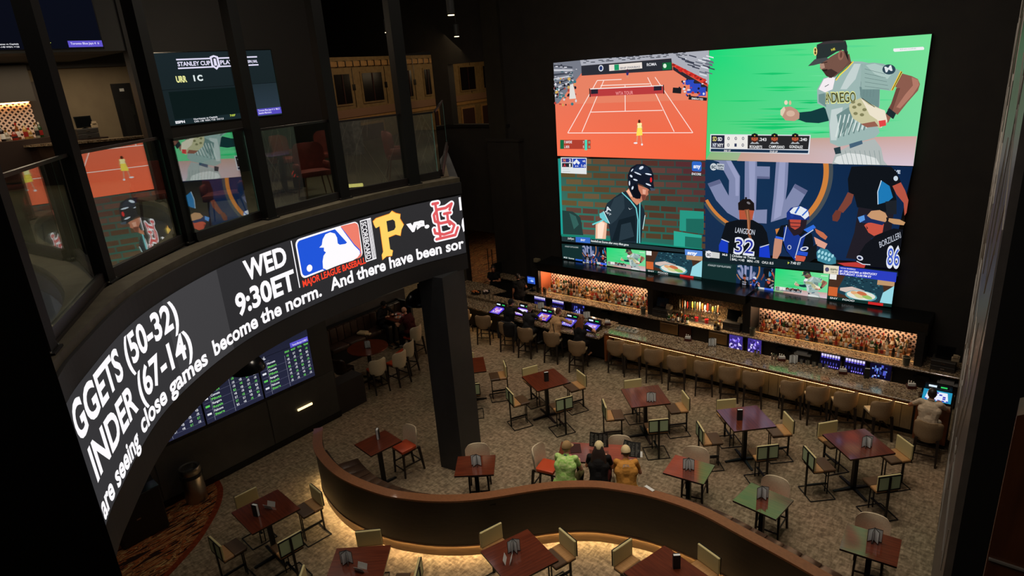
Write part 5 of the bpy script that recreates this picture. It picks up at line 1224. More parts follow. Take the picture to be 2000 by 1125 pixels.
TT = {1: ([(1019.6, 735.6), (1078.4, 717.6), (1114.4, 747), (1052, 764.9)], 'left of the three centre floor tables', 'closed', (1068, 736)),
      2: ([(1212.8, 759.6), (1283.6, 750), (1310, 788), (1234.9, 798)], 'just behind the group of three diners', 'open', (1272, 774)),
      3: ([(1399, 801.5), (1478, 790.7), (1515, 830.6), (1435, 844.4)], 'middle table of the right half of the floor', 'closed', (1445, 812)),
      4: ([(1608.5, 846), (1682, 834.6), (1747.5, 885), (1668.3, 902)], 'rightmost four seat table near the seated man in white', 'open', (1690, 862)),
      11: ([(447, 1003.6), (544.4, 951), (589, 991.6), (491.6, 1047)], 'lower left table beside the patterned carpet', 'closed', (500, 1000))}
def four(idx, x, y, a, desc, menu, mpos, dists=(.76, .76, .76, .76), skip=()):
    if 'four' not in used: used['four'] = 1; t = tab4; t.location = (x, y, 0); t.rotation_euler = (0, 0, a)
    else: t = dup(tab4, (x, y, 0), a)
    t['label'] = 'square mahogany table with steel pedestal, ' + desc; t['group'] = 'square four-seat tables'
    sides = []
    for k in range(4):
        b = a + k * PI / 2; sides.append((b, math.cos(b), math.sin(b)))
    # name the sides by where they lie: towards the bar (+y) or the balcony (-x)
    for k, (b, cx, sy) in enumerate(sides):
        if k in skip: continue
        nm = 'far right' if (cx > 0 and sy > 0) else 'far left' if (cx <= 0 and sy > 0) else 'near left' if cx <= 0 else 'near right'
        d = dists[k] + random.uniform(-.02, .03); off = random.uniform(-.03, .03)
        place(chair0, x + cx * d - sy * off, y + sy * d + cx * off, b + PI / 2 + random.uniform(-.07, .07), 'yellow and green chair, %s side of %s' % (nm, SHORT[idx]), 'yellow counter chairs around the square tables')
    if mpos is not None:
        q = at(mpos[0], mpos[1] + 9, 1.06)
        mm = menuB if menu == 'closed' else menuA
        if mm.name not in used: used[mm.name] = 1; m_ = mm
        else: m_ = dup(mm)
        m_.location = (q.x, q.y, 1.0605); m_.rotation_euler = (0, 0, random.uniform(-.3, .5) + (.6 if menu == 'closed' else -PI / 2 + .6))
        m_['label'] = ('closed black menu' if menu == 'closed' else 'fanned white menu') + ' on ' + SHORT[idx]; m_['group'] = 'menus on the tables'; m_['category'] = 'menu'
    return t
SHORT = {1: 'the left centre floor table', 2: 'the table behind the three diners', 3: 'the middle right floor table', 4: 'the square table nearest the right wall', 11: 'the table by the patterned carpet', 12: 'the bottom table left of the lit floor', 13: 'the bottom middle table', 14: 'the bottom table right of the others', 15: 'the table behind the column'}
random.seed(9)
for k, (cs, desc, menu, mp) in TT.items():
    x, y, a = centre(cs); four(k, x, y, a, desc, menu, mp)
# bottom edge tables
def two_pts(p, q, z=1.06): return at(*p, z), at(*q, z)
A, B = two_pts((655, 1071), (766, 1064.4)); u = (B - A).normalized(); n_ = Vector((u.y, -u.x, 0)); c = (A + B) / 2 + n_ * .46
four(12, c.x, c.y, math.atan2(u.y, u.x), 'bottom table left of the lit floor patch', 'open', (680, 1088), (.74, .74, .74, .74))
A, B = two_pts((935.4, 1078), (1032.8, 1031.8)); u = (B - A).normalized(); n_ = Vector((u.y, -u.x, 0)); c = (A + B) / 2 + n_ * .46
four(13, c.x, c.y, math.atan2(u.y, u.x), 'bottom table in the middle of the frame', 'open', (1003, 1066), (.74, .74, .74, .74))
A = at(1299, 1066, 1.06); B = at(1384, 1125, 1.06); u = (B - A).normalized(); n_ = Vector((u.y, -u.x, 0)); c = (A + B) / 2 + n_ * .46 + u * .02
four(14, c.x, c.y, math.atan2(u.y, u.x), 'bottom table furthest right below the curved wall', 'closed', (1322, 1102), (.74, .74, .74, .74))
# table behind the column
c = at(925, 722, 1.06); four(15, c.x - .30, c.y + .1, math.radians(47), 'table partly hidden behind the charcoal column', 'open', None)
# small tables along the banquette with one orange chair each
T2 = {10: ([(696, 862), (744.5, 839), (782, 866), (731.5, 892)], 'inside the left curl of the bench', 'closed', (737, 848), (782, 884), 2.1),
      9: ([(893, 891), (967, 887.6), (965.6, 927), (888.4, 930.6)], 'at the foot of the charcoal column', 'open', (932, 898), (930, 905), PI),
      7: ([(1316, 887), (1391, 907), (1379, 946.5), (1298.5, 925)], 'right of the three diners', 'open', (1345, 906), (1352, 912), PI),
      5: ([(1461, 941), (1545.6, 976), (1522.6, 1016), (1435, 978)], 'reflecting green near the right bench', 'open', (1487, 962), (1500, 975), PI),
      6: ([(1653, 1022), (1756.7, 1053), (1754, 1109), (1644.4, 1071)], 'lowest one near the right wall', 'open', (1706, 1046), (1705, 1045), PI)}
first = True
for k, (cs, desc, menu, mp, sp, face) in T2.items():
    x, y, a = centre(cs)
    if first: t = tab2; t.location = (x, y, 0); t.rotation_euler = (0, 0, a + PI / 2); first = False
    else: t = dup(tab2, (x, y, 0), a + PI / 2)
    q = [at(*c_, 1.06) for c_ in cs]; e1 = (q[1] - q[0]); t.rotation_euler = (0, 0, math.atan2(e1.y, e1.x))
    t['label'] = 'small mahogany two-seat table ' + desc; t['group'] = 'small two-seat tables by the bench'
    # chair stands on the far side of the table from the bench
    far = (q[0] + q[1]) / 2 - (q[2] + q[3]) / 2; far.z = 0; far.normalize()
    if k == 10: far = (q[1] + q[2]) / 2 - (q[0] + q[3]) / 2; far.z = 0; far.normalize()
    dd = .56 if k != 10 else .66
    place(ostool0, x + far.x * dd, y + far.y * dd, math.atan2(-far.y, -far.x) - PI / 2, 'orange stool at the small table ' + desc, 'orange seated stools')
    qq = at(mp[0], mp[1] + 9, 1.06); mm = menuB if menu == 'closed' else menuA
    m_ = dup(mm); m_.location = (qq.x, qq.y, 1.0605); m_.rotation_euler = (0, 0, -1.0 + random.uniform(-.2, .2)); m_['label'] = ('closed black menu' if menu == 'closed' else 'fanned open menu') + ' on small table ' + desc; m_['group'] = 'menus on the tables'
# diners' table (two small tops pushed together)
q0 = at(1097.6, 862.8, 1.06); q1 = at(1245, 871, 1.06); u = (q1 - q0); Ln = u.length; u.normalize(); n_ = Vector((u.y, -u.x, 0)); DT = (q0 + q1) / 2 + n_ * .34; DU = u; DN = n_
for s_, nm in ((-1, 'left'), (1, 'right')):
    t = dup(tab2, (DT.x + u.x * s_ * .395, DT.y + u.y * s_ * .395, 0), math.atan2(u.y, u.x)); t['label'] = '%s of the two small tables joined for the three diners' % nm; t['group'] = 'small two-seat tables by the bench'
place(ostool0, q0.x - u.x * .30 + n_.x * .30, q0.y - u.y * .30 + n_.y * .30, math.atan2(u.y, u.x) - PI / 2 - .25, 'grey backed stool with orange seat left of the man in green', 'orange seated stools')
p = q0 + u * 1.18 - n_ * .12; place(ostool0, p.x, p.y, math.atan2(n_.y, n_.x) - PI / 2, 'grey backed stool across the table from the three diners', 'orange seated stools')
# round table by the booth
c = at(718, 678, 1.06); rt = make_table('round_table', .60, .60, 'round mahogany table beside the dark booth bench', True); rt.location = (c.x, c.y, 0)
RTc = Vector((c.x, c.y, 0))
for (dx, dy, lb) in ((.72, -.34, 'first'), (.88, .30, 'second'), (.55, .92, 'third')):
    a = PI / 2 - (.25, 0, -.25)[('first', 'second', 'third').index(lb)]; place(ostool0, c.x + dx, c.y + dy, a, 'orange seated stool at the round table, %s from the near side' % lb, 'orange seated stools')
m_ = dup(menuA, (c.x + .05, c.y, 1.0605), -1.2); m_['label'] = 'white paged menu standing on the round table'; m_['group'] = 'menus on the tables'
o = make_stool('dark leather stool on the wall side of the round table', 'chair', BROWNL, BROWNL, None); o.name = 'leather_stool'; o.location = (c.x - .25, c.y - .78, 0); o.rotation_euler = (0, 0, .2)
if 'group' in o: del o['group']
# tent cards on the lower tables
def tent(px, py, label, rz):
    q = at(px, py, 1.065); t = thing('tent_card', label, 'sign', (q.x, q.y, 1.0605), rz, None)
    R = Matrix.Rotation(.35, 3, 'X'); MB().box(-.09, .09, -.0015, .0015, 0, .10, R, (0, .03 - .06, 0)).build('front_leaf', WHITE, t)
    R2 = Matrix.Rotation(-.35, 3, 'X'); MB().box(-.09, .09, -.0015, .0015, 0, .10, R2, (0, .035, 0)).build('rear_leaf', WHITE, t)
    tr, asp = text_tris('RESERVED', .02); vs = []; fs = []
    for t_ in tr: b = len(vs); vs += [(-.07 + .14 * u_, -.0022, .065 + .018 * v_) for (u_, v_) in t_]; fs.append((b, b + 1, b + 2))
    tr, asp = text_tris('Bar', .02)
    for t_ in tr: b = len(vs); vs += [(-.03 + .06 * u_, -.0022, .02 + .028 * v_) for (u_, v_) in t_]; fs.append((b, b + 1, b + 2))
    vs = [R @ Vector(v) + Vector((0, -.03, 0)) for v in vs]
    MB().add(vs, fs).build('printed_words', mat('print_ink', (60, 60, 64), .6), t); return t
tent(527, 991, 'white reserved card on the lower left table', .35); tent(705, 1113, 'white reserved card on the bottom table left of the lit floor', .3); tent(992, 1096, 'white reserved card on the bottom middle table', -1.0)

# ================================================================== CURVED BANQUETTE
BL = cr([(-11.85, 6.72), (-11.2, 6.26), (-10.6, 6.04), (-9.97, 5.92), (-9.4, 5.92), (-8.7, 6.02), (-8.24, 6.18), (-7.82, 6.38), (-7.4, 6.66), (-7.05, 6.97), (-6.77, 7.28), (-6.45, 7.65), (-6.1, 8.0), (-5.64, 8.33), (-5.3, 8.49), (-4.76, 8.66), (-4.2, 8.74), (-3.64, 8.73), (-2.97, 8.60), (-2.2, 8.45), (-1.5, 8.28), (-.6, 8.05)], 5)
BQ = thing('curved_banquette', 'long serpentine wood backed bench dividing the dining floor', 'bench', (-6.5, 7.4, 0))
part(MB().sweep(BL, [(0.0, .26), (0.0, 1.22), (.12, 1.22), (.12, .26)][::-1]), 'outer_panel', DWOOD, BQ, 40)
part(MB().sweep(BL, [(-.03, 1.22), (-.03, 1.255), (.17, 1.255), (.17, 1.22)][::-1]), 'wood_cap', CAPWOOD, BQ, 40)
part(MB().sweep(BL, [(0.035, 0.0), (0.035, .235), (.10, .235), (.10, 0.0)][::-1]), 'plinth', BASEWOOD, BQ, 40)
part(MB().sweep(BL, [(-.012, .235), (-.012, .262), (.06, .262), (.06, .235)][::-1]), 'lower_rail', noisy('orange_rail', (96, 62, 36), (110, 72, 44), 6, .35), BQ, 40)
part(MB().sweep(BL, [(.015, .228), (.015, .2345), (.033, .2345), (.033, .228)][::-1]), 'led_strip', emis('plinth_led', (255, 222, 166), 100), BQ)
SEATL = BL[6:]
def cushions(line, o0, o1, z0, z1, name, step, m_, r=.02, zb0=None):
    """short curved cushions set side by side along the bench"""
    S = [0.0]
    for a, b in zip(line, line[1:]): S.append(S[-1] + math.dist(a, b))
    def P(s):
        i = min(max(0, next((k for k in range(len(S) - 1) if S[k + 1] >= s), len(S) - 2)), len(S) - 2); u = (s - S[i]) / (S[i + 1] - S[i]); a = Vector(line[i]); b = Vector(line[i + 1]); t = (b - a).normalized(); return a.lerp(b, u), Vector((-t.y, t.x))
    n = int(S[-1] / step)
    for k in range(n):
        s0 = S[-1] * k / n + .004; s1 = S[-1] * (k + 1) / n - .004; rows = []
        for s in (s0, s0 + .015, (s0 + s1) / 2, s1 - .015, s1):
            p, nn = P(s); d = 0.012 if s in (s0, s1) else 0.0; a = p + nn * o0; b = p + nn * (o1 - d)
            rows.append([(a.x, a.y, z0), (b.x, b.y, z0), (b.x, b.y, z1 - r - d), ((b - nn * r).x, (b - nn * r).y, z1 - d), (a.x, a.y, z1 - d)])
        vs = [v for rw in rows for v in rw]; fs = []
        for j in range(4):
            for i in range(5): fs.append((j * 5 + i, j * 5 + (i + 1) % 5, (j + 1) * 5 + (i + 1) % 5, (j + 1) * 5 + i))
        fs += [(4, 3, 2, 1, 0), (20, 21, 22, 23, 24)]
        part(MB().add(vs, fs), name, m_, BQ, 50)
LEA = noisy('umber_leather', (62, 44, 32), (74, 54, 40), 6, .36)
cushions(SEATL, .13, .84, .54, .76, 'seat_cushion', .30, LEA)
cushions(SEATL, .125, .24, .77, 1.20, 'back_cushion', .60, noisy('dark_leather', (34, 26, 20), (42, 33, 26), 6, .4), .04)
part(MB().sweep(SEATL, [(.15, 0), (.15, .54), (.74, .54), (.74, 0)][::-1]), 'seat_base', BLACK, BQ, 40)
part(MB().box(-.06, .06, -.0, .004, -.012, .012, Matrix.Rotation(.75, 3, 'Z'), (-6.93, 7.09, 1.08)), 'grille', BMETAL, BQ)
# ================================================================== BOOTH under the balcony
BO = thing('booth_bench', 'dark upholstered booth bench with channelled back beside the round table', 'bench', (-16.9, 12, 0))
part(MB().box(-17.2, -16.98, 10.3, 13.75, 0, 1.16).box(-17.2, -16.4, 13.68, 13.76, 0, 1.2), 'bench_frame', BLACK, BO)
for k in range(12): part(MB().rbox(-17.0, -16.86, 10.4 + k * .27, 10.66 + k * .27, .66, 1.15, .03, 2), 'back_channel', BROWNL, BO, 50)
for k in range(5): part(MB().rbox(-16.9, -16.42, 10.4 + k * .65, 11.04 + k * .65, .50, .66, .02, 1), 'seat_cushion', BROWNL, BO, 50)
part(MB().box(-16.98, -16.48, 10.4, 13.65, 0, .5), 'bench_base', BLACK, BO)
struct(MB().box(-17.5, -17.25, 10.0, 14.2, 0, 1.42).build('wall_booth', noisy('grey_booth_wall', (70, 68, 66), (78, 76, 74), 3, .6)))
bt = dup(tab2, (-16.0, 12.75, 0), 0); bt['label'] = 'small table with food trays between the booth couple'; bt['group'] = 'small two-seat tables by the bench'
o = place(ostool0, -15.05, 12.5, PI / 2 + .1, 'grey backed stool under the man in dark red', 'orange seated stools')
# ================================================================== THINGS ON THE BAR
def on_bar(px, py, z=1.06):
    q = at(px, py, z); q.y = min(q.y, 15.60); return q
def napkin(px, py, label):
    q = on_bar(px, py); t = thing('napkin_caddy', label, 'caddy', (q.x, q.y, 1.0605), random.uniform(.2, .6), 'napkin caddies along the bar')
    R_ = mat('burgundy_plastic', (70, 20, 16), .35)
    MB().box(-.09, .09, -.07, .07, 0, .015).box(-.09, -.08, -.07, .07, .015, .08).box(.08, .09, -.07, .07, .015, .08).box(-.08, .08, -.07, -.06, .015, .07).build('tray', R_, t)
    MB().rbox(-.075, .075, -.05, .0, .016, .13, .006, 1).build('napkins', WHITE, t)
    MB().tube((-.05, .035, .016), (-.05, .035, .17), .012, n=6).tube((.0, .035, .016), (.0, .035, .16), .014, n=6).tube((.05, .035, .016), (.05, .035, .14), .012, n=6).build('straws', mat('straw_white', (220, 214, 204), .5), t)
random.seed(3)
napkin(1350, 660, 'burgundy napkin caddy second from the gaming end of the bar'); napkin(1530, 700, 'burgundy napkin caddy before the second cooler pair'); napkin(1650, 723, 'burgundy napkin caddy before the violet bottle coolers')
napkin(1782, 752, 'burgundy napkin caddy nearest the man in white'); napkin(1187, 634, 'burgundy napkin caddy beside the fifth game console')
def barmenu(px, py, label, kind='open', rz=-1.0):
    q = on_bar(px, py)
    if q.x < -9.4: q.y = 15.66
    m_ = dup(menuA if kind == 'open' else menuB); m_.location = (q.x, q.y, 1.0605); m_.rotation_euler = (0, 0, rz); m_['label'] = label; m_['group'] = 'menus on the bar'; m_['category'] = 'menu'
barmenu(1394, 672, 'open menu on the bar between two napkin caddies'); barmenu(1552, 704, 'open menu on the bar beside the second napkin caddy'); barmenu(1140, 625, 'tall open menu behind the fourth game console')
barmenu(1697, 732, 'dark closed menu on the bar before the right cooler', 'closed', .3); barmenu(1062, 600, 'open menu among the glasses at the gaming counter')
GLS = glassmat('tumbler_glass', (.9, .96, .95), .12, .85)
def glass(px, py, z, label, grp, m_=None, r=.036, h=.13, name='drinking_glass'):
    q = at(px, py, z); q.y = min(q.y, 15.66 if z > 1 and q.x > -9.4 else 15.88 if z > 1 else 15.40)
    if z > 1 and q.x <= -9.4: q.y = max(q.y, 15.52)
    mb = MB().lathe([(r * .8, 0), (r, h), (r * .92, h), (r * .72, .012)], n=10); o = mb.build(name, m_ or GLS, smooth=40); o.location = (q.x, q.y, z + .0005); tag(o, label, 'glass', grp)
k = 0
for (px, py) in ((1560, 698), (1566, 703), (1572, 699), (1578, 704), (1585, 702), (1592, 706), (1598, 703), (1604, 708), (1610, 705), (1616, 710), (1622, 707), (1588, 711), (1600, 714)):
    glass(px, py + 4, 1.06, 'upturned tumbler in the row before the violet coolers', 'tumblers lined up on the bar before the violet coolers')
for (px, py) in ((1475, 695), (1481, 697), (1508, 702), (1514, 704)): glass(px, py, 1.06, 'steel shaker cup on the bar before the lit picture coolers', 'steel shaker cups on the bar', CHROME, .035, .16, 'shaker_cup')
for i, (px, py) in enumerate(((1046, 604), (1052, 607), (1084, 617), (1038, 600), (1076, 604), (1092, 612))): glass(px, py, 1.06 if py < 606 else .951, 'clear glass on the gaming counter near the game consoles', 'glasses on the gaming counter')
for i, (px, py) in enumerate(((948, 583), (956, 585), (964, 586), (978, 589), (986, 591), (998, 594), (1008, 597))): glass(px, py, 1.06, 'small glass on the raised shelf behind the first console', 'small glasses on the raised shelf', CHROME if i < 3 else None, .03, .08 if i > 2 else .16)
q = at(1045, 610, .951); glass(1049, 606, .951, 'tall orange drink on the gaming counter left of the third console', 'orange drinks by the consoles', mat('orange_drink', (200, 90, 24), .15, trans=.2), .034, .15); glass(1797, 776, 1.06, 'glass of iced drink left of the man in white', None, mat('amber_drink', (120, 100, 76), .1, trans=.4), .045, .12)
# drip rails: a rack of glasses and a mat
o = MB().rbox(-.35, .35, -.12, .12, 0, .02, .006, 1).build('glass_mat', mat('mat_grey', (130, 130, 122), .5)); q = at(1225, 645, 1.06); o.location = (q.x, q.y, 1.0605); tag(o, 'pale ribbed drying mat on the bar beside the first napkin caddy', 'mat')
for i in range(10):
    g = MB().lathe([(.03, 0), (.033, .05), (.028, .05), (.026, .01)], n=9).build('shot_glass', GLS); g.location = (q.x - .28 + (i % 5) * .13, q.y - .05 + (i // 5) * .1, 1.081); tag(g, 'small glass standing on the pale drying mat', 'glass', 'glasses on the drying mat')
# server baskets
for (px, py, c, lb) in ((930, 574, (200, 110, 50), 'black basket of orange garnish on the service counter'), (950, 573, (214, 190, 180), 'round black bowl with white wraps on the service counter')):
    q = at(px, py, 1.06); t = thing('food_basket' if c[0] == 200 else 'food_bowl', lb, 'basket', (q.x, q.y, 1.0605))
    MB().lathe([(.12, 0), (.17, .09), (.15, .09), (.11, .012)], n=16, sx=1.25 if c[0] == 200 else .8).build('basket', BLACK, t)
    mb = MB(); random.seed(8)
    for i in range(14): mb.ball((random.uniform(-.11, .11) * (1.2 if c[0] == 200 else .7), random.uniform(-.09, .09), .07 + random.uniform(0, .03)), random.uniform(.02, .035), 6, 4)
    f_ = mb.build('food', mat('food_%d' % c[0], c, .6), t, 60)

# ================================================================== BALCONY FLOOR (behind the glass)
UZ = 6.515
struct(MB().box(-21.4, -21.2, -3.4, 9.2, UZ, 10.9).build('wall_upper_bar', UPWALL))
struct(MB().box(-21.2, -17.0, -3.4, 6.85, 9.55, 9.8).box(-21.2, -21.0, -3.4, 8.9, 9.4, 10.9).build('ceiling_upper_bar', mat('soffit_grey', (52, 48, 42), .7)))
struct(MB().box(-16.3, -16.05, 6.4, 11.3, UZ, 13.6).build('wall_tv', noisy('brown_black_wall', (17, 14, 12), (20, 17, 15), 3, .6)))
struct(MB().box(-17.0, -16.1, -3.4, 6.5, 9.5, 13.6).build('wall_header', BLACK))
UB = thing('upper_bar', 'upper level granite bar beyond the glass at far left', 'bar counter', (-19.2, 5.5, UZ))
ubp = [(-18.05, 7.9), (-18.3, 7.0), (-19.0, 5.9), (-20.4, 5.1), (-24, 4.2)]
cl = cr([(-17.9, 8.1), (-18.25, 7.1), (-19.0, 5.95), (-20.0, 5.2), (-21.0, 4.8)][::-1], 4)
part(MB().sweep(cl, [(0, 1.0), (0, 1.05), (-.55 * -1, 1.05), (.55, 1.0)]), 'countertop', GRANITE, UB)
for o in KIDS['upper_bar']: o.location = (0, 0, UZ)
o = part(MB().sweep(cl, [(.1, 0), (.1, 1.0), (.4, 1.0), (.4, 0)]), 'carcass', mat('bar_brown', (44, 28, 20), .5), UB); o.location = (0, 0, UZ)
q = atX(45, 230, -20.9)
struct(MB().box(-21.0, -20.95, -3, 5.65, 7.55, 8.62).build('wall_tile_upper', LATTICE))
struct(MB().box(-21.15, -20.6, -3, 5.7, 8.62, 9.5).build('beam_upper', mat('soffit_grey2', (58, 52, 44), .7)))
struct(MB().box(-21.15, -20.3, -3, 5.9, UZ, 7.70).build('trim_backbar_upper', mat('bar_brown', (44, 28, 20), .5)))
struct(MB().box(-21.15, -20.95, 5.65, 5.95, 7.5, 9.1).build('pillar_upper', mat('pilaster_br', (60, 50, 40), .6)))
tag(MB().box(-20.93, -20.90, -2.9, 5.6, 8.59, 8.61).build('led_strip', emis('shelf_led3', (255, 190, 120), 24)), 'warm strip light above the upper level bottles', 'light')
random.seed(5)
for k in range(22):
    sh = random.randrange(5); g = random.choice((0, 2, 3, 4, 5, 1)); o = link('bottle', bottle_mesh(sh, g, random.randrange(4), random.randrange(4))); o.location = (-20.55 - (k % 2) * .16, 3.0 + k * .125, 7.701); o.scale = (1.35, 1.35, 1.35); tag(o, '%s bottle on the upper level bar shelf seen through the glass' % CN[g], 'bottle', '%s bottles on the upper level shelf' % CN[g])
till(-20.3, 6.55, UZ + 1.055 + .0, 'dark till on the upper level bar before the grey wall', PI / 2 - .1)
st_ = thing('till_stand', 'low brown cupboard under the upper level till', 'cabinet', (-20.3, 6.55, UZ)); MB().box(-.35, .3, -.4, .4, 0, 1.05).build('carcass', mat('bar_brown', (44, 28, 20), .5), st_); MB().box(.3, .31, -.38, .38, .08, 1.0).build('door', BLACKG, st_)
# upper door
a = [atX(216, 166, -21.19), atX(254, 160, -21.19), atX(275, 262, -21.19), atX(240, 266, -21.19)]
y0 = (a[0].y + a[3].y) / 2; y1 = (a[1].y + a[2].y) / 2; zt = (a[0].z + a[1].z) / 2
dd = struct(MB().box(-21.195, -21.16, y0, y1, UZ, zt).build('door_1', mat('door_black', (22, 20, 19), .45)))
MB().box(-21.16, -21.15, y0 + .12, y1 - .12, UZ + .3, zt - .45).build('door_panel', mat('door_panel_b', (26, 24, 22), .5), dd); MB().box(-21.16, -21.14, y1 - .1, y1 - .06, zt - .9, zt - .6).build('hinge', CHROME, dd); MB().box(-21.16, -21.155, y0 + .2, y0 + .32, zt - .22, zt - .14).build('sign_plate', WHITE, dd)
# wall displays upstairs
def tv(name, label, X, quad, fn, cat='television'):
    P = [atX(p[0], p[1], X) for p in quad]; ya = (P[0].y + P[3].y) / 2; yb = (P[1].y + P[2].y) / 2; zt = (P[0].z + P[1].z) / 2; zb = (P[2].z + P[3].z) / 2
    t = thing(name, label, cat, (X, (ya + yb) / 2, zb)); 
    part(MB().box(X - .05, X - .004, ya - .02, yb + .02, zb - .02, zt + .02), 'housing', BLACKG, t)
    cv = Canvas(lambda x, y, d: Vector((X - .003 + d, ya + (yb - ya) * x, zt + (zb - zt) * y)), .0004); fn(cv); pin(cv.build('display', screen_mat(name + '_pic', 1.0), t), t); return t
def stanley(cv):
    cv.r((27, 38, 42), 0, 0, 1, 1, grad=(24, 34, 36)); cv.r((14, 26, 26), .05, .53, .66, .93); cv.r((34, 46, 52), .62, .5, 1, 1, grad=(44, 58, 70)); cv.r((12, 18, 20), 0, .497, 1, .503); cv.r((14, 20, 22), .60, 0, .604, .5)
    cv.r((26, 40, 44), .04, .92, .78, .995); Wt = (226, 222, 246)
    cv.r(Wt, .165, .085, .86, .105); cv.r(Wt, .165, .205, .86, .225); cv.t(Wt, 'STANLEY CUP', (.168, .185), (.435, .185), .06, .03, up=(0, -1)); cv.t(Wt, 'PLAYOFFS', (.52, .185), (.74, .185), .06, .03, up=(0, -1)); cv.t(Wt, 'ESPN | NHL', (.76, .18), (.855, .18), .04, .04, up=(0, -1))
    cv.p(Wt, [.44, .07, .475, .05, .51, .07, .515, .2, .478, .26, .44, .2]); cv.p((40, 46, 56), [.455, .09, .475, .075, .495, .09, .498, .19, .477, .225, .455, .19]); cv.p(Wt, [.468, .10, .486, .10, .49, .2, .465, .2])
    cv.t((226, 226, 150), 'URR', (.13, .405), (.215, .405), .085, .05, up=(0, -1)); cv.t((226, 236, 236), 'I C', (.27, .40), (.345, .40), .08, .05, up=(0, -1))
    cv.t((230, 230, 236), 'ESPN', (.05, .975), (.125, .975), .035, .05, up=(0, -1)); cv.t((230, 230, 236), 'Hurricanes vs Capitals', (.20, .95), (.40, .95), .025, .02, up=(0, -1)); cv.t((230, 230, 236), 'CAR: -148  WSH: +125  O/U 5.5', (.20, .985), (.45, .985), .025, .02, up=(0, -1)); cv.t((200, 220, 80), '7:07', (.51, .955), (.56, .955), .03, .03, up=(0, -1))
    cv.r((86, 76, 190), .765, .885, 1.0, .985); cv.t((220, 216, 250), 'Toronto Blue Jays 4  6  Mid 3', (.775, .925), (.985, .925), .03, .02, up=(0, -1)); cv.t((220, 216, 250), 'Seattle Mariners', (.775, .965), (.9, .965), .03, .02, up=(0, -1))
tv('television_wall', 'large dark upper level screen reading STANLEY CUP PLAYOFFS', -16.0, [(298, 98), (529, 103), (552, 229), (329, 239)], stanley)
def stanley2(cv):
    cv.r((10, 13, 24), 0, 0, 1, 1, grad=(10, 12, 22)); Wt = (226, 222, 246); cv.t(Wt, 'PLAYOFFS', (.36, .185), (.64, .185), .07, .03, up=(0, -1)); cv.r(Wt, .26, .085, .82, .105); cv.r(Wt, .3, .21, .82, .225); cv.t(Wt, 'ESPN | NHL', (.66, .18), (.81, .18), .04, .04, up=(0, -1)); cv.p(Wt, [.31, .07, .33, .05, .35, .07, .355, .2, .33, .26, .31, .2])
    cv.t((230, 230, 236), 'Hurricanes vs Capitals', (.10, .94), (.3, .94), .02, .02, up=(0, -1)); cv.t((230, 230, 236), 'CAR: -148 WSH: +125', (.10, .975), (.3, .975), .02, .02, up=(0, -1)); cv.t((200, 220, 80), '7:07', (.5, .94), (.56, .94), .022, .03, up=(0, -1)); cv.r((96, 84, 200), .7, .9, 1.0, .985); cv.t((220, 216, 250), 'Toronto Blue Jays 4  6', (.72, .95), (.97, .95), .03, .02, up=(0, -1))
tv('television_wall', 'upper level screen cut off by the top left corner of the view', -16.08, [(-100, -90), (160, -36), (213, 102), (-40, 88)], stanley2)
# tables and red chairs upstairs
RED = noisy('rust_velvet', (112, 36, 24), (130, 44, 30), 10, .7); REDL = mat('brass_leg', (120, 80, 60), .4, .6)
def make_lounge():
    t = thing('lounge_chair', 'l', 'chair', (0, 0, 0), 0, 'rust red lounge chairs upstairs')
    MB().rbox(-.27, .27, -.25, .27, .40, .50, .03, 2).build('seat', RED, t, 50); back_shell(.58, .42, .98, -.24, .16, .07).build('backrest', RED, t, 60)
    for sx in (-1, 1):
        MB().tube((sx * .2, -.2, .4), (sx * .26, -.28, 0), .015, .01, 6).build('leg', REDL, t); MB().tube((sx * .2, .2, .4), (sx * .24, .26, 0), .015, .01, 6).build('leg', REDL, t)
        MB().rbox(sx * .27 - .03, sx * .27 + .03, -.2, .16, .46, .64, .02, 1).build('armrest', RED, t, 50)
    return t
lc = make_lounge(); lcs = [(-12.4, 7.1, -1.9, 'rust red lounge chair nearest the fourth post upstairs'), (-14.2, 8.6, -2.4, 'rust red lounge chair at the far side of the upstairs table'), (-13.6, 7.7, -1.2, 'rust red lounge chair overlapping its neighbour upstairs'), (-12.2, 9.4, -.6, 'rust red lounge chair behind the fifth balcony post'), (-11.6, 5.2, -2.2, 'rust red lounge chair in shadow behind the third glass panel'), (-11.0, 3.9, -2.0, 'rust red lounge chair in shadow behind the second glass panel')]
cpx = [at(606, 305, UZ + .75), at(636, 276, UZ + .75), at(555, 285, UZ + .75), at(776, 276, UZ + .75), at(430, 350, UZ + .7), at(292, 352, UZ + .7)]
for i, (x, y, r, lb) in enumerate(lcs):
    x, y = cpx[i].x, cpx[i].y
    o = lc if i == 0 else dup(lc); o.location = (x, y, UZ); o.rotation_euler = (0, 0, r); o['label'] = lb
ut = make_table('lounge_table', .8, .8, 'dark square table upstairs between the red chairs'); q = at(545, 300, UZ + .76); ut.location = (q.x, q.y, UZ); ut.scale = (1, 1, .72)
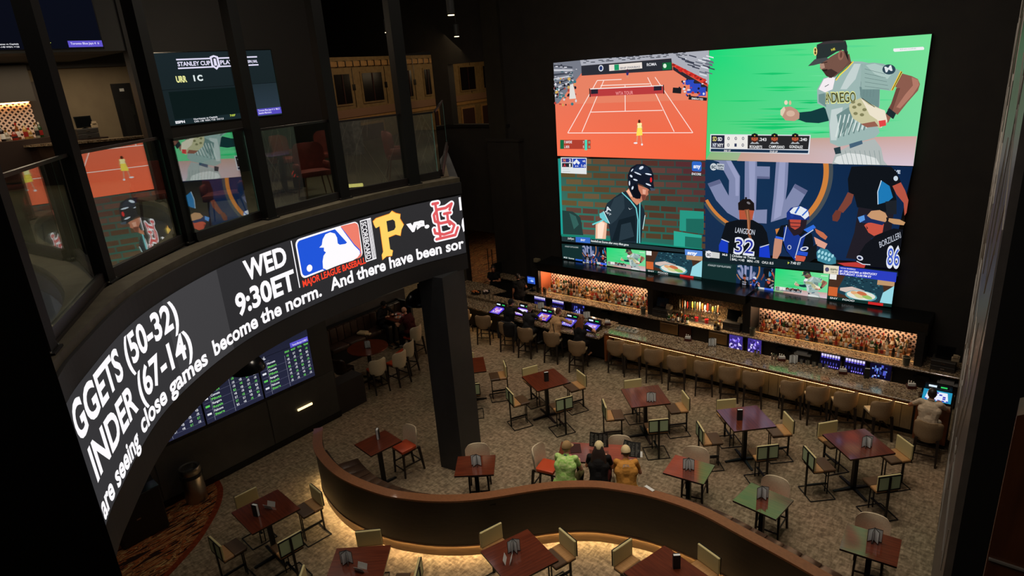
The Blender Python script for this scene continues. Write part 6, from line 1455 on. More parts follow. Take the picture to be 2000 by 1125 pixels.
# planter wall, neon reflection shape, light bar
tag(MB().rbox(-17.4, -15.4, 11.6, 11.9, UZ, UZ + .95, .01, 1).build('planter_screen', noisy('grey_floral_panel', (60, 56, 54), (120, 114, 108), 9, .6)), 'low grey patterned partition behind the red chairs upstairs', 'partition')
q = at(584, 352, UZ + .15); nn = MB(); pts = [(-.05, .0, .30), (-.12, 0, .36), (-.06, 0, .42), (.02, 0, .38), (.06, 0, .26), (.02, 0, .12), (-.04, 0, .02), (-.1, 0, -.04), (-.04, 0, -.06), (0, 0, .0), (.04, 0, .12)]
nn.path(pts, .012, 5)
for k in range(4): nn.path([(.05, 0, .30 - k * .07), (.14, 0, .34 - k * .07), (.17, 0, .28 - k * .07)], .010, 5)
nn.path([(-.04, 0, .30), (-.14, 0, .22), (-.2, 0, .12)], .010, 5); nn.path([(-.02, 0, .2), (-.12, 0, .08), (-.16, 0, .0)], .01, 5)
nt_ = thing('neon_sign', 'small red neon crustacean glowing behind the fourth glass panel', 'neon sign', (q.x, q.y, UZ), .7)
for o in (nn.build('neon_tube', emis('neon_red', (230, 40, 34), 1.0), nt_),): o.location = (0, 0, .2); o.scale = (.62, .62, .62)  # glowing tube stands in for a red reflection on the glass
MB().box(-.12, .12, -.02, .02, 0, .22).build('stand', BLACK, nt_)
q0_, q1_ = at(662, 366, UZ + .05), at(709, 362, UZ + .05); tt = thing('light_bar', 'yellow light bar glowing low behind the fifth glass panel', 'light', (q0_ + q1_) / 2 - Vector((0, 0, .05)), math.atan2(q1_.y - q0_.y, q1_.x - q0_.x))
L_ = (q1_ - q0_).length; MB().box(-L_ / 2, L_ / 2, -.03, .03, 0, .03).build('base', BLACK, tt); MB().tube((-L_ / 2, 0, .06), (L_ / 2, 0, .06), .035, n=8).build('tube', emis('yellow_tube', (255, 226, 130), 1.3), tt)
# lit facade seen across the upper level
FP, FD = (-18.65, 13.48), (-.21, .978)
FN = Vector((FD[1], -FD[0], 0)) * -1      # pointing away from the hall
def fpt(x, y, o=0.0):
    p = at_line(x, y, FP, FD); return p - FN * 0 + Vector((FN.x, FN.y, 0)) * o
FAC = thing('stage_facade', 'ochre stage-set house front with dark windows across the upper level', 'facade', (-19.4, 17.0, 6.4))
OCH = noisy('ochre_panel', (132, 106, 64), (150, 122, 78), 7, .7); OCH2 = mat('tan_band', (150, 112, 84), .6); OCHL = noisy('ochre_trim', (172, 128, 72), (188, 142, 84), 6, .6); WIN = mat('dark_window', (24, 18, 15), .2)
def fbox(t0, t1, z0, z1, o0, o1):
    a = Vector((FP[0] + FD[0] * t0, FP[1] + FD[1] * t0, 0)); b = Vector((FP[0] + FD[0] * t1, FP[1] + FD[1] * t1, 0)); nrm = Vector((FD[1], -FD[0], 0))   # towards the hall
    q = lambda p, o, z: p + nrm * o + Vector((0, 0, z))
    return MB().hexa([q(a, o0, z0), q(b, o0, z0), q(b, o1, z0), q(a, o1, z0)], [q(a, o0, z1), q(b, o0, z1), q(b, o1, z1), q(a, o1, z1)])
def ft(x, y): p = at_line(x, y, FP, FD); return (p.y - FP[1]) / FD[1], p.z
part(fbox(-.1, 13, 5.2, 9.3, -.2, 0), 'front_wall', OCH, FAC)
part(fbox(-.1, 13, 7.36, 7.62, 0, .05), 'string_course', OCH2, FAC); part(fbox(-.1, 13, 9.0, 9.16, 0, .08), 'cornice', OCHL, FAC); part(fbox(-.1, 13, 7.22, 7.34, 0, .03), 'string_course', OCHL, FAC)
for k in range(34): part(fbox(-.1 + k * .38, -.1 + k * .38 + .03, 8.98, 9.18, .0, .10), 'dentil', WIN, FAC)
for (xa, xb) in ((652, 682), (707, 745), (793, 803), (829, 840), (899, 927), (944, 972)):
    t0 = ft(xa, 165)[0]; t1 = ft(xb, 165)[0]; 
    fr = part(fbox(t0 - .06, t1 + .06, 7.76, 8.82, 0, .04), 'window_frame', OCH, FAC); part(fbox(t0, t1, 7.82, 8.76, .05, .06), 'window_pane', WIN, FAC); part(fbox((t0 + t1) / 2 - .02, (t0 + t1) / 2 + .02, 7.82, 8.76, .06, .08), 'mullion', mat('red_mullion', (60, 26, 20), .5), FAC)
for (xa, xb) in ((903, 926), (942, 972), (700, 745)):
    t0 = ft(xa, 230)[0]; t1 = ft(xb, 230)[0]; part(fbox(t0 - .08, t1 + .08, 5.9, 7.12, 0, .05), 'window_frame', OCHL, FAC); part(fbox(t0, t1, 5.95, 7.04, .05, .06), 'window_pane', mat('curtain_pane', (74, 50, 44), .4), FAC)
for px in (690, 753, 810, 920): 
    t0, z0 = ft(px, 162); part(fbox(t0 - .012, t0 + .012, 7.66, 8.95, 0, .01), 'joint_line', WIN, FAC)
    part(fbox(t0 - .07, t0 + .07, 8.22, 8.42, 0, .02), 'diamond', WIN, FAC)
FC2 = thing('stage_facade_pink', 'shadowed dusky pink set front with moulded pilaster left of the ochre house', 'facade', (-18.0, 12.0, 6.5))
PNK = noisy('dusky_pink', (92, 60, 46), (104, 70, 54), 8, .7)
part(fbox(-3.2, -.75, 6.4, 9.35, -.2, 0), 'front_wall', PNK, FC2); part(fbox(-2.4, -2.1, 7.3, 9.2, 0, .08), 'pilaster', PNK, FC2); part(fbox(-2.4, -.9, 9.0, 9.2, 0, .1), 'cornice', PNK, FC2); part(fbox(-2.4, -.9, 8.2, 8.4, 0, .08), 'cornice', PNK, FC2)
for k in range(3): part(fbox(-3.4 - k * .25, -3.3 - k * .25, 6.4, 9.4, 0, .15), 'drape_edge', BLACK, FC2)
lamp('AREA', 'facade_wash', (-17.3, 17.2, 9.6), 22, (1, .74, .44), (1.0, 9.0), rot=(0, math.radians(38), math.radians(12)))
lamp('AREA', 'facade_wash', (-17.0, 21.5, 8.9), 18, (1, .74, .44), (1.0, 5.0), rot=(0, math.radians(40), math.radians(12)))
lamp('AREA', 'upper_bar_light', (-19.4, 5.5, 9.5), 75, (1, .82, .6), (1.5, 5.0))
lamp('POINT', 'upper_floor_light', (-13.0, 8.2, 9.6), 40, (1, .8, .55), .2)
lamp('POINT', 'upper_floor_light', (-14.5, 3.5, 9.4), 26, (1, .8, .55), .2)

# ================================================================== LOWER LEFT: odds board, pendants, bin, cabinet
def odds(cv, seed):
    cv.r((30, 32, 48), 0, 0, 1, 1, grad=(38, 40, 62)); random.seed(seed)
    cv.t((226, 228, 236), ('WNBA', 'NHL', 'MLB')[seed % 3], (.04, .42), (.14, .40), .05, .03, up=(0, -1)); cv.l((110, 112, 130), [.02, .44, .2, .44], .004)
    for j in range(4):
        yy = .52 + j * .12; cv.l((90, 92, 116), [.02, yy + .05, .98, yy + .05], .004)
        cv.r((226, 228, 236) if j % 2 else (96, 200, 90), .03, yy - .03, .10, yy); cv.t((226, 228, 236), ('Hornets', 'Comets', 'Rangers', 'Falcons')[j], (.15, yy - .02), (.30, yy - .02), .035, .02, up=(0, -1)); cv.t((110, 214, 96), ('Meteors', 'Pilots', 'Royals', 'Stars')[j], (.15, yy + .04), (.31, yy + .04), .035, .02, up=(0, -1))
    for c_ in range(4):
        x = .52 + c_ * .125; cv.t((110, 214, 96), ('SPREAD', 'MONEY', 'TOTAL', 'TEAM')[c_], (x - .02, .43), (x + .07, .43), .03, .02, up=(0, -1))
        for j in range(8): cv.t((226, 228, 236) if (j + c_) % 3 else (110, 214, 96), random.choice(('-110', '+145', '8.5', '-175', '+120', 'O 7')), (x, .50 + j * .06), (x + .045, .50 + j * .06), .035, .03, up=(0, -1))
    cv.l((150, 152, 170), [.13, .46, .13, .98], .004); cv.l((150, 152, 170), [.48, .46, .48, .98], .004); cv.l((8, 8, 12), [0, .36, 1, .36], .006)
XW = -13.80
def odds_tv(ya, yb, label, seed, ad=False):
    t = thing('odds_display', label, 'display', (XW, (ya + yb) / 2, 1.46), 0, 'odds displays along the left wall')
    part(MB().box(XW - .035, XW - .004, ya + .004, yb - .004, 1.45, 3.05), 'housing', BLACKG, t)
    cv = Canvas(lambda x, y, d: Vector((XW - .003 + d, ya + .012 + (yb - ya - .024) * x, 3.04 - 1.575 * y)), .0004); odds(cv, seed)
    if ad: cv.r((90, 84, 200), .62, .30, .98, .38); cv.t((226, 222, 250), 'Toronto Blue Jays 4 6 Mid 3', (.66, .36), (.96, .36), .03, .02, up=(0, -1))
    pin(cv.build('display', MATS.get('odds_m') or MATS.setdefault('odds_m', screen_mat('odds_mat', 1.0)), t), t)
odds_tv(6.70, 8.12, 'odds display nearest the booth with violet advert bar', 1, True); odds_tv(5.26, 6.68, 'middle odds display of the left wall', 2); odds_tv(3.82, 5.24, 'odds display nearest the patterned carpet', 3)
o = tag(MB().box(-13.83, -13.80, 0, .42, 0, .05).build('step_light', emis('step_glow', (255, 224, 160), 2.2)), 'small bright light slot low on the left wall panel', 'light'); p = atX(582, 803, -13.82); o.location = (0, p.y, p.z)
def dome(px, py, z, r, label):
    q = at(px, py, z); t = thing('dome_pendant', label, 'pendant lamp', q, 0, 'black dome pendants')
    MB().lathe([(r, 0), (r * 1.0, .03), (r * .93, .12), (r * .72, .23), (r * .42, .30), (.08, .33), (.07, .44), (.02, .46)], n=24).build('lamp_shade', mat('pendant_gloss', (14, 15, 17), .25), t, 50)
    MB().tube((0, 0, .46), (0, 0, 4.60 - z), .008, n=5).build('cord', BLACK, t)
    return q
q = dome(825, 590, 3.55, .40, 'black dome pendant hanging left of the charcoal column')
lamp('SPOT', 'pendant_light', (q.x, q.y, 3.5), 30, WARM, .1, 130, .8)
q = dome(484, 722, 3.25, .34, 'black dome pendant hanging before the odds displays')
BIN = thing('waste_bin', 'round steel waste bin with open slanted top by the patterned carpet', 'bin', Vector((-13.55, at(368, 962, 0).y, 0)))
MB().lathe([(.22, 0.0), (.225, .02), (.225, .62), (.215, .64)], n=28).build('body', CHROME, BIN, 40); MB().lathe([(.235, .62), (.24, .66), (.235, .70)], n=28).build('rubber_band', BLACK, BIN, 40)
MB().lathe([(.225, .70), (.235, .78), (.21, .84), (.165, .83), (.15, .72)], n=28).build('lid', CHROME, BIN, 40); MB().lathe([(.15, .715), (.15, .725)], n=20).build('opening', BLACK, BIN)
p = at(262, 1030, 0); KI = thing('kiosk', 'black kiosk cabinet with a sheet of paper on its sloping top', 'cabinet', (-13.45, 3.35, 0))
MB().rbox(-.33, .33, -.45, .45, .02, 1.02, .02, 1).box(-.30, .30, -.42, .42, 0, .03).build('carcass', mat('kiosk_black', (16, 16, 17), .4), KI); MB().hexa([(-.33, -.45, 1.02), (.33, -.45, 1.02), (.33, .45, 1.02), (-.33, .45, 1.02)], [(-.33, -.45, 1.3), (.1, -.45, 1.06), (.1, .45, 1.06), (-.33, .45, 1.3)]).build('sloping_top', BLACKG, KI)
MB().box(.331, .34, -.1, -.02, .5, .53).build('lock', CHROME, KI)
o = MB().box(-.11, .11, -.15, .15, 0, .003).build('paper_sheet', WHITE, KI); o.location = (-.12, .22, 1.19); o.rotation_euler = (0, math.radians(29), .2)
CB = tag(MB().path([(.16 * math.cos(a * .42), .10 * math.sin(a * .42), .012) for a in range(16)], .008, 5).build('cable_loop', mat('cable_grey', (110, 96, 80), .5)), 'coiled grey cable lying on the patterned carpet by the kiosk', 'cable'); p = at(228, 1044, 0); CB.location = (p.x, p.y, .004)
# small wall fittings
for (px, py, lb) in ((1013, 475, 'small beige wall fitting above the red alarm'), (1049, 508, 'small beige wall speaker at the canopy corner')):
    q = atY(px, py, 18.05); tag(MB().rbox(q.x - .12, q.x + .12, 17.98, 18.115, q.z - .08, q.z + .06, .01, 1).build('wall_fitting', mat('beige_plastic', (150, 140, 110), .5)), lb, 'fitting')
q = atY(1014, 491, 18.05); tag(MB().rbox(q.x - .07, q.x + .07, 18.03, 18.115, q.z - .1, q.z + .1, .01, 1).build('fire_alarm', mat('alarm_red', (130, 22, 18), .4)), 'small red fire alarm box on the dark wall left of the screen', 'alarm')
DP = MB().box(-.012, .012, -.01, .01, 0, .9).build('door_handle_bar', BLACK); 
q = atY(954, 497, 18.3); DP.location = (q.x, 18.25, 1.0); DP2 = dup(DP, (q.x + .22, 18.25, 1.0))
gd = thing('glass_door', 'pair of clear glass doors with black pull bars in the far doorway', 'door', (-16.95, 18.28, 0))
for o in (DP, DP2): o.name = 'pull_bar'; o.parent = gd; KIDS.setdefault(gd.name, []).append(o); o.location = (o.location.x + 16.95, -.03, 1.0)
MB().box(-.95, -.01, -.006, .006, 0.02, 2.58).build('glass_leaf', CLEAR, gd); MB().box(.01, .95, -.006, .006, 0.02, 2.58).build('glass_leaf', CLEAR, gd)
lamp('SPOT', 'beyond_light', (-18.5, 22.5, 5.0), 300, (1, .82, .6), .2, 100, .8)
struct(MB().box(-32, -12.5, 31, 31.2, 0, 6).build('wall_beyond', noisy('tan_beyond', (100, 84, 56), (70, 58, 40), 1, .7)))
lamp('SPOT', 'walkway_light', (-19.8, 16.3, 4.4), 160, (1, .8, .55), .2, 120, .8)
# ================================================================== PEOPLE
def caps(mb, a, b, ra, rb, n=12):
    """tapered limb with round ends"""
    a = Vector(a); b = Vector(b); d = (b - a); L_ = d.length; d.normalize(); u = d.orthogonal().normalized(); w_ = d.cross(u); rings = []
    for k in range(4): t = -PI / 2 + (PI / 2) * k / 4; rings.append((a + d * (math.sin(t) * ra), max(math.cos(t) * ra, 1e-4)))
    rings.append((a, ra)); rings.append((a.lerp(b, .5), (ra + rb) / 2)); rings.append((b, rb))
    for k in range(1, 5): t = (PI / 2) * k / 4; rings.append((b + d * (math.sin(t) * rb), max(math.cos(t) * rb, 1e-4)))
    vs = []
    for c, r in rings:
        for k in range(n): an = 2 * PI * k / n; vs.append(c + (u * math.cos(an) + w_ * math.sin(an)) * r)
    fs = []
    for i in range(len(rings) - 1):
        for k in range(n): fs.append((i * n + k, i * n + (k + 1) % n, (i + 1) * n + (k + 1) % n, (i + 1) * n + k))
    fs.append(tuple(range(n))[::-1]); fs.append(tuple(range((len(rings) - 1) * n, len(rings) * n))); mb.add(vs, fs)
def ellip(mb, c, rx, ry, rz, R=None, n=14, m=9):
    vs = []; fs = []; c = Vector(c)
    for i in range(m + 1):
        a = -PI / 2 + PI * i / m
        for k in range(n):
            b = 2 * PI * k / n; v = Vector((rx * max(math.cos(a), .001) * math.cos(b), ry * max(math.cos(a), .001) * math.sin(b), rz * math.sin(a))); vs.append(c + (R @ v if R is not None else v))
    for i in range(m):
        for k in range(n): fs.append((i * n + k, i * n + (k + 1) % n, (i + 1) * n + (k + 1) % n, (i + 1) * n + k))
    fs.append(tuple(range(n))[::-1]); fs.append(tuple(range(m * n, (m + 1) * n))); mb.add(vs, fs)
def person(label, loc, rz, J, cols, hair=None, cap=None, head=(0, 0), stature=1.0, wide=1.0, long_sleeve=False, bare_foot=False, extra=None, cat='person', shorts=False, longhair=None, collar=None, shirt2=None, headpx=None):
    """J: joint positions in the person's own frame (x right, y forward, z up). One continuous body grown by voxel remesh."""
    skin, shirt, pants, shoe = cols
    if headpx:
        hv = Matrix.Rotation(rz, 3, 'Z') @ Vector(J['head']); tq = at(headpx[0], headpx[1], J['head'].z); nl = Vector((tq.x - hv.x, tq.y - hv.y, 0)); print('PERSON', label[:40], 'asked', [round(v, 2) for v in loc], 'from head', [round(v, 2) for v in nl]); loc = tuple(Vector(loc).lerp(nl, headpx[2]) if len(headpx) > 2 else nl)
    ms = [mat('skin_%02x%02x%02x' % skin, skin, .5), noisy('shirt_%02x%02x%02x' % shirt, shirt, shirt2 or tuple(min(255, int(v * 1.12) + 3) for v in shirt), 9, .85, spec=.2, bump=.4, stretch=(1, 1, 2.2), dist=1.5), mat('pants_%02x%02x%02x' % pants, pants, .85, spec=.2), mat('shoe_%02x%02x%02x' % shoe, shoe, .6)]
    V = {k: Vector(v) for k, v in J.items()}; w_ = wide
    B = []                                                 # (a, b, ra, rb, material)
    pel, chest, neck, hd = V['pelvis'], V['chest'], V['neck'], V['head']
    sx = (V['sr'] - V['sl']).normalized()
    hipw = .095 * w_
    B += [(pel + sx * -hipw, pel + sx * hipw, .125 * w_, .125 * w_, 2)]
    mid = pel.lerp(chest, .5)
    B += [(pel.lerp(chest, .15) + sx * -.07, mid + sx * -.065, .118 * w_, .112 * w_, 1), (pel.lerp(chest, .15) + sx * .07, mid + sx * .065, .118 * w_, .112 * w_, 1)]
    B += [(mid + sx * -.065, chest + sx * -.085, .112 * w_, .118 * w_, 1), (mid + sx * .065, chest + sx * .085, .112 * w_, .118 * w_, 1), (chest + sx * -.1, chest + sx * .1, .115 * w_, .115 * w_, 1)]
    B += [(chest + (neck - chest) * .45, V['sl'], .075, .062, 1), (chest + (neck - chest) * .45, V['sr'], .075, .062, 1), (chest.lerp(neck, .7), neck, .07, .055, 1), (neck, neck.lerp(hd, .5), .052, .050, 0)]
    for s_ in 'lr':
        S, E_, W_ = V['s' + s_], V['e' + s_], V['w' + s_]; m_ = 1 if long_sleeve else 0
        B += [(S, S.lerp(E_, .55), .060, .052, 1), (S.lerp(E_, .5), E_, .048, .040, m_), (E_, W_.lerp(E_, .12), .041, .028 if not long_sleeve else .034, m_)]
        hp = pel + sx * (hipw if s_ == 'r' else -hipw); K, A = V['k' + s_], V['a' + s_]
        B += [(hp, K, .092 * w_, .062, 2), (K, K.lerp(A, .4), .060, .056, 0 if shorts else 2), (K.lerp(A, .4), A, .056, .040, 0 if shorts else 2)]
        t = V['t' + s_]; B += [(A, A.lerp(t, .25) - Vector((0, 0, .03)), .040, .040, 0 if bare_foot else 3), (A.lerp(t, .0) - Vector((0, 0, .035)), t, .038, .030, 0 if bare_foot else 3)]
        # hand: palm, four fingers bent at the knuckle, thumb from the side
        fw = (W_ - E_).normalized(); side = fw.cross(Vector((0, 0, 1))).normalized() * (1 if s_ == 'r' else -1) ; dn = Vector((0, 0, -1)); pc = W_ + fw * .05
        B += [(W_ + side * .012, pc + side * .022, .020, .018, 0), (W_ - side * .012, pc - side * .022, .020, .018, 0), (pc - side * .02, pc + side * .02, .018, .018, 0)]
        for q in range(4):
            o = pc + side * (-.03 + .02 * q) + fw * .012; ln = (.040, .046, .044, .034)[q]; kn = o + fw * ln * .8 + dn * .006; B += [(o, kn, .0098, .0092, 0), (kn, kn + fw * ln * .45 + dn * .022, .0092, .008, 0)]
        th = W_ + fw * .02 - side * .03; B += [(th, th - side * .022 + fw * .026, .011, .010, 0), (th - side * .022 + fw * .026, th - side * .022 + fw * .056 + dn * .006, .010, .009, 0)]
    mb = MB()
    for a, b, ra, rb, m_ in B: caps(mb, a, b, ra, rb, 10)
    ax = (chest - pel).normalized(); fr = sx.cross(ax).normalized() * -1; Rt = Matrix((sx, ax.cross(sx), ax)).transposed()
    ellip(mb, chest + ax * .02, .185 * w_, .122 * w_, .19, Rt); ellip(mb, pel.lerp(chest, .42), .172 * w_, .128 * w_, .20, Rt); ellip(mb, pel + ax * .04, .185 * w_, .135 * w_, .15, Rt)
    ellip(mb, chest.lerp(neck, .55), .15, .082, .10, Rt)
    B.append((pel + ax * .06 - sx * .09, pel + ax * .06 + sx * .09, .150 * w_, .150 * w_, 1))
    # head with jaw, nose, ears, brow; facing by yaw/pitch
    Rh = Matrix.Rotation(head[0], 3, 'Z') @ Matrix.Rotation(head[1], 3, 'X')
    def hp_(x, y, z): return hd + Rh @ Vector((x, y, z))
    ellip(mb, hp_(0, -.005, .03), .076, .095, .095, Rh); ellip(mb, hp_(0, .022, -.045), .056, .066, .062, Rh)
    ellip(mb, hp_(0, .104, -.005), .012, .020, .022, Rh, 8, 6); ellip(mb, hp_(-.079, -.005, 0), .010, .018, .030, Rh, 8, 6); ellip(mb, hp_(.079, -.005, 0), .010, .018, .030, Rh, 8, 6); ellip(mb, hp_(0, .088, .032), .045, .014, .010, Rh, 8, 6); ellip(mb, hp_(0, .082, -.048), .026, .012, .012, Rh, 8, 6)
    o = mb.build('person', ms)
    md = o.modifiers.new('r', 'REMESH'); md.mode = 'VOXEL'; md.voxel_size = .0085
    sm = o.modifiers.new('s', 'SMOOTH'); sm.factor = .5; sm.iterations = 5
    dg = bpy.context.evaluated_depsgraph_get(); me = bpy.data.meshes.new_from_object(o.evaluated_get(dg)); old = o.data; o.modifiers.clear(); o.data = me; bpy.data.meshes.remove(old)
    me.materials.clear()
    for m_ in ms: me.materials.append(m_)
    n = len(me.polygons); cen = np.empty(n * 3); me.polygons.foreach_get('center', cen); cen = cen.reshape(-1, 3)
    best = np.full(n, 1e9); idx = np.zeros(n, 'i')
    for a, b, ra, rb, m_ in B + [(hd, hd + Vector((0, 0, .02)), .09, .09, 0)]:
        a = np.array(a); b = np.array(b); ab = b - a; t = np.clip(((cen - a) @ ab) / max(ab @ ab, 1e-9), 0, 1); d = np.linalg.norm(cen - (a + t[:, None] * ab), axis=1) - (ra + (rb - ra) * t); k = d < best; best[k] = d[k]; idx[k] = m_
    me.polygons.foreach_set('material_index', idx.astype('i')); me.polygons.foreach_set('use_smooth', [True] * n)
    o.location = loc; o.rotation_euler = (0, 0, rz); tag(o, label, cat)
    EY = mat('eye_dark', (20, 14, 12), .2)
    def child(mb_, nm, m_, sm_=60): return mb_.build(nm, m_, o, sm_)
    for sg in (-1, 1): e_ = MB(); ellip(e_, hp_(sg * .030, .088, .016), .011, .007, .006, Rh, 8, 5); child(e_, 'eye', EY)
    e_ = MB(); ellip(e_, hp_(0, .093, -.045), .020, .005, .004, Rh, 8, 5); child(e_, 'mouth', mat('lip', (120, 60, 50), .5))
    if hair:
        hm = noisy('hair_%02x%02x%02x' % hair, hair, tuple(min(255, int(v * 1.35) + 4) for v in hair), 40, .5, stretch=(6, 6, 1))
        h_ = MB(); ellip(h_, hp_(0, -.014, .040 if not cap else .02), .083, .097, .092 if not cap else .075, Rh); ellip(h_, hp_(0, -.045, -.005), .077, .060, .075, Rh); child(h_, 'hair', hm)
        if longhair:
            h_ = MB(); L_, wd = longhair; bk = hd - (V['chest'] - V['pelvis']).normalized() * 0
            down = (V['pelvis'] - V['chest']).normalized(); bo = Rh @ Vector((0, -.075, .03))
            for q in range(11):
                u = -1 + 2 * q / 10; s0 = hd + bo + sx * u * .05 + Vector((0, 0, .0)); s1 = V['neck'] + Rh @ Vector((0, -.085, .0)) + sx * u * wd * .8; s2 = s1 + down * (L_ * (1 - .12 * u * u)) + sx * u * .02 + Rh @ Vector((0, -.02, 0)) + Vector((0, 0, 0))
                caps(h_, s0, s1, .032, .034, 7); caps(h_, s1, s2, .034, .016 + .004 * (q % 3), 7)
            child(h_, 'long_hair', hm)
    if cap:
        cc, bill, back = cap[:3]; cm = mat('cap_%02x%02x%02x' % cc, cc, .8, spec=.2); Rc = Matrix.Rotation(head[0] + (PI if back else 0), 3, 'Z') @ Matrix.Rotation(head[1] * (-1 if back else 1) + .10, 3, 'X')
        c_ = MB(); vs = []; n1 = 16; m1 = 7; cz = hd + Rh @ Vector((0, -.012, .012))
        for i in range(m1 + 1):
            a = PI / 2 * i / m1
            for k in range(n1): b = 2 * PI * k / n1; vs.append(cz + Rc @ Vector((.092 * math.cos(a) * math.cos(b) + 1e-4 * math.cos(b), .110 * math.cos(a) * math.sin(b), .122 * math.sin(a))))
        fs = [(i * n1 + k, i * n1 + (k + 1) % n1, (i + 1) * n1 + (k + 1) % n1, (i + 1) * n1 + k) for i in range(m1) for k in range(n1)] + [tuple(range(n1))[::-1]]
        c_.add(vs, fs); child(c_, 'cap_crown', cm)
        b_ = MB(); top = []; 
        for k in range(9): a = PI * (.12 + .76 * k / 8); top.append((.080 * math.cos(a), .085 + .085 * math.sin(a)))
        poly = [(.080, .02)] + top + [(-.080, .02)]
        b_.X = Matrix.Translation(cz) @ Rc.to_4x4(); b_.prism(poly, -.004, .006); child(b_, 'cap_brim', mat('brim_%02x%02x%02x' % bill, bill, .8))
        bt_ = MB(); ellip(bt_, cz + Rc @ Vector((0, 0, .122)), .010, .010, .006, None, 8, 5); child(bt_, 'cap_button', cm)
    if collar:
        c_ = MB(); ax = (hd - neck).normalized(); 
        pts = []; u = ax.orthogonal().normalized(); v_ = ax.cross(u)
        for k in range(12): a = 2 * PI * k / 12; pts.append(neck + ax * .012 + (u * math.cos(a) + v_ * math.sin(a)) * .060)
        c_.path(pts, .012, 6, True); child(c_, 'collar', ms[1])
    if extra: extra(o, V, hp_, child)
    return o
def sit(lean=.12, seat=.70, spread=.16, hl=(-.18, .42, 1.08), hr=(.18, .42, 1.08), foot=.32, tw=0.0, hx=0.0, knee=.36, side=0.0, slump=0.0, ht=1.0, eo=.7):
    """seated joints; hands at hl/hr (x, y, z)"""
    T = .46 * ht; p = Vector((0, 0, seat + .12)); ch = p + Vector((side * .6, T * .75 * math.sin(lean), T * .75 * math.cos(lean))); nk = p + Vector((side, T * 1.22 * math.sin(lean + slump), T * 1.22 * math.cos(lean + slump) - .0)); hd = nk + Vector((hx, .045 + .05 * math.sin(lean), .125))
    c, s = math.cos(tw), math.sin(tw); sw = .175
    J = dict(pelvis=p, chest=ch, neck=nk, head=hd, sl=nk + Vector((-sw * c, -sw * s - .005, -.055)), sr=nk + Vector((sw * c, sw * s - .005, -.055)))
    for k_, h_ in (('l', Vector(hl)), ('r', Vector(hr))):
        S = J['s' + k_]; d = h_ - S; L1, L2 = .29, .27; D = min(d.length, L1 + L2 - .01); dd = d.normalized(); a = (L1 * L1 - L2 * L2 + D * D) / (2 * D); h2 = math.sqrt(max(L1 * L1 - a * a, 1e-6)); out = Vector((-eo if k_ == 'l' else eo, -.2, -.5)); out = (out - dd * out.dot(dd)).normalized(); J['e' + k_] = S + dd * a + out * h2; J['w' + k_] = S + dd * D
        sg = -1 if k_ == 'l' else 1; J['k' + k_] = Vector((sg * spread, knee, seat + .06)); J['a' + k_] = Vector((sg * spread * .8, knee - .06, foot + .10)); J['t' + k_] = Vector((sg * spread * .85, knee + .11, foot + .045))
    return J
SK = (206, 150, 118); SK2 = (176, 116, 84)
# -- three diners on the curved bench
for_dir = -DN; rzd = math.atan2(for_dir.y, for_dir.x) - PI / 2
def dine(px, py, back=.62): 
    q = at(px, py, 1.2); return q
def back_print(txt, colr, z0, h, w_, yoff, name, tilt=0.0):
    def f(o, V, hp_, child):
        tr, asp = text_tris(txt, .03); vs = []; fs = []
        ax = (V['chest'] - V['pelvis']).normalized(); xs = (V['sr'] - V['sl']).normalized(); nrm = ax.cross(xs).normalized(); nrm = nrm if nrm.y < 0 else -nrm
        base = V['pelvis'] + ax * z0
        for t_ in tr:
            b = len(vs); vs += [base + xs * (-w_ / 2 + w_ * u_) + ax * h * v_ + nrm * (yoff + .004) for (u_, v_) in t_]; fs += [(b, b + 1, b + 2), (b + 2, b + 1, b)]
        child(MB().add(vs, fs), name, mat('print_%02x%02x%02x' % colr, colr, .7))
    return f
seatL = []
def bench_spot(px, py, z, tx=0.0):
    q = at(px, py, z); return q
GRN = (140, 200, 84)
p1 = at(1114, 915, .95); p2 = at(1172, 908, .95); p3 = at(1232, 920, .95)
def green_extra(o, V, hp_, child):
    back_print('BUDDY LIFT', (30, 34, 30), .02, .032, .14, .150, 'shirt_print')(o, V, hp_, child)
    ax = (V['chest'] - V['pelvis']).normalized(); xs = (V['sr'] - V['sl']).normalized(); nrm = ax.cross(xs).normalized(); nrm = nrm if nrm.y < 0 else -nrm
    m_ = MB(); base = V['neck']
    for k in range(9): pass
    ellip(m_, base + nrm * .055 - ax * .05, .042, .018, .075, None, 10, 8); child(m_, 'neck_flap', mat('grey_cloth', (74, 80, 96), .8))
person('man in lime green shirt and beige cap seated left among the three diners', (p1.x, p1.y, 0), rzd - .12, sit(.26, .79, .2, (-.07, .50, 1.16), (.16, .50, 1.12), .34, slump=.1, eo=.3, knee=.52), (SK, GRN, (90, 84, 50), (40, 40, 40)), shirt2=(206, 224, 150), headpx=(1107, 873), hair=(120, 96, 70), cap=((160, 130, 88), (150, 120, 80), False), head=(-.5, -.2), wide=1.08, extra=green_extra)
BODY2 = person('woman in black shirt and cream cap with long dark hair reading the open menu', (p2.x, p2.y, 0), rzd, sit(.26, .79, .15, (-.12, .50, 1.18), (.12, .50, 1.18), .34, slump=.08, eo=.3, knee=.52), (SK, (22, 20, 20), (74, 22, 22), (60, 30, 30)), hair=(34, 22, 16), cap=((214, 196, 150), (206, 188, 140), False), head=(0, -.12), longhair=(.36, .14), wide=.95, headpx=(1170, 873))
def tan_extra(o, V, hp_, child):
    back_print('JDL', (226, 226, 230), .47, .045, .14, .125, 'shirt_print')(o, V, hp_, child)
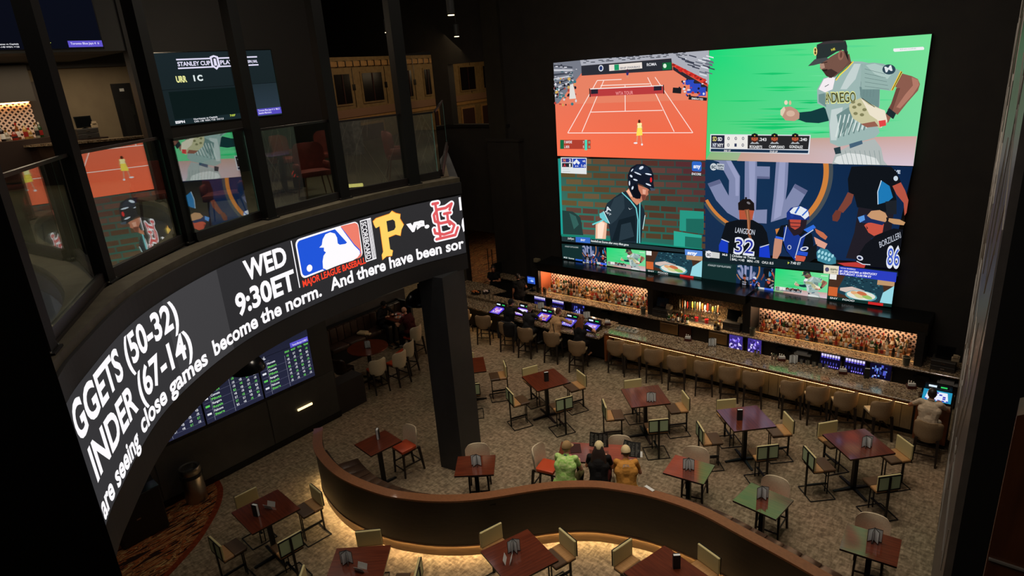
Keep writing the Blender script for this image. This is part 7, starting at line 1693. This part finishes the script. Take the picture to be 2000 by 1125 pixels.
person('man in mustard shirt and cream cap at the right end of the three diners', (p3.x, p3.y, 0), rzd + .08, sit(.30, .79, .18, (-.04, .52, 1.15), (.14, .52, 1.15), .34, slump=.12, eo=.3, knee=.50), (SK, (176, 122, 54), (196, 178, 140), (200, 196, 190)), hair=(60, 44, 32), cap=((214, 192, 146), (210, 186, 140), False), head=(.15, -.35), wide=1.08, headpx=(1222, 882), extra=tan_extra, shorts=False)
# menus and phone at the diners' table
def open_menu(px, py, rz, tilt, label, z=1.10):
    q = at(px, py, z + .1); t = thing('open_menu', label, 'menu', (q.x, q.y, z), rz)
    for s_ in (-1, 1):
        R = Matrix.Rotation(s_ * .18, 3, 'Z') @ Matrix.Rotation(tilt, 3, 'X'); MB().box(0 if s_ > 0 else -.20, .20 if s_ > 0 else 0, 0, .004, 0, .30, R).build('cover', mat('menu_dark', (24, 24, 22), .4), t)
        g = MB()
        for r_ in range(9):
            for c_ in range(2):
                x0 = (.02 if s_ > 0 else -.18) + c_ * .09; g.box(x0, x0 + random.uniform(.03, .07), -.0015, -.0005, .03 + r_ * .028, .036 + r_ * .028, R)
        g.build('printed_lines', mat('menu_print', (150, 150, 140), .6), t)
    return t
open_menu(1169, 866, rzd, -.30, 'large open dark menu held up before the woman in black', 1.10)
open_menu(1230, 884, rzd - .25, -.55, 'open dark menu under the hands of the man in mustard', 1.075)
o = MB().rbox(-.11, .11, -.16, .16, 0, .012, .004, 1).build('closed_menu', mat('brown_cover', (48, 22, 20), .4)); q = at(1124, 876, 1.06); o.location = (q.x, q.y, 1.0605); o.rotation_euler = (0, 0, rzd + .2); tag(o, 'closed brown menu lying beside the man in green', 'menu')
o = MB().box(-.08, .08, -.10, .10, 0, .002).build('paper_sheet', WHITE); q = at(1251, 890, 1.06); o.location = (q.x - .06, q.y + .02, 1.0605); o.rotation_euler = (0, 0, .5); tag(o, 'white sheet at the right end of the diners table', 'paper')
o = MB().box(-.10, .10, -.03, .03, 0, .01).build('napkin', WHITE); q = at(1267, 956, 1.256); o.location = (q.x, q.y + .03, 1.2555); o.rotation_euler = (0, 0, -.28); tag(o, 'folded white napkin lying on the bench cap right of the diners', 'napkin')
# -- guests at the game consoles
def guest(px, py, rz, dy=.33): q = at(px, py, 0); return (q.x - math.sin(rz) * dy, q.y + math.cos(rz) * dy, 0)
person('man in black hooded top and cap at the second game console', guest(992.6, 686.8, .45), .15, sit(.22, .69, .15, (-.05, .46, 1.08), (.28, .42, 1.08), .24, slump=.1, eo=1.8), (SK2, (18, 18, 20), (22, 22, 24), (30, 30, 30)), hair=(18, 14, 12), cap=((20, 20, 24), (20, 20, 24), False), head=(-.5, -.25), long_sleeve=True, collar=True)
person('man with cropped grey hair and charcoal tee at the third game console', guest(1027, 699, .25), .02, sit(.16, .69, .17, (-.18, .44, 1.08), (.18, .46, 1.08), .24, eo=1.0), (SK, (38, 38, 40), (30, 30, 34), (120, 120, 120)), hair=(120, 96, 72), head=(.2, -.15), wide=1.08)
def strap(o, V, hp_, child):
    m_ = MB(); a = V['sl'] + Vector((.06, -.085, .05)); b = V['pelvis'] + Vector((.12, -.14, .12)); m_.bar(a, a.lerp(b, .5) + Vector((0, -.035, 0)), .028, .006, (0, 1, 0)); m_.bar(a.lerp(b, .5) + Vector((0, -.035, 0)), b, .028, .006, (0, 1, 0)); child(m_, 'bag_strap', BLACK)
    m2 = MB(); ellip(m2, hp_(0, -.07, .09), .040, .040, .036, None, 10, 7); child(m2, 'hair_bun', MATS['hair_46281c'])
person('woman in loose tan top with brown hair reaching for the fourth console', guest(1078, 709, .25), -.05, sit(.24, .69, .13, (.02, .50, 1.12), (.26, .50, 1.12), .24, slump=.1, eo=1.8), (SK, (176, 140, 100), (24, 28, 34), (60, 40, 40)), hair=(70, 40, 28), head=(-.25, -.3), long_sleeve=True, extra=strap)
person('woman in black with long auburn hair pressing the fifth console', guest(1127.5, 728, .3), .08, sit(.20, .69, .14, (-.14, .44, 1.08), (.24, .48, 1.10), .28, slump=.05, eo=1.1), (SK, (20, 20, 22), (22, 22, 26), (60, 40, 40)), hair=(86, 46, 22), head=(-.1, -.1), longhair=(.26, .12), bare_foot=True)
q = at(1800.6, 908, 0)
person('man in white tee with short dark hair playing at the right end of the bar', (q.x - .04, q.y + .30, 0), .02, sit(.14, .67, .17, (-.24, .40, 1.11), (.16, .46, 1.14), .26), (SK2, (196, 176, 150), (206, 196, 176), (60, 60, 60)), hair=(28, 20, 16), head=(.05, -.12), wide=1.04, collar=True)
# jacket over the second stool
p = at(992.6, 686.8, 0); jk = back_shell(.56, .50, 1.03, -.225, .10, .13, dip=.0); jk.path([(-.30, -.20, .95), (-.33, -.22, .7), (-.30, -.24, .42)], .05, 8); jk.path([(.30, -.18, .95), (.33, -.2, .7), (.30, -.22, .46)], .05, 8)
o = jk.build('jacket', noisy('black_jacket', (16, 16, 17), (24, 24, 26), 12, .8), smooth=60); o.location = (p.x - .03, p.y + .24, 0); o.rotation_euler = (0, 0, .1); tag(o, 'black jacket hanging over the back of a stool at the gaming counter', 'jacket')
# -- couple in the booth
person('person in black with a dark cap eating on the booth bench', (-16.62, 12.55, 0), -PI / 2, sit(.22, .70, .15, (-.15, .45, 1.14), (.15, .45, 1.14), .05, knee=.42, slump=.1), (SK, (24, 22, 24), (26, 26, 30), (30, 30, 30)), hair=(20, 16, 14), cap=((22, 20, 20), (22, 20, 20), False), head=(.2, -.3), long_sleeve=True)
person('bald man in dark red shirt with his back to the hall in the booth', (-15.08, 12.5, 0), PI / 2 + .1, sit(.24, .71, .16, (-.18, .46, 1.08), (.18, .46, 1.08), .24, slump=.05), (SK, (66, 24, 24), (30, 30, 34), (180, 180, 180)), head=(0, -.25), wide=1.15)
for k, (dx, dy, c) in enumerate(((-.12, .12, (180, 60, 30)), (.1, -.08, (200, 120, 70)), (.12, .16, (190, 50, 30)))):
    t = thing('food_tray', 'paper lined food tray on the booth table, %s' % ('by the person in the cap', 'by the bald man', 'at the far end')[k], 'tray', (-16.0 + dx, 12.75 + dy, 1.0605)); MB().lathe([(.08, 0), (.11, .035), (.10, .035), (.07, .006)], n=14).build('basket', WHITE, t)
    mb = MB(); random.seed(k)
    for i in range(9): mb.ball((random.uniform(-.06, .06), random.uniform(-.06, .06), .035), .024, 6, 4)
    mb.build('food', mat('food_red_%d' % k, c, .5), t, 60)
o = MB().rbox(-.17, .17, -.13, .13, 0, .10, .04, 2).rbox(.1, .3, -.1, .05, 0, .06, .025, 2).build('folded_coat', noisy('cream_coat', (190, 164, 120), (204, 180, 138), 14, .8), smooth=60); o.location = (-16.65, 11.75, .661); o.rotation_euler = (0, 0, .4); tag(o, 'folded cream coat lying on the booth bench', 'coat')
# -- bar staff
def stand(hl, hr, lean=.03, ht=1.0):
    p = Vector((0, 0, .92 * ht)); J = dict(pelvis=p, chest=p + Vector((0, .34 * math.sin(lean), .34)), neck=p + Vector((0, .55 * math.sin(lean), .55)), head=p + Vector((0, .58 * math.sin(lean) + .04, .68)))
    for k_, h_ in (('l', Vector(hl)), ('r', Vector(hr))):
        sg = -1 if k_ == 'l' else 1; J['s' + k_] = J['neck'] + Vector((sg * .175, 0, -.055)); S = J['s' + k_]; d = h_ - S; L1, L2 = .29, .27; D = min(d.length, L1 + L2 - .005); dd = d.normalized(); a = (L1 * L1 - L2 * L2 + D * D) / (2 * D); h2 = math.sqrt(max(L1 * L1 - a * a, 1e-6)); out = Vector((sg * .4, -.6, -.5)); out = (out - dd * out.dot(dd)).normalized(); J['e' + k_] = S + dd * a + out * h2; J['w' + k_] = S + dd * D
        J['k' + k_] = Vector((sg * .10, .02, .48)); J['a' + k_] = Vector((sg * .11, -.01, .09)); J['t' + k_] = Vector((sg * .12, .15, .045))
    return J
q = at(1012, 540, 1.62); person('bartender in black standing behind the gaming counter', (q.x, q.y, 0), 1.1, stand((-.22, .06, .86), (.2, .28, 1.25)), (SK2, (16, 16, 17), (16, 16, 18), (20, 20, 20)), hair=(26, 18, 14), head=(.2, -.2), collar=True)
q = at(932, 540, 1.55); person('server in black holding a cream plate at the service counter', (q.x, 17.05, 0), PI + .5, stand((-.10, .30, 1.22), (.14, .30, 1.22)), (SK2, (16, 16, 17), (16, 16, 18), (20, 20, 20)), hair=(24, 16, 12), head=(.2, -.25))

# ================================================================== last: tell look-alikes apart by their order in the row
_by = {}
for o in SC.objects:
    if o.parent is None and 'label' in o and o.get('category') in ('bottle', 'glass', 'shaker'): _by.setdefault(o['label'], []).append(o)
_ord = ['first', 'second', 'third', 'fourth', 'fifth', 'sixth', 'seventh', 'eighth', 'ninth', 'tenth', 'eleventh', 'twelfth', 'thirteenth']
for lb, L_ in _by.items():
    if len(L_) > 1:
        L_.sort(key=lambda o: (round(o.location.x, 3), o.location.y))
        for i, o in enumerate(L_): o['label'] = lb + (', %s from the left' % _ord[min(i, 12)])
